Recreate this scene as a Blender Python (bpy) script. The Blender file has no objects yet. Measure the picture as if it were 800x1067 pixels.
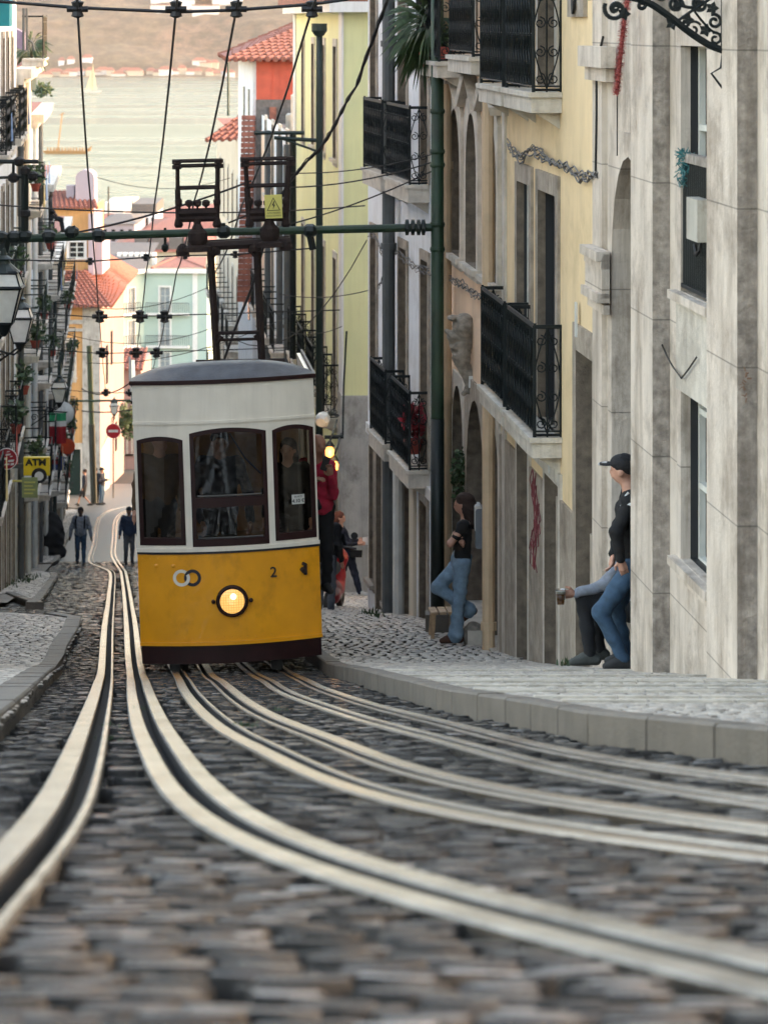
import bpy, math, random
import numpy as np
from mathutils import Vector, Matrix
random.seed(7); np.random.seed(7)
R = math.radians
SC = bpy.context.scene
COL = SC.collection
F = 3500.0; CX = 400.0; HY = 20.0          # focal length and horizon of the 800 x 1067 photograph, in its pixels

# ------------------------------------------------------------------ measuring
def at(px, py, Y): return Vector(((px-CX)/F*Y, Y, -(py-HY)/F*Y))
def zpy(py, Y): return -(py-HY)/F*Y
def xpx(px, Y): return (px-CX)/F*Y
KN = [(-30, 4.9, -.18), (0, -.5, -.18), (28, -5.54, -.18), (35, -6.8, -.162), (45, -8.2, -.145), (63, -10.95, -.146), (100, -16.25, -.135), (156, -22.5, -.085),
      (300, -33, -.06), (600, -47.5, -.03), (900, -52, 0)]
def zr(Y):                                   # height of the roadway
    if Y <= KN[0][0]: return KN[0][1]
    for (a, za, ma), (b, zb, mb) in zip(KN, KN[1:]):
        if Y <= b:
            h = b-a; t = (Y-a)/h
            return (2*t**3-3*t*t+1)*za+(t**3-2*t*t+t)*h*ma+(-2*t**3+3*t*t)*zb+(t**3-t*t)*h*mb
    return KN[-1][1]
ZR = np.vectorize(zr)
def G(px, py, dz=0.0):                       # the spot of ground a pixel looks at
    lo, hi = 2.0, 250.0
    for _ in range(50):
        m = (lo+hi)/2
        if HY-F*(zr(m)+dz)/m > py: lo = m
        else: hi = m
    return at(px, py, lo)

# ------------------------------------------------------------------ mesh building
class MB:
    def __init__(s): s.v = []; s.f = []; s.m = []
    def add(s, vs, fs, mi=0):
        n = len(s.v); s.v.extend([tuple(p) for p in vs])
        s.f.extend([tuple(n+i for i in f) for f in fs]); s.m.extend([mi]*len(fs)); return s
    def quad(s, a, b, c, d, mi=0): return s.add([a, b, c, d], [(0, 1, 2, 3)], mi)
    def hexa(s, c, mi=0):                    # 8 corners: bottom ring 0-3, top ring 4-7
        return s.add(c, [(0, 3, 2, 1), (4, 5, 6, 7), (0, 1, 5, 4), (1, 2, 6, 5), (2, 3, 7, 6), (3, 0, 4, 7)], mi)
    def box(s, x0, x1, y0, y1, z0, z1, mi=0):
        return s.hexa([(x0,y0,z0),(x1,y0,z0),(x1,y1,z0),(x0,y1,z0),(x0,y0,z1),(x1,y0,z1),(x1,y1,z1),(x0,y1,z1)], mi)
    def tube(s, pts, r, n=6, mi=0, closed=False, caps=True):
        pts = [Vector(p) for p in pts]; N = len(pts)
        rs = r if isinstance(r, (list, tuple)) else [r]*N
        ref = None; rings = []
        for i, p in enumerate(pts):
            a = pts[i-1] if (i > 0 or closed) else p
            b = pts[(i+1) % N] if (i < N-1 or closed) else p
            t = (b-a)
            if t.length < 1e-9: t = Vector((0, 0, 1))
            t.normalize()
            if ref is None:
                ref = t.cross(Vector((0, 0, 1)))
                if ref.length < .1: ref = t.cross(Vector((1, 0, 0)))
            ref = (ref - t*ref.dot(t))
            if ref.length < 1e-6: ref = t.orthogonal()
            ref.normalize(); w = t.cross(ref)
            rings.append([p+ref*(rs[i]*math.cos(2*math.pi*k/n))+w*(rs[i]*math.sin(2*math.pi*k/n)) for k in range(n)])
        vs = [q for rg in rings for q in rg]; fs = []
        for i in range(N if closed else N-1):
            j = (i+1) % N
            for k in range(n): fs.append((i*n+k, i*n+(k+1) % n, j*n+(k+1) % n, j*n+k))
        if caps and not closed: fs += [tuple(range(n))[::-1], tuple((N-1)*n+k for k in range(n))]
        return s.add(vs, fs, mi)
    def lathe(s, c, prof, n=16, axis=None, mi=0):  # prof: (radius, height) along axis
        ax = Vector(axis or (0, 0, 1)).normalized(); u = ax.orthogonal().normalized(); w = ax.cross(u); c = Vector(c)
        vs = [c+ax*h+(u*math.cos(2*math.pi*k/n)+w*math.sin(2*math.pi*k/n))*r for r, h in prof for k in range(n)]; fs = []
        for i in range(len(prof)-1):
            for k in range(n): fs.append((i*n+k, i*n+(k+1) % n, (i+1)*n+(k+1) % n, (i+1)*n+k))
        fs += [tuple(range(n))[::-1], tuple((len(prof)-1)*n+k for k in range(n))]
        return s.add(vs, fs, mi)
    def prism(s, pts, off, mi=0):            # a polygon pushed along off
        n = len(pts); a = [Vector(p) for p in pts]; o = Vector(off)
        return s.add(a+[p+o for p in a], [tuple(range(n))[::-1], tuple(range(n, 2*n))]+[(i, (i+1) % n, n+(i+1) % n, n+i) for i in range(n)], mi)
    def build(s, name, mat, parent=None, local=False, smooth=False):
        off = Vector((0, 0, 0))
        if parent is not None and not local:
            p = parent
            while p is not None: off += p.location; p = p.parent
        me = bpy.data.meshes.new(name)
        me.from_pydata([(a[0]-off.x, a[1]-off.y, a[2]-off.z) for a in s.v], [], s.f)
        mats = mat if isinstance(mat, (list, tuple)) else [mat]
        for m in mats: me.materials.append(m)
        if len(mats) > 1: me.polygons.foreach_set('material_index', s.m)
        if smooth: me.polygons.foreach_set('use_smooth', [True]*len(me.polygons))
        me.update()
        o = bpy.data.objects.new(name, me); COL.objects.link(o)
        if parent is not None: o.parent = parent
        return o
def mesh_np(name, V, Fc, mat, parent=None, smooth=False, tint=None, local=False, mi=None):
    mb = MB(); V = np.asarray(V, float)
    off = Vector((0, 0, 0))
    if parent is not None and not local:
        p = parent
        while p is not None: off += p.location; p = p.parent
    me = bpy.data.meshes.new(name)
    V = V-np.array(off); n = len(V); Fc = np.asarray(Fc, np.int32)
    me.vertices.add(n); me.vertices.foreach_set('co', V.ravel())
    me.loops.add(Fc.size); me.loops.foreach_set('vertex_index', Fc.ravel())
    me.polygons.add(len(Fc)); me.polygons.foreach_set('loop_start', np.arange(len(Fc), dtype=np.int32)*Fc.shape[1])
    me.polygons.foreach_set('loop_total', np.full(len(Fc), Fc.shape[1], np.int32))
    if smooth: me.polygons.foreach_set('use_smooth', np.ones(len(Fc), bool))
    me.update(calc_edges=True)
    if tint is not None:
        at_ = me.attributes.new('tint', 'FLOAT', 'POINT'); at_.data.foreach_set('value', np.asarray(tint, np.float32))
    for m_ in (mat if isinstance(mat, (list, tuple)) else [mat]): me.materials.append(m_)
    if mi is not None: me.polygons.foreach_set('material_index', np.asarray(mi, np.int32))
    o = bpy.data.objects.new(name, me); COL.objects.link(o)
    if parent is not None: o.parent = parent
    return o
def tag(o, label=None, cat=None, group=None, kind=None):
    if label: o['label'] = label
    if cat: o['category'] = cat
    if group: o['group'] = group
    if kind: o['kind'] = kind
    return o
def empty(name, loc, label, cat, group=None, rot=(0, 0, 0)):
    o = bpy.data.objects.new(name, None); COL.objects.link(o); o.empty_display_size = .2
    o.location = loc; o.rotation_euler = rot
    return tag(o, label, cat, group)
def dup(o, parent=None, **kw):
    c = o.copy(); COL.objects.link(c)
    if parent is not None: c.parent = parent
    for ch in list(o.children): dup(ch, c)
    for k, v in kw.items():
        if k == 'loc': c.location = v
        elif k == 'rot': c.rotation_euler = v
        elif k == 'scale': c.scale = v
        else: c[k] = v
    return c

# ------------------------------------------------------------------ materials
def lin(h):
    h = h.lstrip('#'); c = [int(h[i:i+2], 16)/255 for i in (0, 2, 4)]
    return tuple(((x+.055)/1.055)**2.4 if x > .04045 else x/12.92 for x in c)+(1,)
def mixc(nt, fac, a, b, bt='MIX'):
    n = nt.nodes.new('ShaderNodeMix'); n.data_type = 'RGBA'; n.blend_type = bt
    for sck, v in ((n.inputs[0], fac), (n.inputs[6], a), (n.inputs[7], b)):
        if hasattr(v, 'is_output'): nt.links.new(v, sck)
        else: sck.default_value = v
    return n.outputs[2]
def mth(nt, op, a, b=None, c=None):
    n = nt.nodes.new('ShaderNodeMath'); n.operation = op
    for i, v in enumerate((a, b, c)):
        if v is None: continue
        if hasattr(v, 'is_output'): nt.links.new(v, n.inputs[i])
        else: n.inputs[i].default_value = v
    return n.outputs[0]
def noise(nt, co, scale, detail=4, rough=.55, stretch=None):
    if stretch:
        mp = nt.nodes.new('ShaderNodeMapping'); mp.inputs['Scale'].default_value = stretch
        nt.links.new(co, mp.inputs[0]); co = mp.outputs[0]
    n = nt.nodes.new('ShaderNodeTexNoise'); n.inputs['Scale'].default_value = scale
    n.inputs['Detail'].default_value = detail; n.inputs['Roughness'].default_value = rough
    nt.links.new(co, n.inputs['Vector']); return n.outputs[0]
def ramp(nt, fac, p0, p1, c0=(0, 0, 0, 1), c1=(1, 1, 1, 1)):
    r = nt.nodes.new('ShaderNodeValToRGB'); r.color_ramp.elements[0].position = p0; r.color_ramp.elements[1].position = p1
    r.color_ramp.elements[0].color = c0; r.color_ramp.elements[1].color = c1
    nt.links.new(fac, r.inputs[0]); return r.outputs[0]
def newmat(name):
    m = bpy.data.materials.new(name); m.use_nodes = True; nt = m.node_tree
    b = nt.nodes['Principled BSDF']; g = nt.nodes.new('ShaderNodeNewGeometry')
    return m, nt, b, g.outputs['Position']
def mat(name, col, rough=.7, metal=0., var=.18, scale=3., bump=0., bscale=40., streak=0., spec=.5, dirt=None, dirtamt=.35, tint=False, joints=None, coat=0.):
    m, nt, b, P = newmat(name)
    c = lin(col) if isinstance(col, str) else col
    out = mixc(nt, mth(nt, 'MULTIPLY', ramp(nt, noise(nt, P, scale), .3, .7), 1.0), tuple(x*(1-var) for x in c[:3])+(1,), tuple(min(1, x*(1+var*.6)) for x in c[:3])+(1,))
    if streak:
        s = ramp(nt, noise(nt, P, 5, 6, .65, (2.2, .55, .14)), .46, .70)
        out = mixc(nt, mth(nt, 'MULTIPLY', s, streak), out, tuple(x*y for x, y in zip(c[:3], (.42, .38, .33)))+(1,))
    if dirt:
        s = ramp(nt, noise(nt, P, 1.5, 9, .72, (1.6, .7, 1.0)), .50, .64)
        out = mixc(nt, mth(nt, 'MULTIPLY', s, dirtamt), out, lin(dirt))
    if tint:
        lo_, hi_, pw_ = (((.36, .37, .39, 1), (4.4, 4.3, 4.1, 1), 2.4) if tint == 1 else ((.72, .72, .72, 1), (1.35, 1.33, 1.28, 1), 1.0))  # basalt: highlights are put into the colour as bright stones and bands
        big = ramp(nt, noise(nt, P, 1.3, 5, .6), .38, .64); out = mixc(nt, 1.0, out, mixc(nt, big, (.7, .68, .66, 1), (1.45, 1.45, 1.45, 1)), 'MULTIPLY') if tint == 1 else out
        a = nt.nodes.new('ShaderNodeAttribute'); a.attribute_name = 'tint'
        out = mixc(nt, 1.0, out, mixc(nt, mth(nt, 'POWER', a.outputs['Fac'], pw_), lo_, hi_), 'MULTIPLY')
    hgt = None
    if bump: hgt = noise(nt, P, bscale, 6, .65)
    if joints:
        z0, pitch, wd = joints
        sx = nt.nodes.new('ShaderNodeSeparateXYZ'); nt.links.new(P, sx.inputs[0])
        fz = mth(nt, 'FRACT', mth(nt, 'DIVIDE', mth(nt, 'SUBTRACT', sx.outputs[2], z0), pitch))
        ln = mth(nt, 'LESS_THAN', fz, wd/pitch)
        out = mixc(nt, mth(nt, 'MULTIPLY', ln, .5), out, (.03, .027, .022, 1))
    nt.links.new(out, b.inputs['Base Color'])
    if bump:
        bp = nt.nodes.new('ShaderNodeBump'); bp.inputs['Strength'].default_value = bump; bp.inputs['Distance'].default_value = .02
        nt.links.new(hgt, bp.inputs['Height']); nt.links.new(bp.outputs[0], b.inputs['Normal'])
    b.inputs['Roughness'].default_value = rough; b.inputs['Metallic'].default_value = metal
    b.inputs['Specular IOR Level'].default_value = spec; b.inputs['Coat Weight'].default_value = coat
    return m
def emis(name, col, st):
    m, nt, b, P = newmat(name); b.inputs['Base Color'].default_value = lin(col)
    b.inputs['Emission Color'].default_value = lin(col); b.inputs['Emission Strength'].default_value = st; return m
def glass(name, tint=(.35, .38, .38, 1), refl=.9, base=.04):
    m = bpy.data.materials.new(name); m.use_nodes = True; nt = m.node_tree; nt.nodes.clear()
    o = nt.nodes.new('ShaderNodeOutputMaterial'); t = nt.nodes.new('ShaderNodeBsdfTransparent'); t.inputs[0].default_value = tint
    g = nt.nodes.new('ShaderNodeBsdfGlossy'); g.inputs['Roughness'].default_value = .03; g.inputs[0].default_value = (refl, refl, refl, 1)
    fr = nt.nodes.new('ShaderNodeFresnel'); mx = nt.nodes.new('ShaderNodeMixShader')
    nt.links.new(mth(nt, 'ADD', fr.outputs[0], base-.04), mx.inputs[0]); nt.links.new(t.outputs[0], mx.inputs[1]); nt.links.new(g.outputs[0], mx.inputs[2])
    nt.links.new(mx.outputs[0], o.inputs[0]); return m

M = {}
def dm(k, *a, **kw): M[k] = mat(k, *a, **kw); return M[k]
dm('basalt', (.082, .084, .088, 1), rough=.15, var=.4, scale=7, bump=.45, bscale=70, tint=1, spec=1.0)
dm('calcada', (.44, .40, .35, 1), rough=.42, var=.2, scale=7, bump=.35, bscale=70, tint=2, spec=.6)
dm('soil_and_shade', (.020, .018, .015, 1), rough=.9, var=.5, scale=12, bump=.5)  # ground soil; also paints shade on sett sides and groove walls
dm('pavejoint', (.07, .062, .05, 1), rough=.9, var=.4, scale=14, bump=.5)
dm('kerbstone', (.13, .112, .09, 1), rough=.6, var=.25, scale=5, bump=.5, bscale=50, streak=.3)
dm('rail', (.30, .285, .26, 1), rough=.26, metal=.85, var=.45, scale=4, bump=.2, bscale=60, dirt='3c2f24', dirtamt=.6)
dm('railpol', (.40, .35, .29, 1), rough=.27, metal=.9, var=.2, scale=8, bump=.05, bscale=90)
dm('limestone', (.63, .55, .465, 1), rough=.6, var=.16, scale=2.2, bump=.5, bscale=22, streak=.75, dirt='6a5a49', dirtamt=.5, joints=(-.21, 1.06, .012))
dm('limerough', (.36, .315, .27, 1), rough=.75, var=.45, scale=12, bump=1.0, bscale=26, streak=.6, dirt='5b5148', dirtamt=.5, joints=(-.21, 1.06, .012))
dm('stonetrim', (.38, .325, .26, 1), rough=.75, var=.3, scale=6, bump=.7, bscale=34, streak=.4, dirt='5d4f41', dirtamt=.5)
dm('stonelight', (.60, .55, .47, 1), rough=.7, var=.2, scale=5, bump=.5, bscale=34, streak=.4, dirt='7d7468', dirtamt=.4)
dm('yellow_plaster', (.79, .61, .36, 1), rough=.8, var=.07, scale=1.4, bump=.15, bscale=30, streak=.2, dirt='a08a5c', dirtamt=.25)
dm('peach_plaster', (.80, .58, .40, 1), rough=.8, var=.08, scale=1.4, bump=.15, bscale=30, streak=.25)
dm('white_plaster', (.72, .75, .78, 1), rough=.8, var=.06, scale=1.2, bump=.12, bscale=30, streak=.22, dirt='9a9893', dirtamt=.3)
dm('lime_plaster', (.73, .72, .39, 1), rough=.8, var=.06, scale=1.2, bump=.1, bscale=30, streak=.12)
dm('cream_plaster', (.58, .51, .40, 1), rough=.8, var=.08, scale=1.2, bump=.1, streak=.3)
dm('blue_plaster', (.52, .60, .66, 1), rough=.8, var=.08, scale=1.2, bump=.1, streak=.3)
dm('pink_plaster', (.37, .245, .22, 1), rough=.8, var=.08, scale=.8, bump=.1, streak=.3)
dm('orange_plaster', (.56, .31, .12, 1), rough=.8, var=.12, scale=.8, bump=.1, streak=.3)
dm('mint_plaster', (.42, .53, .47, 1), rough=.8, var=.05, scale=.3)
dm('mauve_plaster', (.37, .32, .36, 1), rough=.8, var=.05, scale=.6)
dm('red_tilewall', (.50, .09, .05, 1), rough=.5, var=.2, scale=3)
dm('white_trim', (.74, .73, .70, 1), rough=.6, var=.06, scale=4, streak=.25)
dm('concrete', (.42, .41, .38, 1), rough=.85, var=.2, scale=3, bump=.6, bscale=20, streak=.4, dirt='5d5a52', dirtamt=.6)
dm('slate', (.13, .12, .115, 1), rough=.8, var=.4, scale=8, bump=.6)
dm('rooftile', (.28, .10, .068, 1), rough=.75, var=.35, scale=5, bump=.5, bscale=18, dirt='4a3a30', dirtamt=.4)
dm('shaded_reveal', (.19, .15, .11, 1), rough=.85, var=.4, scale=9, bump=.7, bscale=34, streak=.4)  # stone of the reveals, with the shade of the recess put into its colour
dm('palepane', (.30, .34, .36, 1), rough=.3, var=.2)
dm('iron', (.008, .012, .013, 1), rough=.5, var=.3, scale=14, spec=.25)
dm('greeniron', (.010, .024, .019, 1), rough=.5, var=.3, scale=14)
dm('polegreen', (.016, .045, .020, 1), rough=.55, var=.3, scale=4, bump=.2, bscale=30, dirt='2b2a1c', dirtamt=.5)
dm('poledark', (.005, .012, .010, 1), rough=.5, var=.3, scale=4, bump=.2)
dm('greypipe', (.085, .092, .092, 1), rough=.55, var=.2, scale=4, streak=.3)
dm('beigepipe', (.60, .44, .28, 1), rough=.6, var=.15, scale=4, streak=.4)
dm('whitepipe', (.62, .62, .58, 1), rough=.6, var=.15, scale=4, streak=.4)
dm('darkwire', (.008, .007, .007, 1), rough=.6)
dm('greywire', (.09,.085,.08, 1), rough=.6)
dm('darkglass', (.010, .011, .013, 1), rough=.12, var=.2, spec=.35)
dm('greyshutter', (.05, .05, .055, 1), rough=.5, var=.2)
dm('whitewood', (.66, .66, .60, 1), rough=.5, var=.1, scale=8, streak=.3)
dm('greenwood', (.009, .030, .022, 1), rough=.5, var=.25, scale=8)
dm('darkwood', (.03, .018, .012, 1), rough=.55, var=.3, scale=10)
dm('interior', (.02, .018, .016, 1), rough=.9)
dm('leaf', (.035, .07, .02, 1), rough=.6, var=.5, scale=16)
dm('redleaf', (.30, .02, .03, 1), rough=.6, var=.5, scale=16)
dm('garland', (.50, .13, .12, 1), rough=.7, var=.4, scale=60)
dm('terracotta', (.33, .06, .04, 1), rough=.7, var=.2, scale=8)
# ------------------------------------------------------------------ ground, road, rails
# facade lines:  X = a + b*Y ; s = +1 right side of the street, -1 left side; d runs out into the street
class Fac:
    def __init__(s, a, b, side):
        s.a, s.b, s.s = a, b, side; k = math.hypot(1, b); s.n = Vector((-side/k, side*b/k, 0))
    def P(s, Y, z, d=0.0): return Vector((s.a+s.b*Y, Y, z))+s.n*d
    def Y(s, px, d=0.0): return (s.a-s.s*d)/((px-CX)/F-s.b)
    def bx(s, mb, Y0, Y1, z0, z1, d0, d1, mi=0):
        return mb.hexa([s.P(Y0,z0,d0), s.P(Y1,z0,d0), s.P(Y1,z0,d1), s.P(Y0,z0,d1), s.P(Y0,z1,d0), s.P(Y1,z1,d0), s.P(Y1,z1,d1), s.P(Y0,z1,d1)], mi)
FR = Fac(4.24, -.078, 1); FW = Fac(6.05, -.117, 1); FG = Fac(4.52, -.08, 1); FL = Fac(-2.5, -.078, -1)

def catmull(pts, step=.25):
    P = [Vector(p) for p in pts]; P = [P[0]*2-P[1]]+P+[P[-1]*2-P[-2]]; out = []
    for i in range(1, len(P)-2):
        a, b, c, d = P[i-1:i+3]; n = max(1, int((c-b).length/step))
        for k in range(n):
            t = k/n
            out.append(.5*((2*b)+(c-a)*t+(2*a-5*b+4*c-d)*t*t+(3*b-a-3*c+d)*t**3))
    out.append(P[-2]); return out
def smooth2(pts, it=6):                      # evens out reading errors of the traced line
    p = [Vector(q) for q in pts]
    for _ in range(it): p = [p[0]]+[(p[i-1]+p[i]*2+p[i+1])/4 for i in range(1, len(p)-1)]+[p[-1]]
    return p
RAILS = {
 'A': ([(-60,1005),(-25,960),(5,930),(46,892),(75,847),(86,816),(95,785),(100,765),(110.5,716),(114,657),(117,620),(118,600),(114,594),(97,587),(95,581),(99,567),(101,550),(104,540),(113.6,532.6),(128,528.5),(142,527)], .085, .030, .055),
 'B': ([(900,1046),(800,1019),(725,1002),(650,989),(575,974),(500,956),(400,932),(325,911),(289,900),(259,877),(228,855),(191,817.5),(169,780),(156,755),(146,722),(142,703),(138,674),(133,625),(129,599),(127,594),(120,583),(118,577),(119,562),(120,546),(122,540),(126,535.7),(131,532.6),(142,530.5)], .075, .075, .050),
 'C': ([(900,903),(800,892),(725,887),(650,881),(575,871),(500,859),(430,844),(370,823),(325,802.5),(284,781),(254,768),(221,743.5),(199,719),(189,702),(175,675),(160,640),(150,605)], .075, .026, .042),
 'D': ([(900,882),(800,870),(725,864),(650,856),(575,846),(500,829),(400,802),(350,778),(322.5,768),(281,752),(248,732.5),(221,709),(207,690),(185,655),(170,620)], .026, .075, .042),
 'E': ([(900,854),(800,841),(725,834),(650,820.6),(575,804),(500,783),(465,773),(397.5,757),(330,735),(295,721.5),(270,706),(250,690),(215,655),(190,620)], .055, .048, .036),
 'H': ([(900,830),(800,819),(725,811),(650,800),(575,786),(500,767),(465,757),(397.5,741),(350,726),(322.5,715),(302,703.6),(280,690),(240,655),(205,620)], .026, .070, .042)}
rail_xy = []
LAB = {'A': 'pale steel rail pair farthest left, with a wide strip beside a rusty groove', 'B': 'broad cable slot of two pale strips that swings right into the foreground',
       'C': 'polished rail running under the left wheel of the tram', 'D': 'shiny rail second from the left under the tram', 'E': 'narrow cable slot between the tram wheels', 'H': 'rail nearest the right kerb, under the right wheel of the tram'}
def strip(mb, ctr, o0, o1, top, bot, dark):
    n = len(ctr); vs = []
    for i, p in enumerate(ctr):
        t = (ctr[min(n-1, i+1)]-ctr[max(0, i-1)]); t.z = 0; t.normalize(); w = Vector((t.y, -t.x, 0))
        if w.x < 0: w = -w
        z = zr(p.y); bev = .006
        for o, zz in ((o0, bot), (o0, top-bev), (o0+bev, top), (o1-bev, top), (o1, top-bev), (o1, bot)):
            q = p+w*o; vs.append((q.x, q.y, z+zz))
    for k in range(5):
        mb_k = [(i*6+k, i*6+(k+1) % 6, (i+1)*6+(k+1) % 6, (i+1)*6+k) for i in range(n-1)]
        if k == 0: mb.add(vs, mb_k, 1 if dark < 0 else 0); base_n = len(mb.v)-len(vs)
        else: mb.f.extend([tuple(base_n+q for q in f) for f in mb_k]); mb.m.extend([1 if (k == 4 and dark > 0) else 0]*len(mb_k))
    mb.f.append(tuple(base_n+q for q in range(6))); mb.m.append(0)
for k, (pts, wl, wr, g) in RAILS.items():
    w = [G(*p) for p in pts]; w.sort(key=lambda q: q.y) if k != 'B' else None
    c = catmull(w, .3); c = smooth2(c, 26)
    if c[0].y > c[-1].y: c = c[::-1]
    mb = MB(); strip(mb, c, -g/2-wl, -g/2, .012, -.055, 1); strip(mb, c, g/2, g/2+wr, .012, -.055, -1)
    o = mb.build('tram_rail' if k in 'ACDH' else 'cable_slot', [M['railpol' if k in 'CD' else 'rail'], M['soil_and_shade']])  # walls facing the groove are painted dark for the shade inside it
    tag(o, kind='structure'); o['label'] = LAB[k]
    rail_xy.append((np.array([(q.x, q.y) for q in c]), wl+g/2, wr+g/2))

def near_rail(X, Y, margin):
    m = np.zeros(X.shape, bool)
    for c, wl, wr in rail_xy:
        # distance at the same Y first, then true segment distance
        best = np.full(X.shape, 9e9); side = np.zeros(X.shape)
        for i in range(len(c)-1):
            a, b = c[i], c[i+1]; sel = (np.abs(Y-(a[1]+b[1])/2) < 1.2) & (np.abs(X-(a[0]+b[0])/2) < 1.2)
            if not sel.any(): continue
            d = b-a; L = max(1e-9, d@d); px, py = X[sel], Y[sel]
            t = np.clip(((px-a[0])*d[0]+(py-a[1])*d[1])/L, 0, 1)
            ex = px-a[0]-t*d[0]; ey = py-a[1]-t*d[1]; dist = np.hypot(ex, ey)
            cur = best[sel]; upd = dist < cur; cur[upd] = dist[upd]; best[sel] = cur
            sd = side[sel]; sd[upd] = ex[upd]; side[sel] = sd
        m |= best < np.where(side > 0, wr, wl)-margin
    return m
def stones(name, Y0, Y1, xl, xr, sx, sy, m, dz=0., gap=.012, hgt=.010, tilt=.05, mask=None, kind='structure', label=None, skew=0., depth=.055, rails=True):
    xs = []; ys = []
    y = Y0; r = 0
    while y < Y1:
        a, b = xl(y), xr(y)
        n = max(1, int((b-a)/sx)); x = a+(np.arange(n)+.5+random.uniform(-.4, .4))*(b-a)/n
        x = x[(x > a) & (x < b)]
        xs.append(x); ys.append(np.full(len(x), y)+np.random.uniform(-.26, .26, len(x))*sy+skew*(x-a)); xs[-1] = x+np.random.uniform(-.14, .14, len(x))*sx; y += sy; r += 1
    X = np.concatenate(xs); Y = np.concatenate(ys)
    ok = np.ones(len(X), bool)
    vis = np.abs(X/np.maximum(Y, .5)) < 460/F+.25/np.maximum(Y, .5)      # only what the frame and a step aside can see
    ok &= vis
    if mask is not None: ok &= mask(X, Y)
    X, Y = X[ok], Y[ok]
    if rails: ok = ~near_rail(X, Y, .012-sx*.30); X, Y = X[ok], Y[ok]
    n = len(X)
    hx = sx/2-gap/2; hy = sy/2-gap/2
    ra = np.random.uniform
    hxv = hx*ra(.72, 1.06, n); hyv = hy*ra(.80, 1.02, n)
    cor = np.array([(-1, -1), (1, -1), (1, 1), (-1, 1)], float)
    jit = ra(-.16, .16, (n, 4, 2))
    Z = ZR(Y)+dz
    slope = (ZR(Y+.5)-ZR(Y-.5))
    h = ra(-hgt, hgt*.4, n); tx = ra(-tilt, tilt, n); ty = ra(-tilt, tilt, n)
    V = np.zeros((n, 12, 3)); 
    for ring, (sc, dzr) in enumerate(((1.0, -depth), (1.0, -.006), (.90, 0.))):
        ox = (cor[:, 0][None]+jit[:, :, 0])*hxv[:, None]*sc; oy = (cor[:, 1][None]+jit[:, :, 1])*hyv[:, None]*sc
        V[:, ring*4:ring*4+4, 0] = X[:, None]+ox; V[:, ring*4:ring*4+4, 1] = Y[:, None]+oy
        V[:, ring*4:ring*4+4, 2] = (Z+h)[:, None]+dzr+slope[:, None]*oy+(tx[:, None]*ox+ty[:, None]*oy)*(ring > 0)
    q = []
    for rg in (0, 1):
        for k in range(4): q.append((rg*4+k, rg*4+(k+1) % 4, (rg+1)*4+(k+1) % 4, (rg+1)*4+k))
    q.append((8, 9, 10, 11)); q = np.array(q)
    Fc = (q[None]+np.arange(n)[:, None, None]*12).reshape(-1, 4)
    t = np.repeat(np.clip(np.random.normal(.42, .26, n), 0, 1), 12)
    o = mesh_np(name, V.reshape(-1, 3), Fc, [m, M['pavejoint' if m is M['calcada'] else 'soil_and_shade']], tint=t, mi=np.tile([1, 1, 1, 1, 1, 1, 1, 1, 0] if m is M['basalt'] else [1, 1, 1, 1, 0, 0, 0, 0, 0], n))  # basalt sides and bevels painted dark: joint grime plus shade in the colour
    tag(o, label=label, kind=kind); return o

# kerbs, right
KT = [(980,776),(800,762),(700,752),(612,743),(532,729),(465,720),(397.5,704),(330,683.6)]
kt = [G(*p, .12) for p in KT]; kt.sort(key=lambda q: q.y)
kY = [p.y for p in kt]; kX = [p.x for p in kt]
def kerbR(Y):
    if Y < kY[0]: return kX[0]+(Y-kY[0])*(kX[1]-kX[0])/(kY[1]-kY[0])
    if Y > kY[-1]: return kX[-1]+(FR.a+FR.b*Y-(FR.a+FR.b*kY[-1]))
    return float(np.interp(Y, kY, kX))
def facR(Y): return FR.P(Y, 0).x if Y < 44.9 else (FW.P(Y, 0).x if Y < 58 else FG.P(Y, 0).x)
def leftX(Y): return FL.P(Y, 0).x
# base sheets: soil under the setts, reaching the river
def sheet(name, Ys, xl, xr, nx, m, dz, kind='structure', label=None, zf=None):
    mb = MB(); vs = []; fs = []
    for i, Y in enumerate(Ys):
        for k in range(nx+1):
            x = xl(Y)+(xr(Y)-xl(Y))*k/nx; vs.append((x, Y, (zf(x, Y) if zf else zr(Y))+dz))
    for i in range(len(Ys)-1):
        for k in range(nx): a = i*(nx+1)+k; fs.append((a, a+1, a+nx+2, a+nx+1))
    mb.add(vs, fs); o = mb.build(name, m, smooth=True); tag(o, label=label, kind=kind); return o
Ys = [-30, -20, -10, 0]+list(np.arange(1, 160, 1.0))+list(np.arange(165, 900, 15.0))
sheet('ground', Ys, lambda Y: -60-max(0, Y)*2.2, lambda Y: 60+max(0, Y)*2.2, 4, M['soil_and_shade'], -.062)
def lpatch(Y): return -30
# left pavement islands (raised), traced corners on the pavement plane
def poly_world(pts, dz): return [G(x, y, dz) for x, y in pts]
isl = [[(-60,640),(0,637),(60,640),(85,644),(82,655),(70,675),(50,703),(22,730),(-5,752),(-60,800)],
       [(-30,622),(6,618),(36,629),(44,624),(52,613),(60,600),(58,597),(40,594),(18,596),(-30,600)],
       [(20,588),(54,587),(60,584),(68,566),(78,545),(86,530),(60,528),(40,545),(20,560)]]
ISL = []
for i, p in enumerate(isl):
    w = poly_world(p, .10); ISL.append(np.array([(q.x, q.y) for q in w]))
def inpoly(X, Y, P):
    c = np.zeros(X.shape, bool); n = len(P)
    for i in range(n):
        x0, y0 = P[i]; x1, y1 = P[(i+1) % n]
        cond = ((y0 > Y) != (y1 > Y)) & (X < (x1-x0)*(Y-y0)/((y1-y0) if y1 != y0 else 1e-9)+x0)
        c ^= cond
    return c
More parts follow.
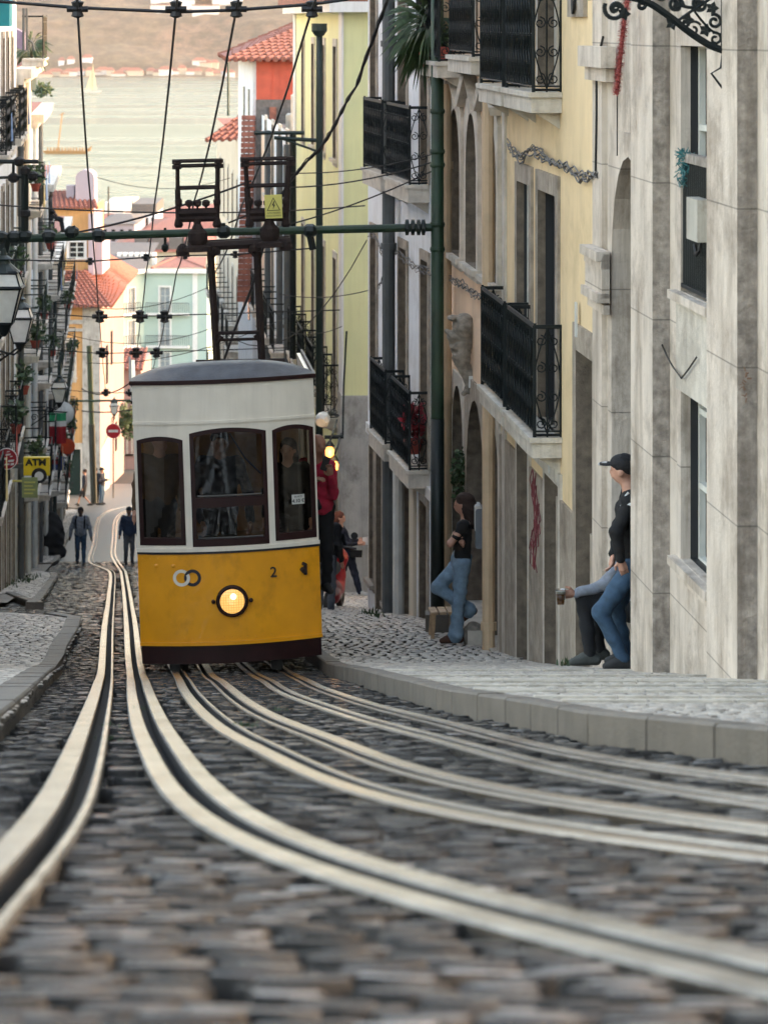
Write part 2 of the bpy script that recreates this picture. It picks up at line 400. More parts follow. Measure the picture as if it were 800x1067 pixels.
def road_mask(X, Y):
    m = X < np.vectorize(kerbR)(Y)-.03
    for P in ISL: m &= ~inpoly(X, Y, P)
    return m
def rgt(Y): return kerbR(Y) if Y < 66 else FG.P(Y, 0).x if Y < 150 else -4
stones('road', 3.2, 14, lambda Y: -.14*Y-.6, lambda Y: min(rgt(Y), .14*Y+.4), .145, .058, M['basalt'], gap=.018, hgt=.009, tilt=.055, mask=road_mask, label='worn dark basalt setts of the roadway between the rails nearest to us')
stones('road', 14, 46, lambda Y: max(leftX(Y), -.14*Y-.4), rgt, .105, .080, M['basalt'], gap=.020, hgt=.011, tilt=.05, mask=road_mask, label='dark basalt setts of the roadway around the tram')
stones('road', 46, 104, lambda Y: leftX(Y), lambda Y: rgt(Y)+(0 if Y < 60 else 0), .17, .15, M['basalt'], gap=.018, hgt=.007, tilt=.04, mask=road_mask, label='grey setts of the lower roadway where people walk')
m_, nt_, b_, P_ = newmat('far_setts')
bk = nt_.nodes.new('ShaderNodeTexBrick'); bk.inputs['Scale'].default_value = 5; nt_.links.new(P_, bk.inputs['Vector'])
bk.inputs['Color1'].default_value = (.12, .12, .108, 1); bk.inputs['Color2'].default_value = (.08, .08, .072, 1); bk.inputs['Mortar'].default_value = (.07, .065, .06, 1)
nt_.links.new(bk.outputs[0], b_.inputs['Base Color']); b_.inputs['Roughness'].default_value = .5
sheet('road', list(np.arange(103, 175, 2.0)), lambda Y: leftX(Y)-8, lambda Y: -2.0, 3, m_, -.005, label='pale setts of the bend at the bottom of the street')
# right pavement
sheet('pavement', list(np.arange(2, 150, 1.0)), lambda Y: kerbR(Y)+.06, lambda Y: facR(Y)+(1.2 if Y > 44 else .6), 2, M['pavejoint'], .12-.03)
stones('pavement', 9, 34, lambda Y: kerbR(Y)+.13, lambda Y: facR(Y)-.0, .092, .088, M['calcada'], dz=.12, gap=.017, hgt=.0035, tilt=.035, rails=False, depth=.03, label='pale limestone sett pavement on the right, in front of the stone wall')
stones('pavement', 34, 70, lambda Y: kerbR(Y)+.13, lambda Y: facR(Y)+(1. if Y > 54 else 0), .12, .13, M['calcada'], dz=.12, gap=.020, hgt=.0035, tilt=.035, rails=False, depth=.03, label='pale limestone sett pavement on the right, beyond the tram front')
# long stone bands laid across the near pavement
mb = MB()
for Yb in (16.2, 17.1, 18.6, 19.1, 20.3, 21.8, 22.4, 24.2, 27.0):
    x0, x1 = kerbR(Yb)+.16, facR(Yb)-.02
    n = 5
    for k in range(n):
        a = x0+(x1-x0)*(k+.02)/n; b = x0+(x1-x0)*(k+.98)/n
        mb.hexa([(a, Yb, zr(Yb)+.08), (b, Yb, zr(Yb)+.08), (b, Yb+.16, zr(Yb+.16)+.08), (a, Yb+.16, zr(Yb+.16)+.08),
                 (a, Yb, zr(Yb)+.132), (b, Yb, zr(Yb)+.132), (b, Yb+.16, zr(Yb+.16)+.134), (a, Yb+.16, zr(Yb+.16)+.134)])
tag(mb.build('pavement', M['stonelight']), 'long flat stone bands set across the near right pavement', kind='structure')
def kerb(path, dz, w=.14, side=1, label=''):
    mb = MB(); acc = 0
    for i in range(len(path)-1):
        a, b = path[i], path[i+1]; t = (b-a); t.z = 0; L = t.length
        if L < .01: continue
        t.normalize(); nrm = Vector((t.y, -t.x, 0))*side
        n = max(1, round(L/.9))
        for k in range(n):
            p = a+(b-a)*((k+.010/L*n)/n); q = a+(b-a)*((k+1-.010/L*n)/n)
            c = []
            for zz, ins in ((-.10, 0), (dz-.012, 0), (dz, .012)):
                for r_, off in ((p, ins), (q, ins), (q, w), (p, w)):
                    v = r_+nrm*off; c.append((v.x, v.y, zr(v.y)+zz))
            j = random.uniform(-.003, .003)
            c = [(x, y, z+j) for x, y, z in c]
            mb.add(c, [(0, 1, 5, 4), (1, 2, 6, 5), (2, 3, 7, 6), (3, 0, 4, 7), (4, 5, 9, 8), (5, 6, 10, 9), (6, 7, 11, 10), (7, 4, 8, 11), (8, 9, 10, 11)])
    return tag(mb.build('kerb', M['kerbstone']), label, kind='structure')
kp = [Vector((kerbR(Y), Y, 0)) for Y in np.arange(6.2, 66, .9)]
kerb(kp, .128, .15, 1, 'long granite kerb of the right pavement')
islands_lab = ['nearest left pavement island', 'second left pavement island by the weeds', 'third left pavement island by the dark tarp']
for i, P in enumerate(ISL):
    n = len(P)
    mb = MB(); top = [(x, y, zr(y)+.075) for x, y in P]; bot = [(x, y, zr(y)-.06) for x, y in P]
    cx = sum(p[0] for p in top)/n; cy = sum(p[1] for p in top)/n
    for yy in np.arange(P[:, 1].min(), P[:, 1].max(), .4):
        def xr_at(y):
            xs_ = [P[q][0]+(P[(q+1) % n][0]-P[q][0])*(y-P[q][1])/(P[(q+1) % n][1]-P[q][1]) for q in range(n) if (P[q][1] > y) != (P[(q+1) % n][1] > y)]
            return (min(xs_), max(xs_)) if xs_ else None
        a_, b_ = xr_at(yy), xr_at(yy+.4)
        if a_ and b_: mb.quad((a_[0], yy, zr(yy)+.072), (a_[1], yy, zr(yy)+.072), (b_[1], yy+.4, zr(yy+.4)+.072), (b_[0], yy+.4, zr(yy+.4)+.072))
    mb.add(top+bot, [(k, (k+1) % n, n+(k+1) % n, n+k) for k in range(n)])
    tag(mb.build('pavement', M['pavejoint']), 'bed of the '+islands_lab[i], kind='structure')
    ymin, ymax = P[:, 1].min(), P[:, 1].max(); xmin, xmax = P[:, 0].min(), P[:, 0].max()
    Ps = P.copy(); Ps = Ps+(np.array([cx, cy])-Ps)*.04
    stones('pavement', ymin, ymax, lambda Y: xmin, lambda Y: xmax, .13 if i else .11, .12 if i else .10, M['calcada'], dz=.10, gap=.012, hgt=.004, tilt=.05, rails=False, depth=.03,
           mask=lambda X, Y: inpoly(X, Y, Ps), label='pale setts of the '+islands_lab[i])
    pth = [Vector((x, y, 0)) for x, y in P]
    pts = pth[2:9] if i == 0 else (pth[1:7] if i == 1 else pth[0:7])
    kerb(pts, .125, .2 if i == 0 else .16, 1 if i in (0,) else -1, 'stone edge of the '+islands_lab[i])
# far left pavements simple sheet under the left facades
sheet('pavement', list(np.arange(60, 160, 1.5)), lambda Y: leftX(Y)-.3, lambda Y: leftX(Y)+.45, 1, M['kerbstone'], .08, label='narrow pavement along the left house fronts')
# weeds
def tufts(spots, name, label, mm='leaf', h=.12, n=22, spread=.12, kind='stuff'):
    mb = MB()
    for p in spots:
        for _ in range(n):
            a = random.uniform(0, 6.28); r = random.uniform(0, spread); b = Vector((p[0]+math.cos(a)*r*1.6, p[1]+math.sin(a)*r, p[2]))
            d = Vector((random.uniform(-.6, .6), random.uniform(-.6, .6), 1)).normalized()*h*random.uniform(.4, 1)
            w = Vector((random.uniform(-1, 1), random.uniform(-1, 1), 0)).normalized()*h*.10
            mb.add([b-w, b+w, b+d*.6+w*.8, b+d, b+d*.6-w*.8], [(0, 1, 2, 3, 4)])
    return tag(mb.build(name, M[mm]), label, kind=kind)
tufts([G(x, y) for x, y in [(595,757),(585,756),(606,759)]], 'weeds', 'small green weeds at the foot of the right kerb', h=.05, spread=.05)
tufts([G(x, y, .1) for x, y in [(3,612),(9,609),(15,607),(22,605),(28,602)]], 'weeds', 'green weeds at the foot of the left house wall', h=.15, spread=.25)
tufts([G(x, y, .12) for x, y in [(388,640),(392,643)]], 'weeds', 'weed tuft at the foot of the white house on the right', h=.12, spread=.10)
tufts([G(x, y, .12) for x, y in [(598,692),(592,694)]], 'weeds', 'weed tuft beside the seated drinker on the pavement', h=.10, spread=.07)
tufts([G(x, y) for x, y in [(253,757),(258,757),(291,741)]], 'weeds', 'weeds between the polished rails in front of the tram', h=.03, spread=.035)
tufts([G(x, y) for x, y in [(113,757),(111,772),(148,740)]], 'moss', 'moss tufts along the left rail', h=.025, spread=.05)
# ------------------------------------------------------------------ buildings
def wall(mb, fac, Y0, Y1, z0, z1, holes, d=0., dep=.3):
    Ys = sorted({Y0, Y1}|{v for h in holes for v in (h[0], h[1])}); Zs = sorted({z0, z1}|{v for h in holes for v in (h[2], h[3])})
    for i in range(len(Ys)-1):
        for j in range(len(Zs)-1):
            ym, zm = (Ys[i]+Ys[i+1])/2, (Zs[j]+Zs[j+1])/2
            if any(h[0] < ym < h[1] and h[2] < zm < h[3] for h in holes): continue
            mb.quad(fac.P(Ys[i], Zs[j], d), fac.P(Ys[i+1], Zs[j], d), fac.P(Ys[i+1], Zs[j+1], d), fac.P(Ys[i], Zs[j+1], d))
def arch_loops(Y0, Y1, z0, z1, w, arch, N=10, bottom=True):
    inner = [(Y0, z0), (Y1, z0)]; wb = w if bottom else 0
    outer = [(Y0-w, z0-wb), (Y1+w, z0-wb)]
    if arch:
        rad = (Y1-Y0)/2; rz = rad*(arch if arch > 0 else 1); zs = z1-rz; cy = (Y0+Y1)/2
        for k in range(N+1):
            t = math.pi*k/N; inner.append((cy+rad*math.cos(t), zs+rz*math.sin(t)))
            dy, dz = math.cos(t)*(rad), math.sin(t)*rz; s1 = (rad+w)/abs(dy) if abs(dy) > 1e-6 else 9e9; s2 = (rz+w)/abs(dz) if abs(dz) > 1e-6 else 9e9
            s_ = min(s1, s2); outer.append((cy+dy*s_, zs+dz*s_))
    else:
        inner += [(Y1, z1), (Y0, z1)]; outer += [(Y1+w, z1+w), (Y0-w, z1+w)]
    return inner, outer
def opening(root, fac, px=None, py=None, Y=None, Z=None, dep=.28, w=.13, proud=.03, arch=0, kind='glass', ms='stonetrim', base=0., door=False, leaf=None, frame='whitewood', hood=False, rows=3, label=None, sill=True, inset=0., minset='black2', shaded_reveal='shaded_reveal'):
    """An opening in a facade: stone surround with deep reveals (part), its pane or leaf (sub-part), its frame (sub-part)."""
    Y0, Y1 = Y; z0, z1 = Z
    inner, outer = arch_loops(Y0, Y1, z0, z1, w, arch, bottom=not door)
    n = len(inner); mb = MB(); d0 = base+proud
    A = [fac.P(a, b, d0) for a, b in inner]; B = [fac.P(a, b, d0) for a, b in outer]; C = [fac.P(a, b, base-dep) for a, b in inner]; D = [fac.P(a, b, base-.02) for a, b in outer]
    fs = []; fr_ = []
    for i in range(n):
        j = (i+1) % n
        if i == 0 and door: fs.append((i, j, 2*n+j, 2*n+i)); continue
        fs += [(i, j, n+j, n+i), (n+i, n+j, 3*n+j, 3*n+i)]; fr_.append((i, j, 2*n+j, 2*n+i))
    mb.add(A+B+C+D, fs); mb.f.extend(fr_); mb.m.extend([1]*len(fr_))
    if sill and not door: fac.bx(mb, Y0-w-.04, Y1+w+.04, z0-.07, z0-.004, base-dep+.02, base+proud+.07)
    if hood:
        c = (Y0+Y1)/2
        for s_ in (-1, 1):
            yy = Y0-w-.08 if s_ < 0 else Y1+w+.08
            mb.hexa([fac.P(yy, z1+.05, base), fac.P(c, z1+.42, base), fac.P(c, z1+.42, base+.14), fac.P(yy, z1+.05, base+.14),
                     fac.P(yy, z1+.14, base), fac.P(c, z1+.52, base), fac.P(c, z1+.52, base+.16), fac.P(yy, z1+.14, base+.16)])
    o = mb.build('door_surround' if door else 'window', [M[ms], M[ms if ms == 'limestone' else shaded_reveal]], root)
    if label: o['label'] = label
    if inset:
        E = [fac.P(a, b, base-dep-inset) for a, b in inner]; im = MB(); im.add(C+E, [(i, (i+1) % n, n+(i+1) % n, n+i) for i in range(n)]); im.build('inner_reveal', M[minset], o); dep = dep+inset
    # pane or leaf
    e = .004
    pm = MB(); pm.add([fac.P(a, b, base-dep+e) for a, b in inner], [tuple(range(n))])
    if kind == 'glass':
        pm.build('pane', M[leaf or 'darkglass'], o)
        fm = MB(); dd = base-dep; m = (Y0+Y1)/2; t = .045
        def bar(a, b, c, d_): fac.bx(fm, a, b, c, d_, dd+.012, dd+.06)
        zt = z1-((Y1-Y0)/2*.3 if arch else 0)
        bar(Y0, Y0+t, z0, zt); bar(Y1-t, Y1, z0, zt); bar(m-t*.7, m+t*.7, z0, zt)
        for r_ in range(rows+1):
            zz = z0+(z1-z0)*r_/rows; 
            if r_ == rows and arch: continue
            for a, b in ((Y0+t+.002, m-t*.7-.002), (m+t*.7+.002, Y1-t-.002)): bar(a, b, max(z0, zz-t*.5), min(z1, zz+t*.5))
        fm.build('frame', M[frame], o)
    elif kind == 'leaf':
        pm.build('leaf', M[leaf or 'greenwood'], o)
        fm = MB(); dd = base-dep; m = (Y0+Y1)/2
        for a, b in ((Y0+.06, m-.04), (m+.04, Y1-.06)):
            for zz0, zz1 in ((z0+.12, z0+(z1-z0)*.42), (z0+(z1-z0)*.47, z1-.25)): fac.bx(fm, a, b, zz0, zz1, dd+.008, dd+.03)
        fm.build('panel', M[leaf or 'greenwood'], o)
    elif kind == 'louvre':
        pm.build('pane', M['darkglass'], o); fm = MB(); dd = base-dep; k = z0+.05
        while k < z1-.05:
            fac.bx(fm, Y0+.03, Y1-.03, k, k+.035, dd+.02, dd+.06); k += .06
        fm.build('shutter', M[leaf or 'greenwood'], o)
    else: pm.build('pane', M['interior' if kind == 'dark' else kind], o)
    return (Y0-w*.5, Y1+w*.5, z0-(0 if door else w*.5), z1+w*.5), o
def spiral(c, u, v, r0, r1, a0, turns, n=14):
    out = []
    for i in range(n+1):
        t = i/n; a = a0+turns*2*math.pi*t; r = r0+(r1-r0)*t
        out.append(c+u*(r*math.cos(a))+v*(r*math.sin(a)))
    return out
def iron_end(mb, O, u, v, w, h, r=.009):     # lyre and scroll end panel between O and O+u*w, O+v*h
    p = lambda a, b: O+u*(a*w)+v*(b*h)
    mb.tube([p(0, 0), p(0, 1)], r*1.2, 4); mb.tube([p(1, 0), p(1, 1)], r*1.2, 4); mb.tube([p(.5, 0), p(.5, 1)], r, 4)
    for zc in (.02, .98): mb.tube([p(0, zc), p(1, zc)], r*1.4, 4)
    for s_ in (-1, 1):
        mb.tube([p(.5+s_*.48*math.sin(math.pi*t), .03+t*.94) for t in [i/12 for i in range(13)]], r*.8, 4)
        for cz in (.12, .36, .62, .86):
            mb.tube(spiral(p(.5+s_*.24, cz), u*w, v*w, .22, .05, math.pi*.5, 1.4*s_, 12), r*.75, 4)
def balcony(root, fac, Y0, Y1, zf, d=.3, h=1.08, th=.2, mi='iron', slab='stonelight', base=0., dense=True, brackets=True, name='balcony', flip=False):
    mb = MB(); fac.bx(mb, Y0-.03, Y1+.03, zf-th, zf-.05, base+.002, base+d); fac.bx(mb, Y0-.06, Y1+.06, zf-.05, zf, base+.002, base+d+.03)
    if brackets:
        for yy in (Y0+.12, Y1-.24): 
            mb.hexa([fac.P(yy, zf-th-.16, base), fac.P(yy+.05, zf-th-.16, base), fac.P(yy+.05, zf-th-.12, base+.06), fac.P(yy, zf-th-.12, base+.06),
                     fac.P(yy, zf-th, base), fac.P(yy+.05, zf-th, base), fac.P(yy+.05, zf-th, base+d-.05), fac.P(yy, zf-th, base+d-.05)])
    o = mb.build(name, M[slab], root)
    rb = MB(); dd = base+d-.02
    for zz, tt in ((zf+h-.035, .04), (zf+.05, .016), (zf+h-.16, .014), (zf+h*.52, .012)): fac.bx(rb, Y0, Y1, zz, zz+tt, dd-.02, dd)
    for yy in (Y0, Y1): fac.bx(rb, yy-.015, yy+.015, zf, zf+h+.02, dd-.022, dd+.002)
    n = max(4, int((Y1-Y0)/.105))
    for k in range(1, n):
        yy = Y0+(Y1-Y0)*k/n; a = fac.P(yy, zf+.05, dd-.01); b = fac.P(yy, zf+h-.03, dd-.01)
        rb.tube([a, b], .008, 4, caps=False)
        if dense and k % 2 == 0:
            wv = [fac.P(yy+.04*math.sin(t*math.pi*7), zf+.07+t*(h-.14), dd+.008) for t in [i/28 for i in range(29)]]
            rb.tube(wv, .009, 4, caps=False)
    for yy in (Y0, Y1):
        if dense: iron_end(rb, fac.P(yy, zf, base+.01), fac.n.copy(), Vector((0, 0, 1)), d-.03, h)
        for zz, tt in ((zf+h-.03, .035), (zf+.05, .015)): fac.bx(rb, yy-.012, yy+.012, zz, zz+tt, base, dd)
    rb.build('railing', M[mi], o)
    return o
def shell(root, fac, Y0, Y1, z0, z1, holes, m, thick=6., d=0., roof='stonetrim', ends=True, reveal_cut=True):
    mb = MB(); wall(mb, fac, Y0, Y1, z0, z1, holes, d)
    a, b = fac.P(Y0, z0, d), fac.P(Y1, z0, d); e, f = fac.P(Y0, z0, -thick), fac.P(Y1, z0, -thick)
    up = Vector((0, 0, z1-z0))
    if ends: mb.quad(a, e, e+up, a+up); mb.quad(b, f, f+up, b+up)
    mb.quad(e, f, f+up, e+up)
    # inner dark backing so that no light leaks through openings
    o = mb.build('wall', M[m], root)
    rb = MB(); rb.quad(a+up, b+up, f+up, e+up); rb.build('roof', M[roof], root)
    return o
def pipe(root, fac, Y, z0, z1, r, m, d=None, name='drainpipe', rings=3.0):
    mb = MB(); d = r+.03 if d is None else d
    mb.tube([fac.P(Y, z0, d), fac.P(Y, z1, d)], r, 10)
    z = z0+1.1
    while z < z1:
        mb.tube([fac.P(Y, z, d), fac.P(Y, z+.09, d)], r*1.25, 10); z += rings
    return mb.build(name, M[m], root, smooth=False)
def zs(px, py, fac, d=0.): return zpy(py, fac.Y(px, d))

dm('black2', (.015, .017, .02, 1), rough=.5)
# ===== stone house, nearest on the right =====
root = empty('stone_house', FR.P(30, zr(30)), 'tall pale limestone house with projecting pilasters, nearest on the right', 'building')
zb = -7.5; TOP = 6.5
H = []
# door arch behind the standing man, px 640 far jamb
h_, o_ = opening(root, FR, Y=(27.0, 28.9), Z=(zb, zpy(163, 28.0)), dep=.55, w=.2, arch=1.0, door=True, kind='leaf', leaf='darkwood', ms='limestone', label='tall round-arched stone doorway')
H.append(h_)
h_, o_ = opening(root, FR, Y=(24.15, 25.38), Z=(zpy(600, 24.6)-.0, zpy(352, 25.2)), dep=.055, w=.17, kind='glass', ms='limestone', rows=3, frame='whitewood', proud=.02, inset=.12); H.append(h_)
zl = zpy(308, 24.9); h_, up_win = opening(root, FR, Y=(24.15, 25.38), Z=(zl, zpy(47, 25.3)), dep=.055, w=.17, kind='glass', ms='limestone', rows=3, frame='whitewood', proud=.02, inset=.12); H.append(h_)
H2 = []
for (a, b) in ((18.6, 20.6),):
    h_, _ = opening(root, FR, Y=(a, b), Z=(-4.6, -1.0), dep=.26, w=.17, ms='limestone', kind='glass'); H.append(h_)
shell(root, FR, 8.0, 29.95, zb, TOP, H, 'limestone', thick=8)
mb = MB()
for a, b in ((26.0, 27.12), (22.42, 23.6), (16.0, 17.3), (29.35, 29.93)):
    FR.bx(mb, a, b, zb, TOP, .0, .135 if a < 29 else .05)
mb.build('pilaster', M['limestone'], root)
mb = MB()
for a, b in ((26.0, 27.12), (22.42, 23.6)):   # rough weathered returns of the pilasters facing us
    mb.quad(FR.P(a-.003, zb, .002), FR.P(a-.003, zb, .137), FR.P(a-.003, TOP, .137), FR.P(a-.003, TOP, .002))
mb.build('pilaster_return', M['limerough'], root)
random.seed(9)
mb = MB(); Yq = 22.41
for k in range(14): a = random.uniform(0, 6.28); p = Vector((FR.P(22.42, 0, .07).x+random.uniform(-.035, .035), 22.412, zpy(398, 22.4)+random.uniform(-.13, .13))); mb.tube([p, p+Vector((.03*math.cos(a), 0, .03*math.sin(a)))], .006, 4)
dm('brownpaint', (.20, .12, .08, 1), rough=.7); mb.build('brown_scrawl', M['brownpaint'], root)
# impost cornice by the arch
mb = MB()
zc = zpy(262, 28.9)
for k, (dz, dd) in enumerate(((0, .17), (-.07, .13), (-.36, .16), (-.46, .10))):
    FR.bx(mb, 28.86, 29.9, zc-.06+dz-.02, zc+dz, .05, dd)
FR.bx(mb, 28.86, 29.9, zc-.40, zc-.02, .05, .12)
mb.build('cornice', M['limestone'], root); mb = MB()
zc2 = zpy(48, 28.9)
FR.bx(mb, 28.5, 29.95, zc2-.18, zc2, .05, .18); FR.bx(mb, 28.6, 29.93, zc2-.3, zc2-.18, .05, .12)
mb.build('cornice', M['limestone'], root)
# balcony bars of the upper window
rb = MB()
zt = zpy(163, 24.8)
FR.bx(rb, 24.1, 25.42, zt-.055, zt+.01, -.04, .03, 1)
k = 24.2
while k < 25.4: rb.tube([FR.P(k, zl+.05, .0), FR.P(k, zt, .0)], .012, 6); k += .085
FR.bx(rb, 24.15, 25.38, zl+.03, zl+.06, -.02, .02)
rb.build('railing', [M['iron'], M['limerough']], up_win)
sp = MB(); FR.bx(sp, 24.0, 25.5, zl-.75, zl-.09, .0, .035); sp.build('apron_stone', M['stonelight'], root)
pipe(root, FR, 23.75, zpy(250, 23.8), TOP, .016, 'whitepipe', .03, rings=.9)
# air conditioner hung on the railing
ac = empty('air_conditioner', FR.P(24.5, zpy(250, 24.4), .0), 'white weathered air conditioner box hung on the railing of the upper stone window', 'air conditioner')
mb = MB(); za, zb2 = zpy(251, 24.3), zpy(207, 24.3)
FR.bx(mb, 24.15, 24.62, za, zb2, .012, .105); dm('acpaint', (.46, .44, .38, 1), rough=.6, streak=.5, dirt='6a5a4a', dirtamt=.6); mb.build('case', M['acpaint'], ac)
mb = MB(); mb.tube([FR.P(24.3, za, .05), FR.P(24.3, za-.06, .06), FR.P(24.45, za-.11, .06), FR.P(24.6, za-.05, .05)], .015, 5); mb.build('hose', M['darkwire'], ac)
gt = MB()
for i in range(160):
    t = random.random(); p = FR.P(25.35-.55*t*.5, zt-.02-.25*random.random()**2+.03, .02+random.uniform(-.03, .03)); d = Vector((random.uniform(-1, 1), random.uniform(-1, 1), random.uniform(-1, 1))).normalized()*.055
    gt.tube([p, p+d], .004, 3, caps=False)
dm('teal', (.03, .16, .17, 1), rough=.5)
tag(gt.build('tinsel_garland', M['teal']), 'teal tinsel wrapped round the railing end of the upper stone window', 'garland')
# red garland under the iron bracket
gp = [at(655, -10, 26.6), at(651, 15, 26.6), at(648, 40, 26.6), at(645, 70, 26.6), at(642, 98, 26.6)]
gb = MB()
for i in range(1500):
    t = random.random()*3.999; k = int(t); p = gp[k].lerp(gp[k+1], t-k); a = random.uniform(0, 6.28)
    d = Vector((math.cos(a), math.sin(a), random.uniform(-.5, .5))).normalized()*.05; w = d.cross(Vector((0, 0, 1)))*.14
    gb.add([p-w, p+w, p+d+w*.5, p+d-w*.5], [(0, 1, 2, 3)])
gb.tube(gp, .018, 6)
tag(gb.build('flower_garland', M['garland']), 'faded red paper garland hanging from the ornate iron bracket', 'garland')

# ===== ornate iron lamp bracket top right =====
br = empty('iron_bracket', FR.P(23.0, .2, .14), 'ornate black wrought iron scroll bracket at the top right, fixed to the stone house', 'bracket')
YB = 23.0
def bp(px, py): return at(px, py, YB)
mb = MB(); mb.tube([bp(753, -60), bp(753, 52)], .016, 6); mb.tube([bp(753, 52), bp(751, 70), bp(741, 76), bp(753, 92)], .009, 5)
mb.build('back_plate', M['iron'], br)
mb = MB()
def cur(pts, r, n=5):
    c = catmull([bp(*p) for p in pts], .03); mb.tube(c, r, n)
cur([(612,-4),(640,-5),(670,0),(695,15),(718,33),(738,46),(753,52)], .026)
cur([(560,-30),(620,-22),(690,-14),(753,-12)], .014)
def sc(cx, cy, r, a0, t, rr=.014):
    U = Vector((1, 0, 0)); V_ = Vector((0, 0, 1)); s_ = YB/F
    mb.tube(spiral(bp(cx, cy), U*s_, V_*s_, r, r*.22, a0, t, 22), rr, 5)
sc(641, 9, 12, 2.6, 1.3, .016); sc(641, 8, 5, 0, 1, .02); sc(668, 5, 5, 1.5, -1.2); sc(704, 5, 8, 0, 1.4); sc(706, 7, 4, 0, 1, .02)
sc(722, 30, 9, .5, 1.2, .01); sc(744, 22, 8, 2.0, -1.3, .012); sc(745, 40, 7, 2, -1.2, .01); sc(730, 4, 10, 1.0, 1.2, .014); sc(688, -6, 9, 3.2, -1.3, .014)
cur([(700,29),(704,23),(716,14),(728,6),(740,-2),(753,-8)], .011); cur([(722,9),(730,20),(742,32),(753,36)], .009); cur([(690,-16),(700,-2),(712,6),(727,8)], .012)
for (x, y) in ((727, 4), (742, 8), (650, 14), (716, 20), (700, 24), (735, 31)):
    for a in range(5):
        d = Vector((math.cos(a*1.256), 0, math.sin(a*1.256)))*.05; p = bp(x, y); w = Vector((-d.z, 0, d.x))*.35
        mb.prism([p, p+d*.5+w, p+d, p+d*.5-w], (0, .012, 0))
mb.build('scrollwork', M['iron'], br)

# ===== yellow house =====
root = empty('yellow_house', FR.P(34, zr(34)), 'pale yellow plastered house with two levels of black iron balconies, between stone and peach house', 'building')
H = []; zb = -8.2; ZB = -4.03
h_, _ = opening(root, FR, Y=(FR.Y(620), FR.Y(603)), Z=(zb, zpy(364, 31.2)), dep=.5, w=.24, door=True, kind='leaf', leaf='darkwood', ms='stonetrim', label='tall plain stone-framed street door'); H.append(h_)
for a, b in ((584, 570), (552, 541)):
    h_, _ = opening(root, FR, Y=(FR.Y(a), FR.Y(b)), Z=(zb, -4.52), dep=.42, w=.13, door=True, kind='dark', ms='stonelight'); H.append(h_)
for a, b in ((581, 563), (553.5, 541)):
    h_, _ = opening(root, FR, Y=(FR.Y(a), FR.Y(b)), Z=(ZB, -1.72), dep=.05, w=.2, door=True, kind='glass' if a < 570 else 'greyshutter', ms='stonetrim', rows=4, inset=.09); H.append(h_)
for a, b in ((581, 563), (553.5, 541)):
    h_, _ = opening(root, FR, Y=(FR.Y(a), FR.Y(b)), Z=(-.66, 1.7), dep=.2, w=.16, door=True, kind='glass', ms='stonelight', rows=4); H.append(h_)
shell(root, FR, 30.0, 37.75, zb, 6.0, H, 'yellow_plaster')
mb = MB()
for a, b in ((30.05, 30.25), (31.35, 32.62), (33.52, 34.78), (36.0, 37.7)): FR.bx(mb, a, b, zb, -4.63, .0, .028)
mb.build('plinth', M['stonetrim'], root)
mb = MB(); FR.bx(mb, 32.5, 37.7, -4.50+.02, -4.25, .0, .05); mb.build('string_course', M['stonelight'], root)
gr = MB()      # red scrawl on the stone post between the two low doors
for i in range(7):
    y0 = FR.Y(556+random.uniform(0, 8)); z0 = -4.75-i*.13
    gr.tube([FR.P(y0+.42*math.sin(k*1.3+i)*k/8, z0+.16*math.sin(k*2.1+i*2), .0335) for k in range(9)], .0055, 4)
dm('redpaint', (.16, .03, .035, 1), rough=.6); gr.build('graffiti', M['redpaint'], root)
balcony(root, FR, 32.4, 34.65, ZB, d=.29); balcony(root, FR, 34.95, 37.1, ZB, d=.29)
balcony(root, FR, 32.4, 34.65, -.70, d=.30); balcony(root, FR, 34.95, 37.1, -.70, d=.30)
mb = MB(); FR.bx(mb, 30.6, 31.7, zpy(17, 31), 1.2, .0, .04); mb.build('date_stone', M['stonetrim'], root)
mb = MB(); c0 = FR.P(31.2, .15, .045); 
mb.prism([c0+Vector((0,-1,0))*(.16*math.cos(t)) + Vector((0,0,1))*(.10*math.sin(t)) for t in [k*.524 for k in range(12)]], FR.n*.02); mb.build('vent_hole', M['interior'], root)
mb = MB(); FR.bx(mb, 31.05, 31.15, zpy(362, 31.1)+.10, zpy(362, 31.1)+.42, .03, .045); mb.build('number_plate', M['whitepipe'], root); mb = MB(); FR.bx(mb, 32.9, 33.0, -4.45, -4.2, .05, .06); mb.build('number_plate', M['whitepipe'], root)
mb = MB(); FR.bx(mb, 37.0, 37.25, zb, 6, .0, .03); mb.build('quoin', M['stonelight'], root)

# ===== peach house =====
root = empty('peach_house', FR.P(41, zr(41)), 'peach plastered house with pointed stone window hoods and round-arched ground floor', 'building')
H = []; zb = -10
for a, b in ((521, 508), (500, 489), (482.5, 471)):
    h_, _ = opening(root, FR, Y=(FR.Y(a), FR.Y(b)), Z=(-2.96, -1.12), dep=.22, w=.16, arch=1.2, kind='glass', ms='stonelight', rows=3, hood=True, proud=.05); H.append(h_)
h_, _ = opening(root, FR, Y=(FR.Y(521), FR.Y(511)), Z=(zb, -4.62), dep=.3, w=.15, arch=1, door=True, kind='leaf', leaf='darkwood', ms='stonelight'); H.append(h_)
h_, dr = opening(root, FR, Y=(FR.Y(506.5), FR.Y(488)), Z=(zb, -4.55), dep=.3, w=.2, arch=1.1, door=True, kind='dark', ms='stonetrim'); H.append(h_)
h_, gd = opening(root, FR, Y=(FR.Y(484), FR.Y(473.5)), Z=(zb, -4.6), dep=.22, w=.15, arch=1, door=True, kind='leaf', leaf='greenwood', ms='stonelight'); H.append(h_)
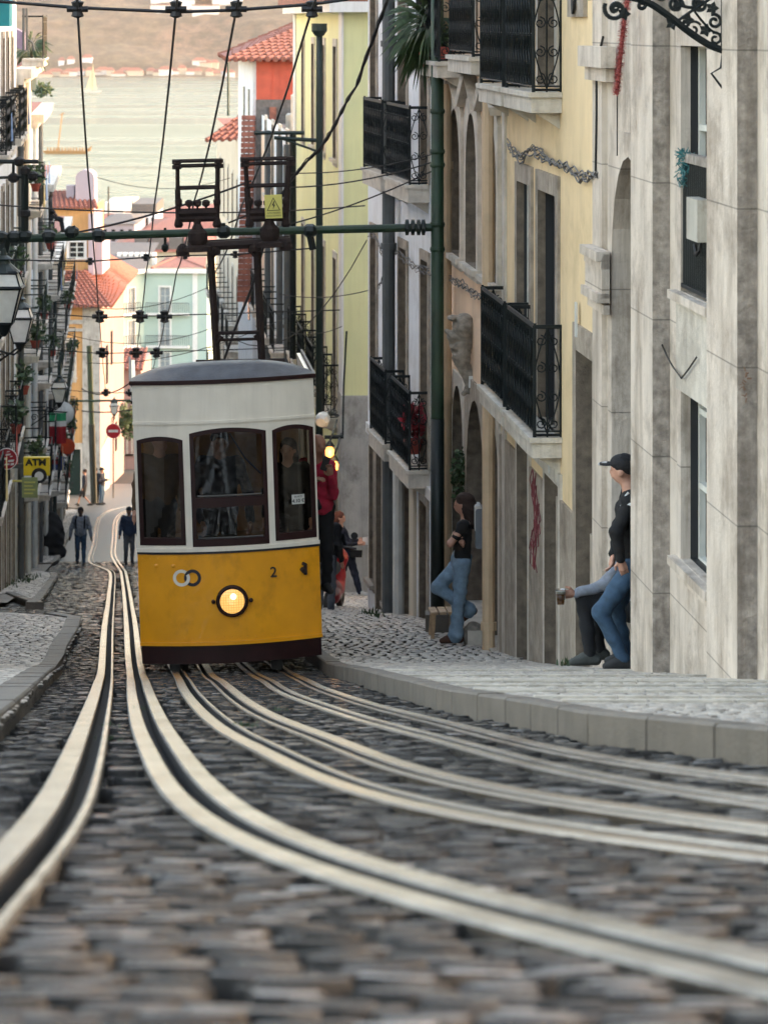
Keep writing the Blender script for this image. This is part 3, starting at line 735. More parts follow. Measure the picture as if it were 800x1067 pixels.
mb = MB(); Yd = FR.Y(495); FR.bx(mb, Yd-.03, Yd+.02, -8.1, -5.75, -.28, -.2); mb.build('door_bar', M['whitepipe'], dr)
shell(root, FR, 37.8, 44.85, zb, 6.0, H, 'peach_plaster')
pipe(root, FR, 37.75+.2, -8.0, 6, .075, 'beigepipe', .1); pipe(root, FR, FR.Y(465.5, .1), -9, 6, .065, 'beigepipe', .1)
balcony(root, FR, 37.95, 40.6, -.42, d=.30, dense=True); 
for yy in (38.9,):
    h_, _ = opening(root, FR, Y=(38.4, 40.0), Z=(-.40, 2.2), dep=.2, w=.14, door=True, kind='glass', ms='stonelight')
balcony(root, FR, 41.6, 44.7, -.52, d=.34, dense=True)
mb = MB()     # stone steps at the doors
FR.bx(mb, FR.Y(506.5)-.05, FR.Y(488)+.05, -9, zr(39.5)+.34, -.28, .22); FR.bx(mb, FR.Y(521), FR.Y(511), -9, zr(38.3)+.2, -.28, .10)
mb.build('doorstep', M['stonelight'], root)
# carved console on the peach wall
exec_console = True

# ===== white house =====
root = empty('white_house', FW.P(49, zr(49)), 'white plastered house with dense black balconies beyond the thick green pole', 'building')
H = []; zb = -12; Z1 = -6.22; Z2 = -2.28
for a, b, lt in ((447, 440, 1), (424.5, 417, 1), (407.5, 401.5, 0), (393, 387.5, 0)):
    for z0_, top in ((Z1, zpy(270, 47)), (Z2, .35)):
        h_, _ = opening(root, FW, Y=(FW.Y(a), FW.Y(b)), Z=(z0_, top if z0_ == Z1 else .6), dep=.16, w=.14, door=True, kind='glass', ms='stonetrim', rows=4); H.append(h_)
for a, b in ((446, 439), (428, 420), (409, 403.5), (399, 393.5), (390.5, 386.5)):
    dd = a > 410 or a == 399
    h_, _ = opening(root, FW, Y=(FW.Y(a), FW.Y(b)), Z=(zb if dd else -9.6+.7, -6.75), dep=.16, w=.13, door=dd, kind='greyshutter', ms='stonetrim'); H.append(h_)
shell(root, FW, 44.92, 53.9, zb, 4.5, H, 'white_plaster')
pipe(root, FW, FW.Y(405.5, .15), -10.5, 4.5, .10, 'greypipe', .16); pipe(root, FW, FW.Y(415, .12), -10.5, -6.5, .09, 'whitepipe', .12)
mb = MB(); FW.bx(mb, FW.Y(434), FW.Y(429.5), zb, zpy(505, 47.5), .0, .05); mb.build('yellow_panel', M['cream_plaster'], root)
balcony(root, FW, 46.35, 48.5, Z1, d=.30, th=.25); balcony(root, FW, 49.2, 51.1, Z1, d=.30, th=.25)
balcony(root, FW, 46.35, 49.0, Z2, d=.30, th=.25); balcony(root, FW, 49.6, 52.0, Z2, d=.30, th=.25)
mb = MB(); FW.bx(mb, 45.1, 53.8, -6.6, -6.44, 0, .05); mb.build('string_course', M['white_trim'], root)

# ===== lime house: end wall facing us and long street front =====
root = empty('lime_house', FG.P(72, zr(72)), 'lime yellow house with white corner strips and a row of green balconies, grey stone base', 'building')
H = []; zb = -15; zt = .2
bays = (68.9, 72.7, 76.5, 80.6)
for Yc in bays:
    h_, _ = opening(root, FG, Y=(Yc-.45, Yc+.45), Z=(-2.85, -.55), dep=.14, w=.16, kind='glass', ms='stonelight', rows=3); H.append(h_)
    h_, _ = opening(root, FG, Y=(Yc-.45, Yc+.45), Z=(-8.05, -4.9), dep=.14, w=.14, kind='leaf', leaf='greenwood', door=True, ms='stonelight'); H.append(h_)
    h_, _ = opening(root, FG, Y=(Yc-.5, Yc+.5), Z=(zb, -9.2), dep=.14, w=.14, kind='leaf', leaf='darkwood', door=True, ms='stonetrim'); H.append(h_)
    balcony(root, FG, Yc-1.1, Yc+1.1, -8.05, d=.34, th=.2, dense=True)
shell(root, FG, 66.5, 84.6, zb, zt, H, 'lime_plaster', thick=7, roof='rooftile', ends=True)
zp = zpy(412, 66.5)
mb = MB(); FG.bx(mb, 66.45, 67.4, zp, zt, .0, .04); mb.build('corner_strip', M['white_trim'], root); mb = MB(); FG.bx(mb, 83.7, 84.62, zb, zt, .0, .04); mb.build('corner_strip', M['white_trim'], root)
mb = MB(); x0 = FG.P(66.5, 0, 0).x; mb.box(x0-.06, x0+7, 66.42, 66.497, zb, zp); FG.bx(mb, 66.43, 67.4, zb, zp, .0, .06); mb.build('stone_base', M['concrete'], root)
mb = MB(); x0 = FG.P(66.5, 0, 0).x; mb.box(x0-.25, x0+7, 66.2, 66.5, zt-.05, zt+.16); FG.bx(mb, 66.2, 84.7, zt-.05, zt+.16, .0, .3); mb.build('cornice', M['white_trim'], root)
mb = MB(); FG.bx(mb, 66.2, 85, zt+.16, zt+.3, -6.5, .4); mb.build('eave_tiles', M['rooftile'], root)

# row beyond the lime house on the right
root = empty('blue_white_house', FG.P(92, zr(92)), 'white and pale blue house with roof terrace beyond the lime house', 'building')
H = []; z0 = -20; zt = -3.2
for Yc in (88, 92, 96, 100.5):
    for zz in (-5.2, -8.6, -12.4):
        h_, _ = opening(root, FG, Y=(Yc-.5, Yc+.5), Z=(zz, zz+2.2), dep=.15, w=.14, kind='glass' if Yc % 8 else 'louvre', ms='stonelight', door=zz < -7); H.append(h_)
    balcony(root, FG, Yc-1.1, Yc+1.1, -8.62, d=.45, dense=False); balcony(root, FG, Yc-1.1, Yc+1.1, -12.42, d=.45, dense=False)
shell(root, FG, 84.7, 103.5, z0, zt, H, 'white_plaster', thick=8, roof='slate')
mb = MB(); FG.bx(mb, 89.9, 94.3, z0, zt-.2, .0, .02); mb.build('blue_band', M['blue_plaster'], root)
mb = MB(); FG.bx(mb, 97, 103.5, z0, zt-.2, .0, .02); mb.build('peach_band', M['peach_plaster'], root)
for Yq, m_ in ((86, 'greypipe'), (90, 'greypipe'), (97, 'greypipe')): pipe(root, FG, Yq, -18, zt, .09, m_)
mb = MB()
x1 = FG.P(95, 0).x
mb.box(x1+.3, x1+2.0, 95, 97, zt, zt+.5); mb.box(x1+.5, x1+.62, 93, 97, zt, zt+1.1); mb.box(x1+2.1, x1+2.4, 96, 96.4, zt, zt+2.0)
mb.build('terrace_parapet', M['stonelight'], root)
root = empty('red_gable_house', FG.P(110, zr(110)), 'tall house with red tile-clad end wall and tiled hip roof standing against the water', 'building')
FH = Fac(4.25, -.08, 1); x0 = FH.P(104, 0).x; z0 = -20; ze = zpy(60, 104)
mb = MB(); mb.hexa([(x0,104,z0),(x0+7,104,z0),(x0+5,116,z0),(FH.P(116,0).x,116,z0),(x0,104,ze),(x0+7,104,ze),(x0+5,116,ze),(FH.P(116,0).x,116,ze)]); mb.build('wall', M['white_plaster'], root)
mb = MB(); mb.box(x0+.12, x0+6.9, 103.93, 103.99, -4.2, ze)
for k in range(26): mb.box(x0+.6+k*.24, x0+.62+k*.24, 103.90, 103.93, -4.2, ze)
mb.build('tile_cladding', M['red_tilewall'], root)
for a_, b_ in ((106, -4.6), (110, -4.6), (106, -9.5), (110, -9.5)): mb = MB(); FH.bx(mb, a_, a_+1, b_, b_+2.4, 0, .03); mb.build('window', M['darkglass'], root)
def tiled(mb, A, B, C, D, n=None, r=.085):
    """A-B the eave, D-C the ridge: a sheet with rows of half-round tiles running up it"""
    A, B, C, D = map(Vector, (A, B, C, D)); W = (B-A).length; n = n or max(3, int(W/.24)); nr = (B-A).cross(D-A).normalized()
    if nr.z < 0: nr = -nr
    mb.quad(A, B, C, D)
    for k in range(n+1):
        t = k/n; p = A.lerp(B, t); q = D.lerp(C, t); L = (q-p).length; m = max(1, int(L/.42))
        for j in range(m):
            a = p.lerp(q, j/m); b = p.lerp(q, (j+1.04)/m)
            mb.tube([a+nr*.02, b-nr*.012], [r*1.12, r*.88], 6, caps=True)
mb = MB(); rx0 = x0-.75; yr = 103.4
ap = Vector((x0+4.2, 112, zpy(8, 106)+.3))
tiled(mb, (rx0, yr, ze-.05), (x0+7.4, yr, ze-.05), (x0+5, 111, ap.z), (ap.x-.8, 111, ap.z))
tiled(mb, (rx0, yr, ze-.05), (rx0-.9, 116.5, ze-.05), (ap.x-1.2, 114, ap.z), (ap.x-.8, 111, ap.z))
mb.build('roof', M['rooftile'], root)
# red tile stack and grey wall below, its own lower annexe
root = empty('tiled_annexe', (x0+.4, 102.5, zr(102)), 'narrow annexe edged with red roof tiles beside a rough grey stone wall', 'building')
mb = MB(); mb.box(x0+.12, x0+5.2, 103.6, 103.88, -9.5, zpy(104, 103)); mb.build('stone_wall', M['slate'], root)
mb = MB()
for k in range(34):
    z = -3.1-k*.17; xx = x0-.32-k*.004; mb.box(xx, xx+.42, 103.55, 103.86, z, z+.14); 
mb.box(x0+.55, x0+.75, 103.5, 103.88, -5.6, -2.7); mb.build('tile_column', M['rooftile'], root)
mb = MB(); mb.hexa([(x0+1.5,103.0,-3.0),(x0+4.6,103.0,-4.3),(x0+4.6,103.6,-4.3),(x0+1.5,103.6,-3.0),(x0+1.5,103.0,-2.7),(x0+4.6,103.0,-4.0),(x0+4.6,103.6,-4.0),(x0+1.5,103.6,-2.7)]); mb.build('coping', M['white_trim'], root)
root = empty('pale_house', FG.P(137, zr(137)), 'narrow pale house with small tiled roof overhang at the waterside end of the right row', 'building')
H = []; 
for Yc in (119, 124, 129, 134, 139, 144):
    for zz in (-8, -11.6, -15.2):
        h_, _ = opening(root, FG, Y=(Yc-.5, Yc+.5), Z=(zz, zz+2.1), dep=.15, w=.14, kind='glass', ms='stonelight'); H.append(h_)
    for zz in (-11.65, -15.25): balcony(root, FG, Yc-1.2, Yc+1.2, zz, d=.6, dense=False)
shell(root, FG, 116.4, 150, -24, -4.4, H, 'cream_plaster', thick=5, roof='rooftile')
mb = MB(); a = FG.P(125.1, 0, .9).x
tiled(mb, (a-.2, 124.8, -4.5), (a+3.2, 124.8, -4.4), (a+3.0, 127.5, -3.2), (a+1.6, 127.5, -3.2), n=12); mb.build('roof_overhang', M['rooftile'], root)
mb = MB(); a = FG.P(126, 0, .3).x; mb.box(a, a+.05, 125.5, 126.4, -3.6, -1.6); mb.build('terrace_shutter', M['greenwood'], root)
# ------------------------------------------------------------------ smooth bodies: distance fields meshed by surface nets
def sdf_eval(prims, X, Y, Z, k):
    f = None
    for p in prims:
        t = p[0]
        if t == 'c':
            a, b, r0, r1 = np.array(p[1], float), np.array(p[2], float), p[3], p[4]
            d = b-a; L = max(1e-9, d@d)
            tt = np.clip(((X-a[0])*d[0]+(Y-a[1])*d[1]+(Z-a[2])*d[2])/L, 0, 1)
            g = np.sqrt((X-a[0]-tt*d[0])**2+(Y-a[1]-tt*d[1])**2+(Z-a[2]-tt*d[2])**2)-(r0+(r1-r0)*tt)
        else:
            c, r = np.array(p[1], float), np.array(p[2], float); x, y, z = X-c[0], Y-c[1], Z-c[2]
            if len(p) > 3 and p[3] is not None:
                Mx = np.array(p[3]); x, y, z = Mx[0,0]*x+Mx[1,0]*y+Mx[2,0]*z, Mx[0,1]*x+Mx[1,1]*y+Mx[2,1]*z, Mx[0,2]*x+Mx[1,2]*y+Mx[2,2]*z
            k0 = np.sqrt((x/r[0])**2+(y/r[1])**2+(z/r[2])**2); k1 = np.sqrt((x/r[0]**2)**2+(y/r[1]**2)**2+(z/r[2]**2)**2)+1e-9
            g = k0*(k0-1)/k1
        if t == '-e': f = np.maximum(f, -g); continue
        if f is None: f = g; continue
        h = np.maximum(k-np.abs(f-g), 0)/k; f = np.minimum(f, g)-h*h*k*.25
    return f
def nets(prims, h, k=.04, wob=0., wf=18., seed=0):
    lo = np.array([9e9]*3); hi = -lo
    for p in prims:
        if p[0] == 'c':
            r = max(p[3], p[4])
            for q in (p[1], p[2]): lo = np.minimum(lo, np.array(q)-r); hi = np.maximum(hi, np.array(q)+r)
        elif p[0] == 'e': r = max(p[2]); lo = np.minimum(lo, np.array(p[1])-r); hi = np.maximum(hi, np.array(p[1])+r)
    lo -= h*3+k*.4; hi += h*3+k*.4
    n = np.ceil((hi-lo)/h).astype(int)+1
    ax = [lo[i]+h*np.arange(n[i]) for i in range(3)]
    X, Y, Z = np.meshgrid(*ax, indexing='ij'); f = sdf_eval(prims, X, Y, Z, k)
    if wob: f = f+wob*(np.sin(wf*(X*.8+Z*1.3)+seed)*np.sin(wf*(Y*.9-Z*.7)+seed*2)+.5*np.sin(wf*2.1*(Z+X*.4+Y*.6)+seed))
    s = f < 0
    cs = [(0,0,0),(1,0,0),(0,1,0),(1,1,0),(0,0,1),(1,0,1),(0,1,1),(1,1,1)]
    def sl(o): return tuple(slice(o[i], n[i]-1+o[i]) for i in range(3))
    S = [s[sl(o)] for o in cs]; Fv = [f[sl(o)] for o in cs]
    tot = sum(x.astype(int) for x in S); act = (tot > 0) & (tot < 8)
    idx = -np.ones(act.shape, int); na = act.sum(); idx[act] = np.arange(na)
    acc = np.zeros((na, 3)); cnt = np.zeros(na)
    for a in range(8):
        for b in range(a+1, 8):
            df = np.array(cs[b])-np.array(cs[a])
            if np.abs(df).sum() != 1: continue
            fa, fb = Fv[a][act], Fv[b][act]; cr = (fa < 0) != (fb < 0)
            t = np.where(cr, fa/np.where(cr, fa-fb, 1), 0)
            acc += cr[:, None]*(np.array(cs[a])[None]+t[:, None]*df[None]); cnt += cr
    base = np.argwhere(act); V = lo+h*(base+acc/np.maximum(cnt, 1)[:, None])
    Q = []
    for d in range(3):
        e = [0, 0, 0]; e[d] = 1; u, v = [(1, 2), (2, 0), (0, 1)][d]
        A = s[tuple(slice(1, n[i]-1) for i in range(3))]
        B = s[tuple(slice(1+e[i], n[i]-1+e[i]) for i in range(3))]
        cr = np.argwhere(A != B)+1
        if len(cr) == 0: continue
        cr = cr[np.all(cr < n-1, axis=1)]
        flip = s[cr[:, 0], cr[:, 1], cr[:, 2]]
        eu = np.zeros(3, int); eu[u] = 1; ev = np.zeros(3, int); ev[v] = 1
        g = lambda o: idx[tuple((cr-o).T)]
        q = np.stack([g(eu+ev), g(ev), g(0*eu), g(eu)], 1)
        q[~flip] = q[~flip][:, ::-1]; Q.append(q)
    Q = np.concatenate(Q); Q = Q[(Q >= 0).all(1)]
    return V, Q
def blob(name, prims, m, parent=None, h=.012, k=.04, wob=0., wf=18., seed=0, extra=None):
    V, Q = nets(prims, h, k, wob, wf, seed)
    for (pr, hh, kk) in (extra or []):
        V2, Q2 = nets(pr, hh, kk); Q = np.concatenate([Q, Q2+len(V)]); V = np.concatenate([V, V2])
    return mesh_np(name, V, Q, m, parent, smooth=True, local=True)
skinc = {'light': (.50, .27, .19, 1), 'tan': (.34, .17, .11, 1), 'dark': (.08, .042, .03, 1)}
for k_, v_ in skinc.items(): dm('skin_'+k_, v_, rough=.5, var=.1, scale=12)
def cloth(k, col, **kw): return dm(k, col, rough=.85, var=kw.get('var', .25), scale=kw.get('scale', 18), bump=.25, bscale=180) if k not in M else M[k]

def hand(W, F_, S, curl, r=1.0):
    """W wrist, F_ unit towards the fingers, S unit towards the thumb side; curl in radians"""
    W, F_, S = Vector(W), Vector(F_).normalized(), Vector(S).normalized(); N = F_.cross(S).normalized(); S = N.cross(F_)
    pr = [('c', W, W+F_*.085*r, .024*r, .026*r), ('c', W+F_*.03*r+S*.02*r, W+F_*.085*r+S*.024*r, .016*r, .014*r), ('c', W+F_*.03*r-S*.02*r, W+F_*.08*r-S*.027*r, .015*r, .013*r)]
    for i, (off, L) in enumerate(((.028, .072), (.010, .08), (-.009, .075), (-.027, .06))):
        p = W+F_*.088*r+S*off*r; a = 0; L *= r
        for sg, rr in ((.45, .0095), (.32, .0085), (.25, .0075)):
            a += curl*(.8 if sg > .4 else 1); q = p+(F_*math.cos(a)+N*math.sin(a))*L*sg*1.05; pr.append(('c', p, q, rr*r, rr*r*.92)); p = q
    p = W+F_*.02*r+S*.022*r; q = p+(F_*.6+S*.75+N*.25*curl).normalized()*.04*r; t = q+(F_*.9+S*.25+N*.35*curl).normalized()*.033*r
    pr += [('c', p, q, .0135*r, .011*r), ('c', q, t, .0105*r, .0085*r)]
    return pr
BASE = dict(head=(0,0,1.60), neck=(0,.01,1.46), chest=(0,.01,1.26), pelvis=(0,0,.97), shL=(-.18,.01,1.41), shR=(.18,.01,1.41), elL=(-.235,.03,1.13), elR=(.235,.03,1.13),
            wrL=(-.25,-.05,.88), wrR=(.25,-.05,.88), hipL=(-.085,0,.93), hipR=(.085,0,.93), knL=(-.095,-.02,.50), knR=(.095,-.02,.50), anL=(-.10,.03,.085), anR=(.10,.03,.085),
            face=(0,-1,0), toeL=(-.02,-1,0), toeR=(.02,-1,0))
def person(label, loc, pose, yaw=0., skin='light', top='shirt', sleeve=1.0, bottom='jeans', flare=0., shoes='darkshoe', hair=None, hairlen=0., cap=None, res=.014, hands=None, bulk=1.0, group=None, coat=0., shorts=False, scale=1.0, parts=(), hem=0.02):
    J = {k: Vector(v) for k, v in BASE.items()}; J.update({k: Vector(v) for k, v in pose.items()})
    b = bulk
    root = empty('person', loc, label, 'person', group, (0, 0, yaw)); root.scale = (scale,)*3
    hd = J['head']; fc = J['face'].normalized(); up = (hd-J['neck']).normalized()
    rt = fc.cross(up).normalized(); up2 = rt.cross(fc)
    Mx = np.array([list(rt), list(fc), list(up2)]).T          # columns: right, face, up
    e = lambda o: hd+rt*o[0]+fc*o[1]+up2*o[2]
    body = [('e', e((0, -.01, .03)), (.076, .096, .088), Mx), ('e', e((0, .022, -.035)), (.058, .068, .078), Mx), ('c', e((0, .088, .0)), e((0, .102, -.022)), .010, .014),
            ('e', e((.078, -.008, -.01)), (.012, .02, .03), Mx), ('e', e((-.078, -.008, -.01)), (.012, .02, .03), Mx), ('c', e((-.022, .083, -.052)), e((.022, .083, -.052)), .009, .009),
            ('c', e((-.03, .076, .022)), e((.03, .076, .022)), .012, .012),
            ('c', J['neck'], hd+up2*-.05, .052, .050), ('c', J['neck'], J['chest'], .055, .07), ('c', J['chest'], J['pelvis'], .075, .085), ('c', J['shL'], J['shR'], .042, .042)]
    for s in 'LR':
        body += [('c', J['sh'+s], J['el'+s], .046, .037), ('c', J['el'+s], J['wr'+s], .037, .026),
                 ('c', J['hip'+s], J['kn'+s], .070, .048), ('c', J['kn'+s], J['an'+s], .046, .030),
                 ('c', J['an'+s], J['an'+s]+J['toe'+s].normalized()*.10-Vector((0, 0, .05)), .028, .020)]
    ex = []
    hh = hands or {}
    for s in 'LR':
        d = (J['wr'+s]-J['el'+s]).normalized(); th = Vector(hh.get(s, {}).get('thumb', (0, -1, 0) if abs(d.y) < .8 else (1 if s == 'L' else -1, 0, 0)))
        fd = Vector(hh.get(s, {}).get('dir', d)); 
        if res <= .016: ex.append((hand(J['wr'+s], fd, th, hh.get(s, {}).get('curl', .35 if s == 'L' else .35)), .0042, .008))
        else: body += [('c', J['wr'+s], J['wr'+s]+fd*.09, .024, .028), ('c', J['wr'+s]+fd*.08, J['wr'+s]+fd*.15, .018, .010), ('c', J['wr'+s]+fd*.03, J['wr'+s]+fd*.05+th.normalized()*.05, .012, .009)]
    blob('body', body, M['skin_'+skin], root, h=res, k=.03, extra=ex)
    if res <= .016:
        em = MB()
        for sx in (-1, 1): em.lathe(e((sx*.031, .079, .006)), [(.0, -.008), (.011, -.004), (.012, 0), (.009, .005), (0, .008)], 8, fc)
        em.build('eye', M['darkglass'], root, local=True, smooth=True)
    w = .016*b
    sh = [('c', J['shL']+Vector((.03, 0, -.01)), J['shR']-Vector((.03, 0, .01)), .062*b, .062*b)]
    ax_ = (J['shR']-J['shL']).normalized()
    for sx in (-1, 1): sh += [('c', J['chest']+ax_*.075*sx+Vector((0, 0, .05)), J['pelvis']+ax_*.055*sx+Vector((0, 0, -hem)), .108*b, .108*b)]
    for s in 'LR':
        sh.append(('c', J['sh'+s], J['sh'+s].lerp(J['el'+s], min(1, sleeve*2)), .062*b, .052*b))
        if sleeve > .5: sh.append(('c', J['el'+s], J['el'+s].lerp(J['wr'+s], (sleeve-.5)*1.9), .052*b, .040*b))
    if coat: sh += [('c', J['pelvis'], J['pelvis']-Vector((0, 0, coat)), .15*b, .16*b)]
    blob('shirt' if sleeve < .9 else 'jacket', sh, M[top], root, h=res, k=.045, wob=.0065*b, wf=27, seed=len(label))
    tr = [('c', J['pelvis'], J['hipL'], .112, .098), ('c', J['pelvis'], J['hipR'], .112, .098)]
    for s in 'LR':
        tr.append(('c', J['hip'+s], J['kn'+s], .098, .070))
        if not shorts:
            kn, an = J['kn'+s], J['an'+s]; tr += [('c', kn, kn.lerp(an, .55), .070, .058+flare*.25), ('c', kn.lerp(an, .55), kn.lerp(an, .97), .058+flare*.25, .054+flare)]
    blob('trousers', tr, M[bottom], root, h=res, k=.03, wob=.0055, wf=26, seed=3+len(label))
    sb = []
    for s in 'LR':
        a = J['an'+s]; t = J['toe'+s].normalized(); a0 = a-t*.05; 
        sb += [('c', a0-Vector((0, 0, .035)), a+t*.15-Vector((0, 0, .048)), .040, .032), ('c', a, a0-Vector((0, 0, .03)), .044, .044), ('c', a+Vector((0, 0, .01)), a+t*.11-Vector((0, 0, .03)), .044, .034)]
    blob('shoes', sb, M[shoes], root, h=min(res, .012), k=.02)
    if hair:
        hp = [('e', e((0, -.022, .045)), (.090, .104, .092), Mx)]
        if hairlen: hp += [('c', e((.0, -.055, .02)), e((.0, -.075, -.06)), .085, .085), ('c', e((.055, -.045, -.04)), e((.06, -.06, -.05-hairlen)), .055, .045), ('c', e((-.055, -.045, -.04)), e((-.06, -.06, -.05-hairlen)), .055, .045), ('c', e((0, -.07, -.05)), e((0, -.085, -.06-hairlen*1.05)), .065, .05)]
        hp += [('-e', e((0, .085, -.03)), (.066, .08, .085), Mx)]
        blob('hair', hp, M[hair], root, h=min(res, .011), k=.03, wob=.004, wf=60)
    if cap:
        cp = [('e', e((0, -.005, .062)), (.092, .108, .070), Mx), ('e', e((0, .13, .045)), (.062, .075, .010), Mx), ('-e', e((0, 0, -.03)), (.085, .10, .08), Mx)]
        blob('cap', cp, M[cap], root, h=min(res, .009), k=.012)
    return root, J, e
# ------------------------------------------------------------------ the tram
dm('tram_yellow', (.80, .335, .006, 1), rough=.32, var=.10, scale=3, bump=.05, bscale=60, coat=.3, dirt='5a3a10', dirtamt=.25)
dm('tram_white', (.76, .70, .60, 1), rough=.4, var=.08, scale=3, bump=.05, streak=.15, coat=.2)
dm('maroon', (.020, .004, .004, 1), rough=.5, spec=.3, var=.3, scale=8)
dm('roofgrey', (.075, .08, .09, 1), rough=.45, var=.35, scale=6, streak=.3, bump=.2)
dm('black', (.010, .010, .011, 1), rough=.5)
dm('rust', (.020, .009, .007, 1), rough=.8, var=.5, scale=14, bump=.4)
dm('brownwood', (.36, .19, .06, 1), rough=.5, var=.3, scale=6)
dm('navy', (.012, .014, .026, 1), rough=.5)
dm('brass', (.60, .42, .12, 1), rough=.3, metal=1)
dm('signyellow', (.66, .60, .16, 1), rough=.5, var=.06)
M['tglass'] = glass('tglass', (.52, .48, .40, 1), .9, .07)
TY = 35.0; TL = at(242, 687, TY)
tram = empty('tram', TL, 'old yellow and white funicular tram coming up the rails with its round headlight lit', 'tram', rot=(0, R(-2.0), R(4.4)))
HW = .945; BOW = .20
def yf(x): return -BOW*(1-(x/HW)**2)+BOW
def fp(x, z, d=0.): return Vector((x, yf(x)-BOW-d, z)) if False else Vector((x, -BOW*(1-min(1, abs(x)/HW)**2)-d, z))
NX = [-HW+2*HW*i/40 for i in range(41)]
def fpanel(mb, x0, x1, z0f, z1f, d=0., th=.0, mi=0, nx=14):
    """a sheet of the curved front between two heights (numbers or functions of x), with thickness th if given"""
    c0 = z0f if callable(z0f) else (lambda x: z0f); c1 = z1f if callable(z1f) else (lambda x: z1f)
    xs = [x0+(x1-x0)*i/nx for i in range(nx+1)]; n = nx+1
    if th == 0:
        vs = [fp(x, c0(x), d) for x in xs]+[fp(x, c1(x), d) for x in xs]; mb.add(vs, [(i, i+1, n+i+1, n+i) for i in range(nx)], mi); return
    vs = [fp(x, c0(x), d) for x in xs]+[fp(x, c1(x), d) for x in xs]+[fp(x, c0(x), d-th) for x in xs]+[fp(x, c1(x), d-th) for x in xs]
    fs = [(i, i+1, n+i+1, n+i) for i in range(nx)]+[(2*n+i, 2*n+i+1, 3*n+i+1, 3*n+i) for i in range(nx)]+[(i, i+1, 2*n+i+1, 2*n+i) for i in range(nx)]+[(n+i, n+i+1, 3*n+i+1, 3*n+i) for i in range(nx)]
    fs += [(0, n, 3*n, 2*n), (n-1, 2*n-1, 4*n-1, 3*n-1)]
    mb.add(vs, fs, mi)
WIN = [(-.915, -.44, 1.235, 2.365, .040), (-.37, .425, 1.215, 2.44, .050), (.49, .925, 1.235, 2.43, .045)]
Z_MOLD = 2.50; ZTOP = 2.90
# white window zone and head board
mb = MB()
edges = [-HW, -.915, -.44, -.37, .425, .49, .925, HW]
for a, b in ((-HW, -.915), (-.44, -.37), (.425, .49), (.925, HW)): fpanel(mb, a, b, 1.19, Z_MOLD, 0, .05, nx=4)
for (a, b, z0, z1, rise) in WIN:
    m_ = (a+b)/2; hw_ = (b-a)/2; top = lambda x, z1=z1, rise=rise, m_=m_, hw_=hw_: z1-rise*((x-m_)/hw_)**2
    fpanel(mb, a, b, 1.19, z0, 0, .05, nx=10); fpanel(mb, a, b, top, Z_MOLD, 0, .05, nx=14)
fpanel(mb, -HW, HW, Z_MOLD, ZTOP, 0, .05, nx=30)
fpanel(mb, -HW-.005, HW+.005, Z_MOLD-.01, Z_MOLD+.02, .018, .02, nx=30)
fpanel(mb, -HW-.01, HW+.01, 1.165, 1.20, .022, .03, nx=30)
for x in (-.405, .4575): fpanel(mb, x-.004, x+.004, 1.2, Z_MOLD, .006, .006, nx=1)
# a gentle fold each side
mb.build('front_panel', M['tram_white'], tram, local=True)
mb = MB(); fpanel(mb, -HW, HW, .19, 1.14, 0, .05, nx=30); fpanel(mb, -HW-.006, HW+.006, .19, .225, .02, .02, nx=30)
for x, z in ((-.76, 1.02), (-.58, 1.02)): mb.lathe(fp(x, z, .002), [(.022, 0), (.02, .012), (.0, .02)], 10, (0, -1, 0))
for x in (-.93, -.5, 0., .5, .93): fpanel(mb, x-.0015, x+.0015, .23, 1.13, .0035, .003, nx=1) if abs(x) > .9 else None
for z in (.27, 1.10):
    for k in range(23): x = -.90+k*.082; mb.lathe(fp(x, z, .0), [(.006, 0), (.005, .003), (0, .005)], 6, (0, -1, 0))
mb.build('yellow_front', M['tram_yellow'], tram, local=True)
mb = MB(); fpanel(mb, -HW-.002, HW+.002, 1.14, 1.164, .012, .05, nx=30); mb.build('waist_strip', M['black'], tram, local=True)
mb = MB(); fpanel(mb, -HW+.01, HW-.01, 0, .188, -.005, .05, nx=30)
for s_ in (-1, 1): mb.box(s_*(HW-.03), s_*(HW-.01), .02, 2.5, 0, .185)
mb.build('skirt', M['maroon'], tram, local=True)
for i, (a, b, z0, z1, rise) in enumerate(WIN):
    m_ = (a+b)/2; hw_ = (b-a)/2
    def top(x, o=0.): return z1-o-rise*((x-m_)/hw_)**2
    t = .045; mb = MB(); dd = .008
    fpanel(mb, a, a+t, z0, lambda x: top(x), dd, .07, nx=2); fpanel(mb, b-t, b, z0, lambda x: top(x), dd, .07, nx=2)
    fpanel(mb, a+t, b-t, z0, z0+.075, dd, .07, nx=8); fpanel(mb, a+t, b-t, lambda x: top(x, .045), lambda x: top(x), dd, .07, nx=10)
    if i == 1:
        fpanel(mb, a+t, b-t, 1.62, 1.72, dd+.004, .07, nx=8)
    f = mb.build('windscreen' if i == 1 else 'front_window', M['maroon'], tram, local=True)
    if i == 1:
        mb = MB(); fpanel(mb, a+t+.02, b-t-.02, 1.735, 1.75, dd+.01, .01, nx=8); fpanel(mb, a+t+.02, b-t-.02, 1.30, 1.312, dd+.01, .01, nx=8); mb.build('bead', M['greywire'], f, local=True)
        mb = MB(); mb.tube([fp(.05, 2.38, .03), fp(.2, 2.12, .035), fp(.36, 1.95, .035)], .008, 5); mb.build('wiper', M['black'], f, local=True)
    mb = MB(); fpanel(mb, a+t*.6, b-t*.6, z0+.04, lambda x: top(x, .03), -.03, 0, nx=10); mb.build('pane', M['tglass'], f, local=True)
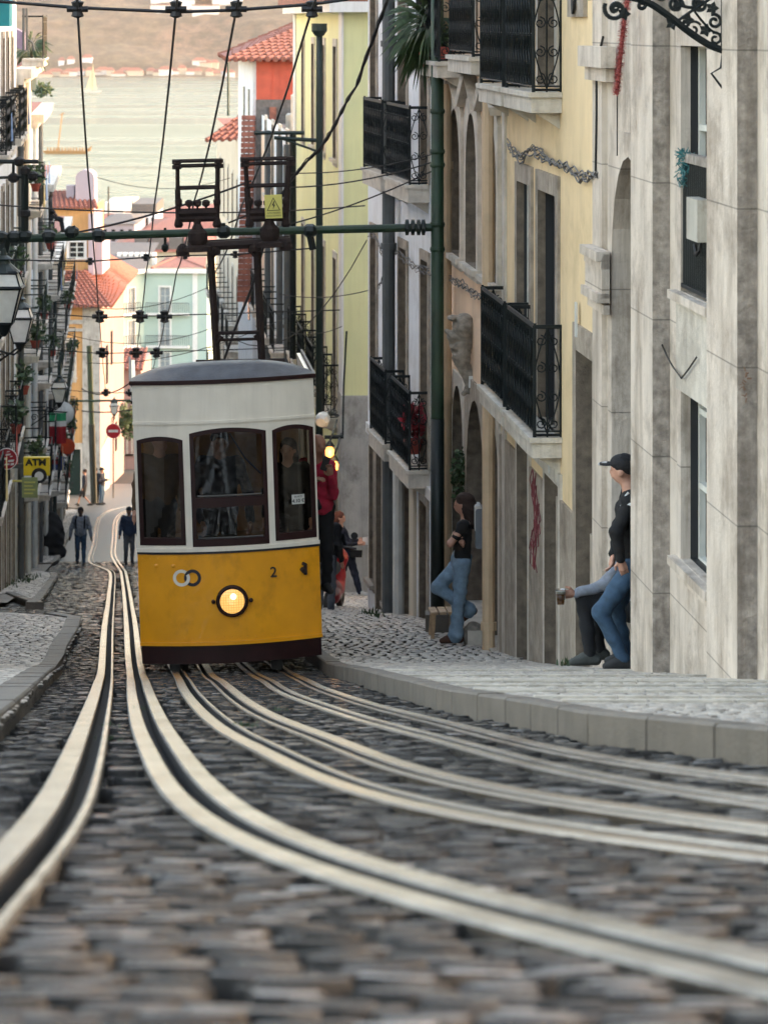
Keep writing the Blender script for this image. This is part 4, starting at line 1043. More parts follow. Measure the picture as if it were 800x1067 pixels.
# headlight
mb = MB(); c = fp(.015, .645, .0)
mb.lathe(c, [(.164, 0), (.168, .03), (.160, .05), (.150, .055), (.147, .045)], 28, (0, -1, 0))
for s_ in (-1, 1): mb.lathe(c+Vector((s_*.195, 0, 0)), [(.022, 0), (.022, .03), (.01, .04)], 8, (0, -1, 0))
hl = mb.build('headlight', M['maroon'], tram, local=True, smooth=False)
m_, nt_, b_, P_ = newmat('lamp_glass')
tc = nt_.nodes.new('ShaderNodeTexCoord'); sx_ = nt_.nodes.new('ShaderNodeSeparateXYZ'); nt_.links.new(tc.outputs['Object'], sx_.inputs[0])
gx = mth(nt_, 'GREATER_THAN', mth(nt_, 'FRACT', mth(nt_, 'MULTIPLY', sx_.outputs[0], 38)), .22); gz = mth(nt_, 'GREATER_THAN', mth(nt_, 'FRACT', mth(nt_, 'MULTIPLY', sx_.outputs[2], 38)), .22)
gd_ = mth(nt_, 'MULTIPLY', gx, gz)
col_ = mixc(nt_, gd_, (.45, .14, .01, 1), (1, .58, .16, 1)); nt_.links.new(col_, b_.inputs['Emission Color']); b_.inputs['Emission Strength'].default_value = .17
b_.inputs['Base Color'].default_value = (.5, .3, .1, 1); b_.inputs['Roughness'].default_value = .2
mb = MB(); mb.lathe(c+Vector((0, -.035, 0)), [(.148, 0), (.12, .014), (.07, .024), (.0, .028)], 28, (0, -1, 0)); mb.build('lens', m_, hl, local=True, smooth=True)
mb = MB(); mb.lathe(c+Vector((.012, -.055, .05)), [(.034, 0), (.03, .012), (0, .02)], 14, (0, -1, 0)); mb.build('bulb', emis('bulb', 'fff0c0', .35), hl, local=True, smooth=True)
# two interlocking rings and the number
def ring(cx, cz, r0, r1, d, m, nm, a0=0, a1=360):
    mb = MB(); n = 36; vs = []
    for i in range(n+1):
        t = R(a0+(a1-a0)*i/n)
        for r_ in (r0, r1): vs.append(fp(cx+r_*math.cos(t), cz+r_*math.sin(t), d))
    mb.add(vs, [(2*i, 2*i+2, 2*i+3, 2*i+1) for i in range(n)]); mb.build(nm, m, tram, local=True)
ring(-.50, .895, .055, .088, .004, M['tram_white'], 'ring_emblem'); ring(-.385, .895, .055, .088, .006, M['navy'], 'ring_emblem')
ring(-.50, .895, .055, .088, .008, M['tram_white'], 'ring_emblem', -60, 30)
def text(s, size, loc, rotx, m, name, parent, align='CENTER', ext=.001, rotz=0., bold=0., sx=1.0):
    cu = bpy.data.curves.new(name, 'FONT'); cu.body = s; cu.size = size; cu.align_x = align; cu.extrude = ext; cu.offset = bold
    tmp = bpy.data.objects.new('tmp', cu); COL.objects.link(tmp); bpy.context.view_layer.update()
    me = bpy.data.meshes.new_from_object(tmp.evaluated_get(bpy.context.evaluated_depsgraph_get()))
    bpy.data.objects.remove(tmp); me.materials.clear(); me.materials.append(m)
    o = bpy.data.objects.new(name, me); COL.objects.link(o); o.location = loc; o.rotation_euler = (rotx, 0, rotz); o.scale = (sx, 1, 1)
    if parent: o.parent = parent
    return o
text('2', .15, fp(.455, .865, .012), R(90), M['black'], 'number', tram, bold=.002)
mb = MB(); mb.tube([fp(.77, .90, .0), fp(.775, .90, .05), fp(.75, .93, .06)], .025, 7); mb.tube([fp(.79, .86, .01), fp(.79, .97, .03), fp(.765, .98, .04)], .02, 6); mb.build('coupling_hook', M['rust'], tram, local=True)
pr_ = MB(); pr_.box(.0, .135, 0, .004, 0, .10); ps = pr_.build('price_card', M['whitepipe'], tram, local=True); ps.location = fp(.675, 1.60, .0)+Vector((0, -.012, 0))
ps.rotation_euler = (0, 0, R(14))
text('4.10 €', .050, (.068, -.002, .018), R(90), M['black'], 'price', ps, bold=.001); text('BILHETE', .024, (.068, -.002, .070), R(90), M['black'], 'price', ps)
# body in three steps down the slope
SL = -.152; mbw = MB(); mby = MB(); mbd = MB(); mbf = MB(); mbg = MB(); SEC = 2.6
mbr = MB()
for k in range(3):
    y0 = .0+k*SEC; y1 = y0+SEC; dz = SL*k*SEC
    for s_ in (-1, 1):
        xo = s_*HW; xi = s_*(HW-.04); a, b = min(xo, xi), max(xo, xi)
        for (p, q) in ((0, .10), (.95, 1.02), (1.6, 1.68), (2.5, 2.6)): mbw.box(a, b, y0+p, y0+q, 1.17+dz, ZTOP+dz)
        mbw.box(a, b, y0, y1, 2.45+dz, ZTOP-.001+dz)
        mby.box(a, b, y0, y0+.95, .19+dz, 1.165+dz) if (s_ == -1 or k > 0) else mby.box(a, b, y0, y0+.1, .19+dz, 1.165+dz)
        mby.box(a, b, y0+1.68, y1, .19+dz, 1.165+dz)
        mbg.quad((s_*(HW-.02), y0+1.02, 1.17+dz), (s_*(HW-.02), y0+1.6, 1.17+dz), (s_*(HW-.02), y0+1.6, 2.45+dz), (s_*(HW-.02), y0+1.02, 2.45+dz))
    mbf.box(-HW+.05, HW-.05, y0, y1-.002, .42+dz, .50+dz)
    mbd.box(-HW+.05, HW-.05, y1-.04, y1-.01, .5+dz, (1.35 if k < 2 else 2.9)+dz); mbd.box(-HW+.05, -.45, y1-.04, y1-.01, 1.35+dz, 2.5+dz); mbd.box(.5, HW-.05, y1-.04, y1-.01, 1.35+dz, 2.5+dz)
    mbd.box(-.8, .8, y1-.5, y1-.06, .9+dz, .95+dz)
    # roof: domed shell
    ny, nx = 12, 20; vs = []
    ya, yb = (-BOW if k == 0 else y0)-.02, y1+.0
    for i in range(ny+1):
        v = i/ny; 
        for j in range(nx+1):
            u = -1+2*j/nx; yy = y0+(yb-y0)*v
            fr = -BOW*(1-u*u)*(1-v)-.02*(1-v) if k == 0 else 0
            edge = min(1, v/.16) if k == 0 else 1
            prof = (1-abs(u)**3.2)*(1-(1-edge)**2.2)
            vs.append((u*(HW+.015), yy+fr, ZTOP+.035+(.17 if k == 0 else .155)*prof+dz+(SL*1.0*max(0, yy-.35) if k == 0 else SL*(yy-y0))))
    mbr.add(vs, [(i*(nx+1)+j, i*(nx+1)+j+1, (i+1)*(nx+1)+j+1, (i+1)*(nx+1)+j) for i in range(ny) for j in range(nx)])
    mbr.quad((-HW, y1, ZTOP+dz-.5), (HW, y1, ZTOP+dz-.5), (HW*.8, y1, ZTOP-.26+dz), (-HW*.8, y1, ZTOP-.26+dz))
mbw.build('side_panel', M['tram_white'], tram, local=True); mby.build('side_body', M['tram_yellow'], tram, local=True); mbd.build('bulkhead', M['brownwood'], tram, local=True)
mbf.build('floor', M['darkwood'], tram, local=True); mbg.build('side_glass', M['tglass'], tram, local=True); mbr.build('roof', M['roofgrey'], tram, local=True, smooth=True)
mb = MB(); fpanel(mb, -HW-.015, HW+.015, ZTOP+.0, ZTOP+.045, .022, .05, nx=30)
for s_ in (-1, 1):
    for k in range(3): mb.box(s_*(HW+.015)-.012, s_*(HW+.015)+.012, k*SEC, (k+1)*SEC, ZTOP+SL*k*SEC, ZTOP+.04+SL*k*SEC)
mb.build('eave_strip', M['maroon'], tram, local=True)
mb = MB(); mb.box(-HW+.03, HW-.03, .0, .03, .5, .53); mb.quad((-HW+.06, .9, 2.46), (HW-.06, .9, 2.46), (HW-.06, 2.4, 2.46), (-HW+.06, 2.4, 2.46)); mb.box(-.3, .1, .12, .35, .5, 1.25); mb.build('driver_console', M['darkwood'], tram, local=True)
# underframe: wheels and struts
for k in range(2):
    for s_ in (-.50, .50):
        mb = MB(); yy = .9+k*4.6; dz = -.20+SL*yy
        mb.lathe((s_-.05, yy, dz+.13), [(.26, 0), (.30, .02), (.30, .03), (.27, .035), (.27, .10)], 20, (1, 0, 0)); mb.build('wheel', M['black'], tram, local=True)
mb = MB(); mb.box(-.75, .75, .3, 7.2, -.02, .30)
for x in (-.60, .46): mb.box(x-.05, x+.06, .15, .3, -.16, .2)
mb.box(-.2, .5, .5, 1.3, -.10, .05); mb.box(.15, .7, .25, .6, -.08, .02); mb.build('underframe', M['black'], tram, local=True)
# current collector on the roof
cc = MB(); CY = 1.75; z_ = ZTOP+.14
def cb(x0, x1, z0, z1, y0=CY-.05, y1=CY+.05): cc.box(x0, x1, y0, y1, z0, z1)
K = 36.75/F                                   # metres per photo pixel at the collector
ox = TL.x-.137*CY*0
def cq(px, py):                               # tram-local point of a photo pixel on the collector's plane
    w_ = at(px, py, TY+CY-.0)
    m4 = Matrix.Translation(TL) @ Matrix.Rotation(R(4.4), 4, 'Z') @ Matrix.Rotation(R(-2.0), 4, 'Y')
    l = m4.inverted() @ w_; return Vector((l.x, CY, l.z))
def seg(a, b, r_, n=6, dy=0.):
    cc.tube([cq(*a)+Vector((0, dy, 0)), cq(*b)+Vector((0, dy, 0))], r_, n)
seg((204, 377), (297, 376), .03)
for p, q in (((226, 378), (219, 258)), ((273, 378), (268, 262))):
    seg(p, q, .040, 4); seg(p, q, .030, 4, .35)
seg((224, 347), (274, 346), .022); seg((224, 354), (274, 353), .018)
for a, b in (((225, 358), (231, 350)), ((272, 357), (266, 349)), ((220, 268), (228, 259)), ((268, 268), (260, 260))): seg(a, b, .03)
seg((196, 257), (303, 252), .055, 6); seg((196, 257), (303, 252), .05, 6, .35)
co_ = cc.build('collector_frame', M['rust'], tram, local=True)
def blobs_at(px, py, m):
    b = MB(); c = cq(px, py)
    b.lathe(c+Vector((0, 0, -.16)), [(.17, 0), (.16, .05), (.09, .07), (.11, .12), (.11, .2), (.07, .24), (.04, .3), (.05, .36)], 12)
    for s_ in (-1, 1): b.lathe(c+Vector((s_*.17, 0, -.20)), [(.07, 0), (.075, .05), (.05, .1), (.02, .13)], 8)
    return b
bl = blobs_at(206, 246, 0); bl.build('insulator', M['rust'], co_, local=True); bl = blobs_at(281, 242, 0); bl.build('insulator', M['rust'], co_, local=True)
def cage(x0, x1, yt, yb, splay, depth=.28):
    b = MB(); S_ = lambda a, c_, r_, dy=0: b.tube([cq(*a)+Vector((0, dy, 0)), cq(*c_)+Vector((0, dy, 0))], r_, 5)
    for dy in (0, depth):
        S_((x0-4, yt), (x1+4, yt-1), .016, dy); S_((x0-2, yt+5), (x1+2, yt+4), .016, dy); S_((x0+splay, yb-6), (x1-splay, yb-7), .04, dy); S_((x0+splay, yb), (x1-splay, yb-1), .035, dy)
        S_((x0+1, yt), (x0+splay*.6, (yt+yb)/2), .022, dy); S_((x0+splay*.6, (yt+yb)/2), (x0+splay, yb), .03, dy)
        S_((x1-1, yt), (x1-splay*.6, (yt+yb)/2), .022, dy); S_((x1-splay*.6, (yt+yb)/2), (x1-splay, yb), .03, dy)
        S_((x0, yt+28), (x1, yt+27), .017, dy)
    for (x, y) in ((x0, yt+3), (x1, yt+2)): b.lathe(cq(x, y)+Vector((0, 0, -.05)), [(.05, 0), (.05, .045), (.03, .05), (.05, .06), (.05, .1)], 8)
    for x in (x0+splay, x1-splay):
        b.lathe(cq(x, yb+3), [(.035, -.06), (.05, -.03), (.04, .02), (.03, .05)], 8); b.lathe(cq(x, yb-18), [(.02, -.06), (.04, -.02), (.04, .02), (.02, .05)], 8)
    for k in (.3, .5, .7):
        x = x0+(x1-x0)*k; b.lathe(cq(x, yb-8), [(.012, 0), (.012, .05), (.042, .07), (.045, .11), (.02, .13)], 8)
    return b
cage(184, 228, 168, 228, 2).build('trolley_cage', M['rust'], co_, local=True)
cg = cage(255, 303, 166, 228, 5).build('trolley_cage', M['rust'], co_, local=True)
sg = MB(); p = cq(276, 227); q = cq(294, 227); zt_ = cq(285, 202).z; yy = CY-.13
sg.box(p.x, q.x, yy, yy+.008, p.z, zt_); s2 = sg.build('warning_sign', M['signyellow'], co_, local=True)
cx_ = (p.x+q.x)/2; tz = zt_-.035; wd = q.x-p.x
tb = MB()
tri = [Vector((cx_, yy-.004, tz)), Vector((cx_-wd*.36, yy-.004, tz-.135)), Vector((cx_+wd*.36, yy-.004, tz-.135))]
tb.tube(tri, .006, 4, closed=True)
bz = [(.005, -.035), (-.018, -.085), (.0, -.08), (-.008, -.125), (.02, -.072), (.002, -.076), (.014, -.035)]
tb.prism([Vector((cx_+a, yy-.006, tz+b)) for a, b in bz], (0, .003, 0)); tb.build('hazard_symbol', M['black'], s2, local=True)
text('ALTA TENSÃO', .022, (cx_, yy-.003, tz-.172), R(90), M['black'], 'lettering', s2); text('PERIGO DE MORTE', .019, (cx_, yy-.003, tz-.202), R(90), M['black'], 'lettering', s2)
# ------------------------------------------------------------------ people
cloth('jeans', (.035, .075, .13, 1)); cloth('jeans_light', (.19, .28, .37, 1)); cloth('blackcloth', (.005, .005, .006, 1)); cloth('navycloth', (.007, .010, .024, 1))
cloth('darktrousers', (.008, .009, .012, 1)); cloth('greysweat', (.20, .22, .26, 1)); cloth('redjacket', (.42, .015, .05, 1)); cloth('darkshoe', (.03, .03, .03, 1)); cloth('brownshoe', (.07, .03, .018, 1))
cloth('greyshoe', (.06, .065, .06, 1)); cloth('whiteshoe', (.5, .5, .48, 1)); cloth('hair_brown', (.030, .014, .009, 1)); cloth('hair_red', (.075, .022, .014, 1)); cloth('hair_black', (.008, .007, .007, 1)); cloth('hair_grey', (.25, .24, .22, 1))
cloth('bluejacket', (.025, .045, .09, 1)); cloth('greytrousers', (.09, .10, .12, 1)); cloth('blackcap', (.012, .012, .014, 1)); cloth('whitecloth', (.6, .6, .6, 1)); cloth('brownskirt', (.10, .06, .03, 1))
def rp(yaw, **ov):
    m = Matrix.Rotation(yaw, 3, 'Z'); d = {k: tuple(m @ Vector(v)) for k, v in BASE.items()}; d.update(ov); return d
LFT = R(-90); RGT = R(90)
# woman leaning on the door post
wl = Vector((xpx(478, 39.2), 39.2, zr(39.2)+.14))
J_ = rp(LFT, head=(.05,.0,1.535), neck=(.085,.0,1.40), face=(-.95,.25,-.12), chest=(.055,0,1.20), pelvis=(.03,0,.93), shL=(.07,.15,1.335), shR=(.07,-.16,1.335),
        elL=(-.02,.20,1.12), elR=(-.10,-.20,1.13), wrL=(.0,-.10,1.14), wrR=(-.06,.10,1.15),
        hipL=(.03,.08,.88), hipR=(.03,-.08,.88), knL=(-.24,.07,.60), knR=(.0,-.09,.49), anL=(.12,.08,.34), anR=(-.04,-.09,.085), toeL=(-.75,0,-.5), toeR=(-1,-.1,0))
wm, J, e = person('long-haired woman in black top and flared light jeans leaning with one foot up', wl, J_, skin='light', top='blackcloth', sleeve=.32, bottom='jeans_light', flare=.035, shoes='brownshoe', hair='hair_brown', hairlen=.17, res=.011, bulk=.86, scale=1.05,
    hands={'L': {'dir': (.45,-.85,-.1), 'thumb': (0,0,1), 'curl': .3}, 'R': {'dir': (.1,1,-.1), 'thumb': (0,0,1)}})
# man with cap in the stone doorway
ml = Vector((xpx(653, 27.62), 27.62, zr(27.6)+.13))
J_ = rp(LFT, head=(-.035,0,1.635), neck=(.02,0,1.49), face=(-.93,.35,.0), chest=(.02,0,1.25), pelvis=(.07,0,.90), shL=(.03,.19,1.42), shR=(.03,-.17,1.42), elL=(-.05,.22,1.12), elR=(-.10,-.24,1.16), wrL=(-.10,.12,.92), wrR=(-.07,-.22,.93),
        hipL=(.06,.09,.86), hipR=(.06,-.09,.86), knL=(-.08,.10,.48), knR=(-.22,-.10,.48), anL=(.0,.12,.085), anR=(-.03,-.10,.085), toeL=(-1,0,0), toeR=(-1,-.1,0))
mn, J, e = person('man in black cap, black striped jacket and blue jeans leaning in the arched doorway', ml, J_, skin='light', top='blackcloth', sleeve=1, bottom='jeans', shoes='darkshoe', hair='hair_black', cap='blackcap', res=.011, bulk=1.04, scale=1.0, hands={'R': {'dir': (.3,.2,-.9), 'thumb': (-1,0,0)}})
mb = MB(); 
for dz, xx in ((0, 0),):
    mb.tube([J['shR']+Vector((-.076, -.01, -.04)), J['shR']+Vector((-.05, -.062, -.04)), J['shR']+Vector((.0, -.078, -.035)), J['shR']+Vector((.06, -.07, -.035))], .016, 6); mb.tube([J['shR']+Vector((-.03, -.035, .055)), J['shR']+Vector((-.066, -.03, .01)), J['shR']+Vector((-.088, -.01, -.06))], .012, 6)
mb.build('white_stripe', M['whitecloth'], mn, local=True)
mb = MB(); mb.tube([e((0,.13,.044))+Vector((0,0,0)), e((0,.205,.036))], [.022, .012], 8); mb.build('cap_brim', M['whitecloth'], mn, local=True)
# seated drinker
sl = Vector((xpx(612, 28.3), 28.3, zr(28.2)+.13))
J_ = rp(LFT, head=(.47,.14,1.14), neck=(.47,.14,1.0), face=(-.95,-.2,0), chest=(.40,.10,.85), pelvis=(.42,.1,.48), shL=(.34,.28,1.0), shR=(.34,-.05,.98), elL=(.25,.3,.72), elR=(.15,-.1,.70), wrL=(.12,.26,.62), wrR=(-.11,-.12,.625),
        hipL=(.36,.18,.46), hipR=(.36,.0,.46), knL=(.06,.20,.57), knR=(-.03,-.03,.56), anL=(.11,.20,.085), anR=(.02,-.03,.085), toeL=(-1,-.1,0), toeR=(-1,-.1,0))
st, J, e = person('seated man in grey sweatshirt and dark trousers holding out a cup of beer', sl, J_, skin='tan', top='greysweat', bottom='darktrousers', shoes='greyshoe', hair='hair_black', res=.011, hands={'R': {'dir': (-1,0,-.05), 'thumb': (0,-.3,1), 'curl': .55}})
cup = empty('beer_cup', sl+Vector((-.235,-.165,.545)), 'clear plastic cup of amber beer in the hand of the seated man', 'cup')
M['cupglass'] = glass('cupglass', (.92, .92, .9, 1), .9, .08); dm('beer', (.55, .22, .02, 1), rough=.15, var=.05); dm('froth', (.85, .82, .7, 1), rough=.8)
mb = MB(); mb.lathe((0,0,0), [(.032,0),(.046,.125),(.048,.125)], 18); mb.build('cup', M['cupglass'], cup, local=True, smooth=True)
mb = MB(); mb.lathe((0,0,.003), [(.030,0),(.040,.085)], 18); mb.build('beer', M['beer'], cup, local=True, smooth=True); mb = MB(); mb.lathe((0,0,.089), [(.040,0),(.0425,.018)], 18); mb.build('froth', M['froth'], cup, local=True)
# crew and riders
fz = TL.z+.50
def inside(px, Y, label, **kw):
    X = xpx(px, Y); p_ = kw.pop('pose', {}); return person(label, (X, Y, fz), rp(0, **p_), **kw)
inside(229, 35.62, 'tram driver in dark navy uniform standing behind the middle windscreen', pose=dict(face=(0.15,-1,-.05), wrL=(-.16,-.30,.84), wrR=(.32,-.30,.84), elL=(-.27,-.05,1.08), elR=(.30,-.05,1.08)), top='navycloth', bottom='navycloth', hair='hair_black', res=.014, scale=1.05, skin='tan')
inside(166, 36.1, 'passenger in brown coat behind the left front window of the tram', pose=dict(face=(.7,-.7,0)), top='brownskirt', bottom='darktrousers', hair='hair_grey', res=.02, scale=1.02, skin='light')
inside(300, 35.9, 'woman passenger with long brown hair behind the right front window of the tram', pose=dict(face=(-.2,-1,0)), top='blackcloth', bottom='darktrousers', hair='hair_brown', hairlen=.15, res=.016, scale=.98, skin='light')
# red jacket rider leaning out with a phone
rl = Vector((xpx(331.5, 36.2), 36.2, fz-.02))
rm, J, e = person('bald man in crimson jacket leaning out of the tram side and holding up a phone', rl, rp(R(20), head=(.0,-.02,1.60), neck=(-.02,.0,1.46), face=(.55,-.85,0), chest=(-.02,0,1.24), shL=(-.16,.02,1.40), shR=(.13,-.02,1.38), elR=(.165,-.10,1.09), wrR=(.14,-.26,1.30), elL=(-.25,-.1,1.15), wrL=(-.05,-.28,1.25)),
    skin='tan', top='redjacket', bottom='darktrousers', shoes='darkshoe', res=.011, scale=1.0, hands={'R': {'dir': (-.2,-.2,1), 'thumb': (-1,-.2,0), 'curl': .45}})
ph = empty('phone', rl+Vector((.055,-.31,1.37)), 'black phone held up by the man in the crimson jacket', 'phone', rot=(0, R(20), R(15)))
mb = MB(); mb.box(-.037,.037,-.005,.005,0,.15); mb.build('phone_body', M['black'], ph, local=True); mb = MB(); mb.box(-.034,.034,.0051,.0056,.004,.146); mb.build('screen', M['darkglass'], ph, local=True)
gp_ = G(339, 643)
pb, J, e = person('person in black jacket and grey trousers standing beside the tram near the red scooter', gp_, rp(R(160)), skin='light', top='blackcloth', bottom='greytrousers', shoes='darkshoe', hair='hair_brown', hairlen=.04, res=.018, bulk=1.1)
# walking woman
wl = G(371, 621.5, .10)
ww, J, e = person('auburn haired woman in navy outfit striding past the alley with a white paper', wl, rp(RGT, head=(-.31,0,1.49), neck=(-.31,0,1.35), face=(.98,-.2,-.1), chest=(-.25,0,1.14), pelvis=(-.15,0,.86), shL=(-.28,-.16,1.28), shR=(-.28,.16,1.28), elL=(-.20,-.22,1.02), elR=(-.15,.2,1.02), wrL=(.02,-.2,1.03), wrR=(.03,.12,1.04),
    hipL=(-.13,-.08,.82), hipR=(-.14,.08,.82), knL=(-.03,-.08,.46), knR=(-.28,.08,.44), anL=(.07,-.08,.085), anR=(-.46,.08,.13), toeL=(1,0,0), toeR=(.8,0,-.4)), skin='light', top='navycloth', bottom='navycloth', shoes='whiteshoe', hair='hair_red', hairlen=.03, res=.014, bulk=.9,
    hands={'L': {'dir': (1,0,.1), 'thumb': (0,0,1)}, 'R': {'dir': (1,0,0), 'thumb': (0,0,1)}})
bag = empty('shoulder_bag', wl+Vector((.0,-.24,.78)), 'small black shoulder bag of the striding woman', 'bag')
mb = MB(); mb.hexa([(-.11,0,0),(.11,0,0),(.11,.08,0),(-.11,.08,0),(-.12,-.005,.13),(.12,-.005,.13),(.12,.07,.13),(-.12,.07,.13)]); mb.build('pouch', M['blackcloth'], bag, local=True)
mb = MB(); mb.tube([(-.11,.03,.12),(-.24,.03,.36),(-.28,.12,.5)], .008, 5); mb.build('strap', M['blackcloth'], bag, local=True)
pp = empty('paper', wl+Vector((.13,-.2,1.02)), 'white folded paper in the hand of the striding woman', 'paper')
mb = MB(); mb.quad((0,0,0),(.14,.02,.02),(.12,.0,.16),(-.01,.02,.13)); mb.quad((0,0,0),(.1,-.05,.0),(.1,-.06,.14),(-.01,.02,.13)); mb.build('sheet', M['whitecloth'], pp, local=True)
# far walkers
p, J, e = person('man in light grey sweater, blue jeans and backpack straps walking up the lower road', G(84, 589), rp(0, anL=(-.11,.12,.10), anR=(.10,-.12,.085), wrL=(-.31,-.02,.86), wrR=(.31,-.04,.86), elL=(-.27,0,1.12), elR=(.27,0,1.12)), skin='dark', top='greysweat', bottom='jeans', shoes='darkshoe', hair='hair_black', res=.02, bulk=1.12)
mb = MB()
for s_ in (-1, 1): mb.tube([(s_*.12,-.02,1.47),(s_*.13,-.13,1.36),(s_*.12,-.12,1.10)], .025, 5)
mb.box(-.15,.15,.11,.25,1.02,1.42); mb.build('backpack', M['blackcloth'], p, local=True)
person('man in dark blue jacket and cap standing between the rails and the tram', G(134.5, 588), rp(R(15), wrL=(-.27,-.12,.9)), skin='tan', top='bluejacket', bottom='greytrousers', shoes='darkshoe', hair='hair_black', cap='blackcap', res=.02, bulk=1.18)
person('walker in dark top and shorts striding left at the street bottom', G(88, 528), rp(LFT, knL=(-.2,.08,.5), anL=(-.32,.08,.1), anR=(.3,-.08,.14)), skin='tan', top='navycloth', bottom='darktrousers', shorts=True, hair='hair_brown', res=.028, bulk=1.1)
person('man in dark clothes standing by the green pole at the street bottom', G(100, 526), rp(R(150)), skin='tan', top='blackcloth', bottom='darktrousers', hair='hair_black', res=.028, bulk=1.15)
person('man in capped navy top and jeans, rightmost of the street bottom group', G(106, 526), rp(R(70), wrL=(.25,-.1,1.15), wrR=(.25,.1,1.15)), skin='light', top='navycloth', bottom='jeans', cap='blackcap', hair='hair_black', res=.028, bulk=1.15)
person('dark clothed person standing behind the tarp in the left doorway', G(41, 577, .08), rp(R(30)), skin='tan', top='blackcloth', bottom='darktrousers', hair='hair_black', res=.028)
bx_ = at(52, 238, 108)
person('slim person sitting high on a balcony rail against the water', bx_, rp(R(70), head=(.0,0,1.12), neck=(-.02,0,.98), chest=(-.04,0,.75), pelvis=(0,0,.4), shL=(-.05,.15,.92), shR=(-.05,-.15,.92), elL=(.0,.2,.68), elR=(.0,-.2,.68), wrL=(.15,.15,.5), wrR=(.15,-.15,.5), hipL=(.05,.08,.36), hipR=(.05,-.08,.36), knL=(.36,.08,.3), knR=(.36,-.08,.3), anL=(.42,.08,-.05), anR=(.42,-.08,-.05)), skin='dark', top='blackcloth', bottom='darktrousers', hair='hair_black', res=.025)
# ------------------------------------------------------------------ poles, wires, lamps, signs, small things
Yp = 42.2; Xp = xpx(455.6, Yp)
pl = empty('overhead_pole', (Xp, Yp, zr(Yp)), 'thick green steel pole with dark lower half in front of the white house', 'pole')
zs_ = zpy(436, Yp)
mb = MB(); mb.lathe((Xp, Yp, 0), [(.088, zr(Yp)-.1), (.086, zs_)], 20); mb.build('dark_base', M['poledark'], pl, smooth=True)
mb = MB(); mb.lathe((Xp, Yp, 0), [(.086, zs_), (.083, zs_+.02), (.080, 1.6)], 20); mb.build('shaft', M['polegreen'], pl, smooth=True)
for py in (118, 160, 174, 236, 262): mb = MB(); mb.lathe((Xp, Yp, zpy(py, Yp)), [(.088, 0), (.096, .03), (.088, .06)], 16); mb.build('collar', M['polegreen'], pl)
mb = MB(); mb.box(Xp-.15, Xp+.14, Yp-.2, Yp+.14, zr(Yp)+.05, zr(Yp)+.36); mb.build('plinth', M['kerbstone'], pl)
# beam right across the street
bm = empty('overhead_beam', (Xp, Yp, zpy(237, Yp)), 'green tubular cross beam spanning the street at wire height', 'beam')
zL, zR_ = zpy(249, Yp), zpy(236.5, Yp); xL = FL.P(Yp, 0).x
mb = MB(); mb.tube([(xL, Yp-.02, zL-.05), (xpx(0, Yp), Yp-.02, zL), (xpx(220, Yp), Yp-.02, zpy(241.5, Yp)), (Xp-.07, Yp-.02, zR_)], .052, 10); mb.build('tube', M['polegreen'], bm)
mb = MB()
for px, py in ((0, 247), (14, 247), (25, 246), (50, 246), (74, 242), (102, 245), (232, 241), (322, 240)): mb.lathe((xpx(px, Yp), Yp-.02, zpy(py, Yp)), [(.05, -.07), (.085, -.03), (.085, .05), (.05, .1)], 8, (1, 0, 0))
mb.build('clamp', M['poledark'], bm); mb = MB()
for px in (424, 430, 436, 441): mb.lathe((xpx(px, Yp), Yp-.02, zpy(236.5, Yp)), [(.04, -.03), (.10, -.02), (.10, .02), (.04, .03)], 10, (1, 0, 0))
mb.build('clamp', M['poledark'], bm)
mb = MB()
def rodp(p, q, r=.022): mb.tube([at(*p, Yp-.02), at(*q, Yp-.02)], r, 6)
rodp((26, 180), (26, 246), .05); rodp((-5, 168), (40, 168), .03); rodp((-5, 185), (44, 183), .02); rodp((14, 170), (14, 184), .02); rodp((7, 247), (4, 262), .07)
rodp((172, 237), (172, 262), .018); rodp((232, 232), (232, 246), .04); rodp((322, 240), (326, 260), .05); rodp((74, 236), (78, 246), .06)
mb.lathe(at(172, 258, Yp-.02), [(.02, -.05), (.045, -.02), (.045, .03), (.02, .05)], 8)
mb.build('hanger', M['poledark'], bm)
for (x, y) in ((26, 178), (20, 168), (34, 183), (26, 222), (14, 185)): mb = MB(); mb.lathe(at(x, y, Yp-.02), [(.03, -.06), (.07, -.03), (.07, .03), (.03, .06)], 8); mb.build('insulator', M['darkwire'], bm)
def wire(pts, r, label, name='overhead_wire', group=None, mt='darkwire', beads=(), cat='wire', sag=0.):
    w_ = [Vector(p) for p in pts]
    if sag and len(w_) == 2: w_ = [w_[0].lerp(w_[1], t)-Vector((0, 0, sag*4*t*(1-t))) for t in [i/10 for i in range(11)]]
    mb = MB(); mb.tube(w_, r, 5)
    if not beads:
        return tag(mb.build(name, M[mt]), label, cat, group)
    root = empty(name, w_[0], label, cat, group); mb.build('cable', M[mt], root)
    for (c, s_) in beads:
        b = MB()
        b.lathe(c, [(.02*s_, -.075*s_), (.055*s_, -.06*s_), (.04*s_, -.02*s_), (.06*s_, 0), (.04*s_, .02*s_), (.055*s_, .06*s_), (.02*s_, .075*s_)], 8); b.tube([c-Vector((.09*s_, 0, 0)), c+Vector((.09*s_, 0, 0))], .03*s_, 6); b.build('insulator', M['darkwire'], root)
    return root
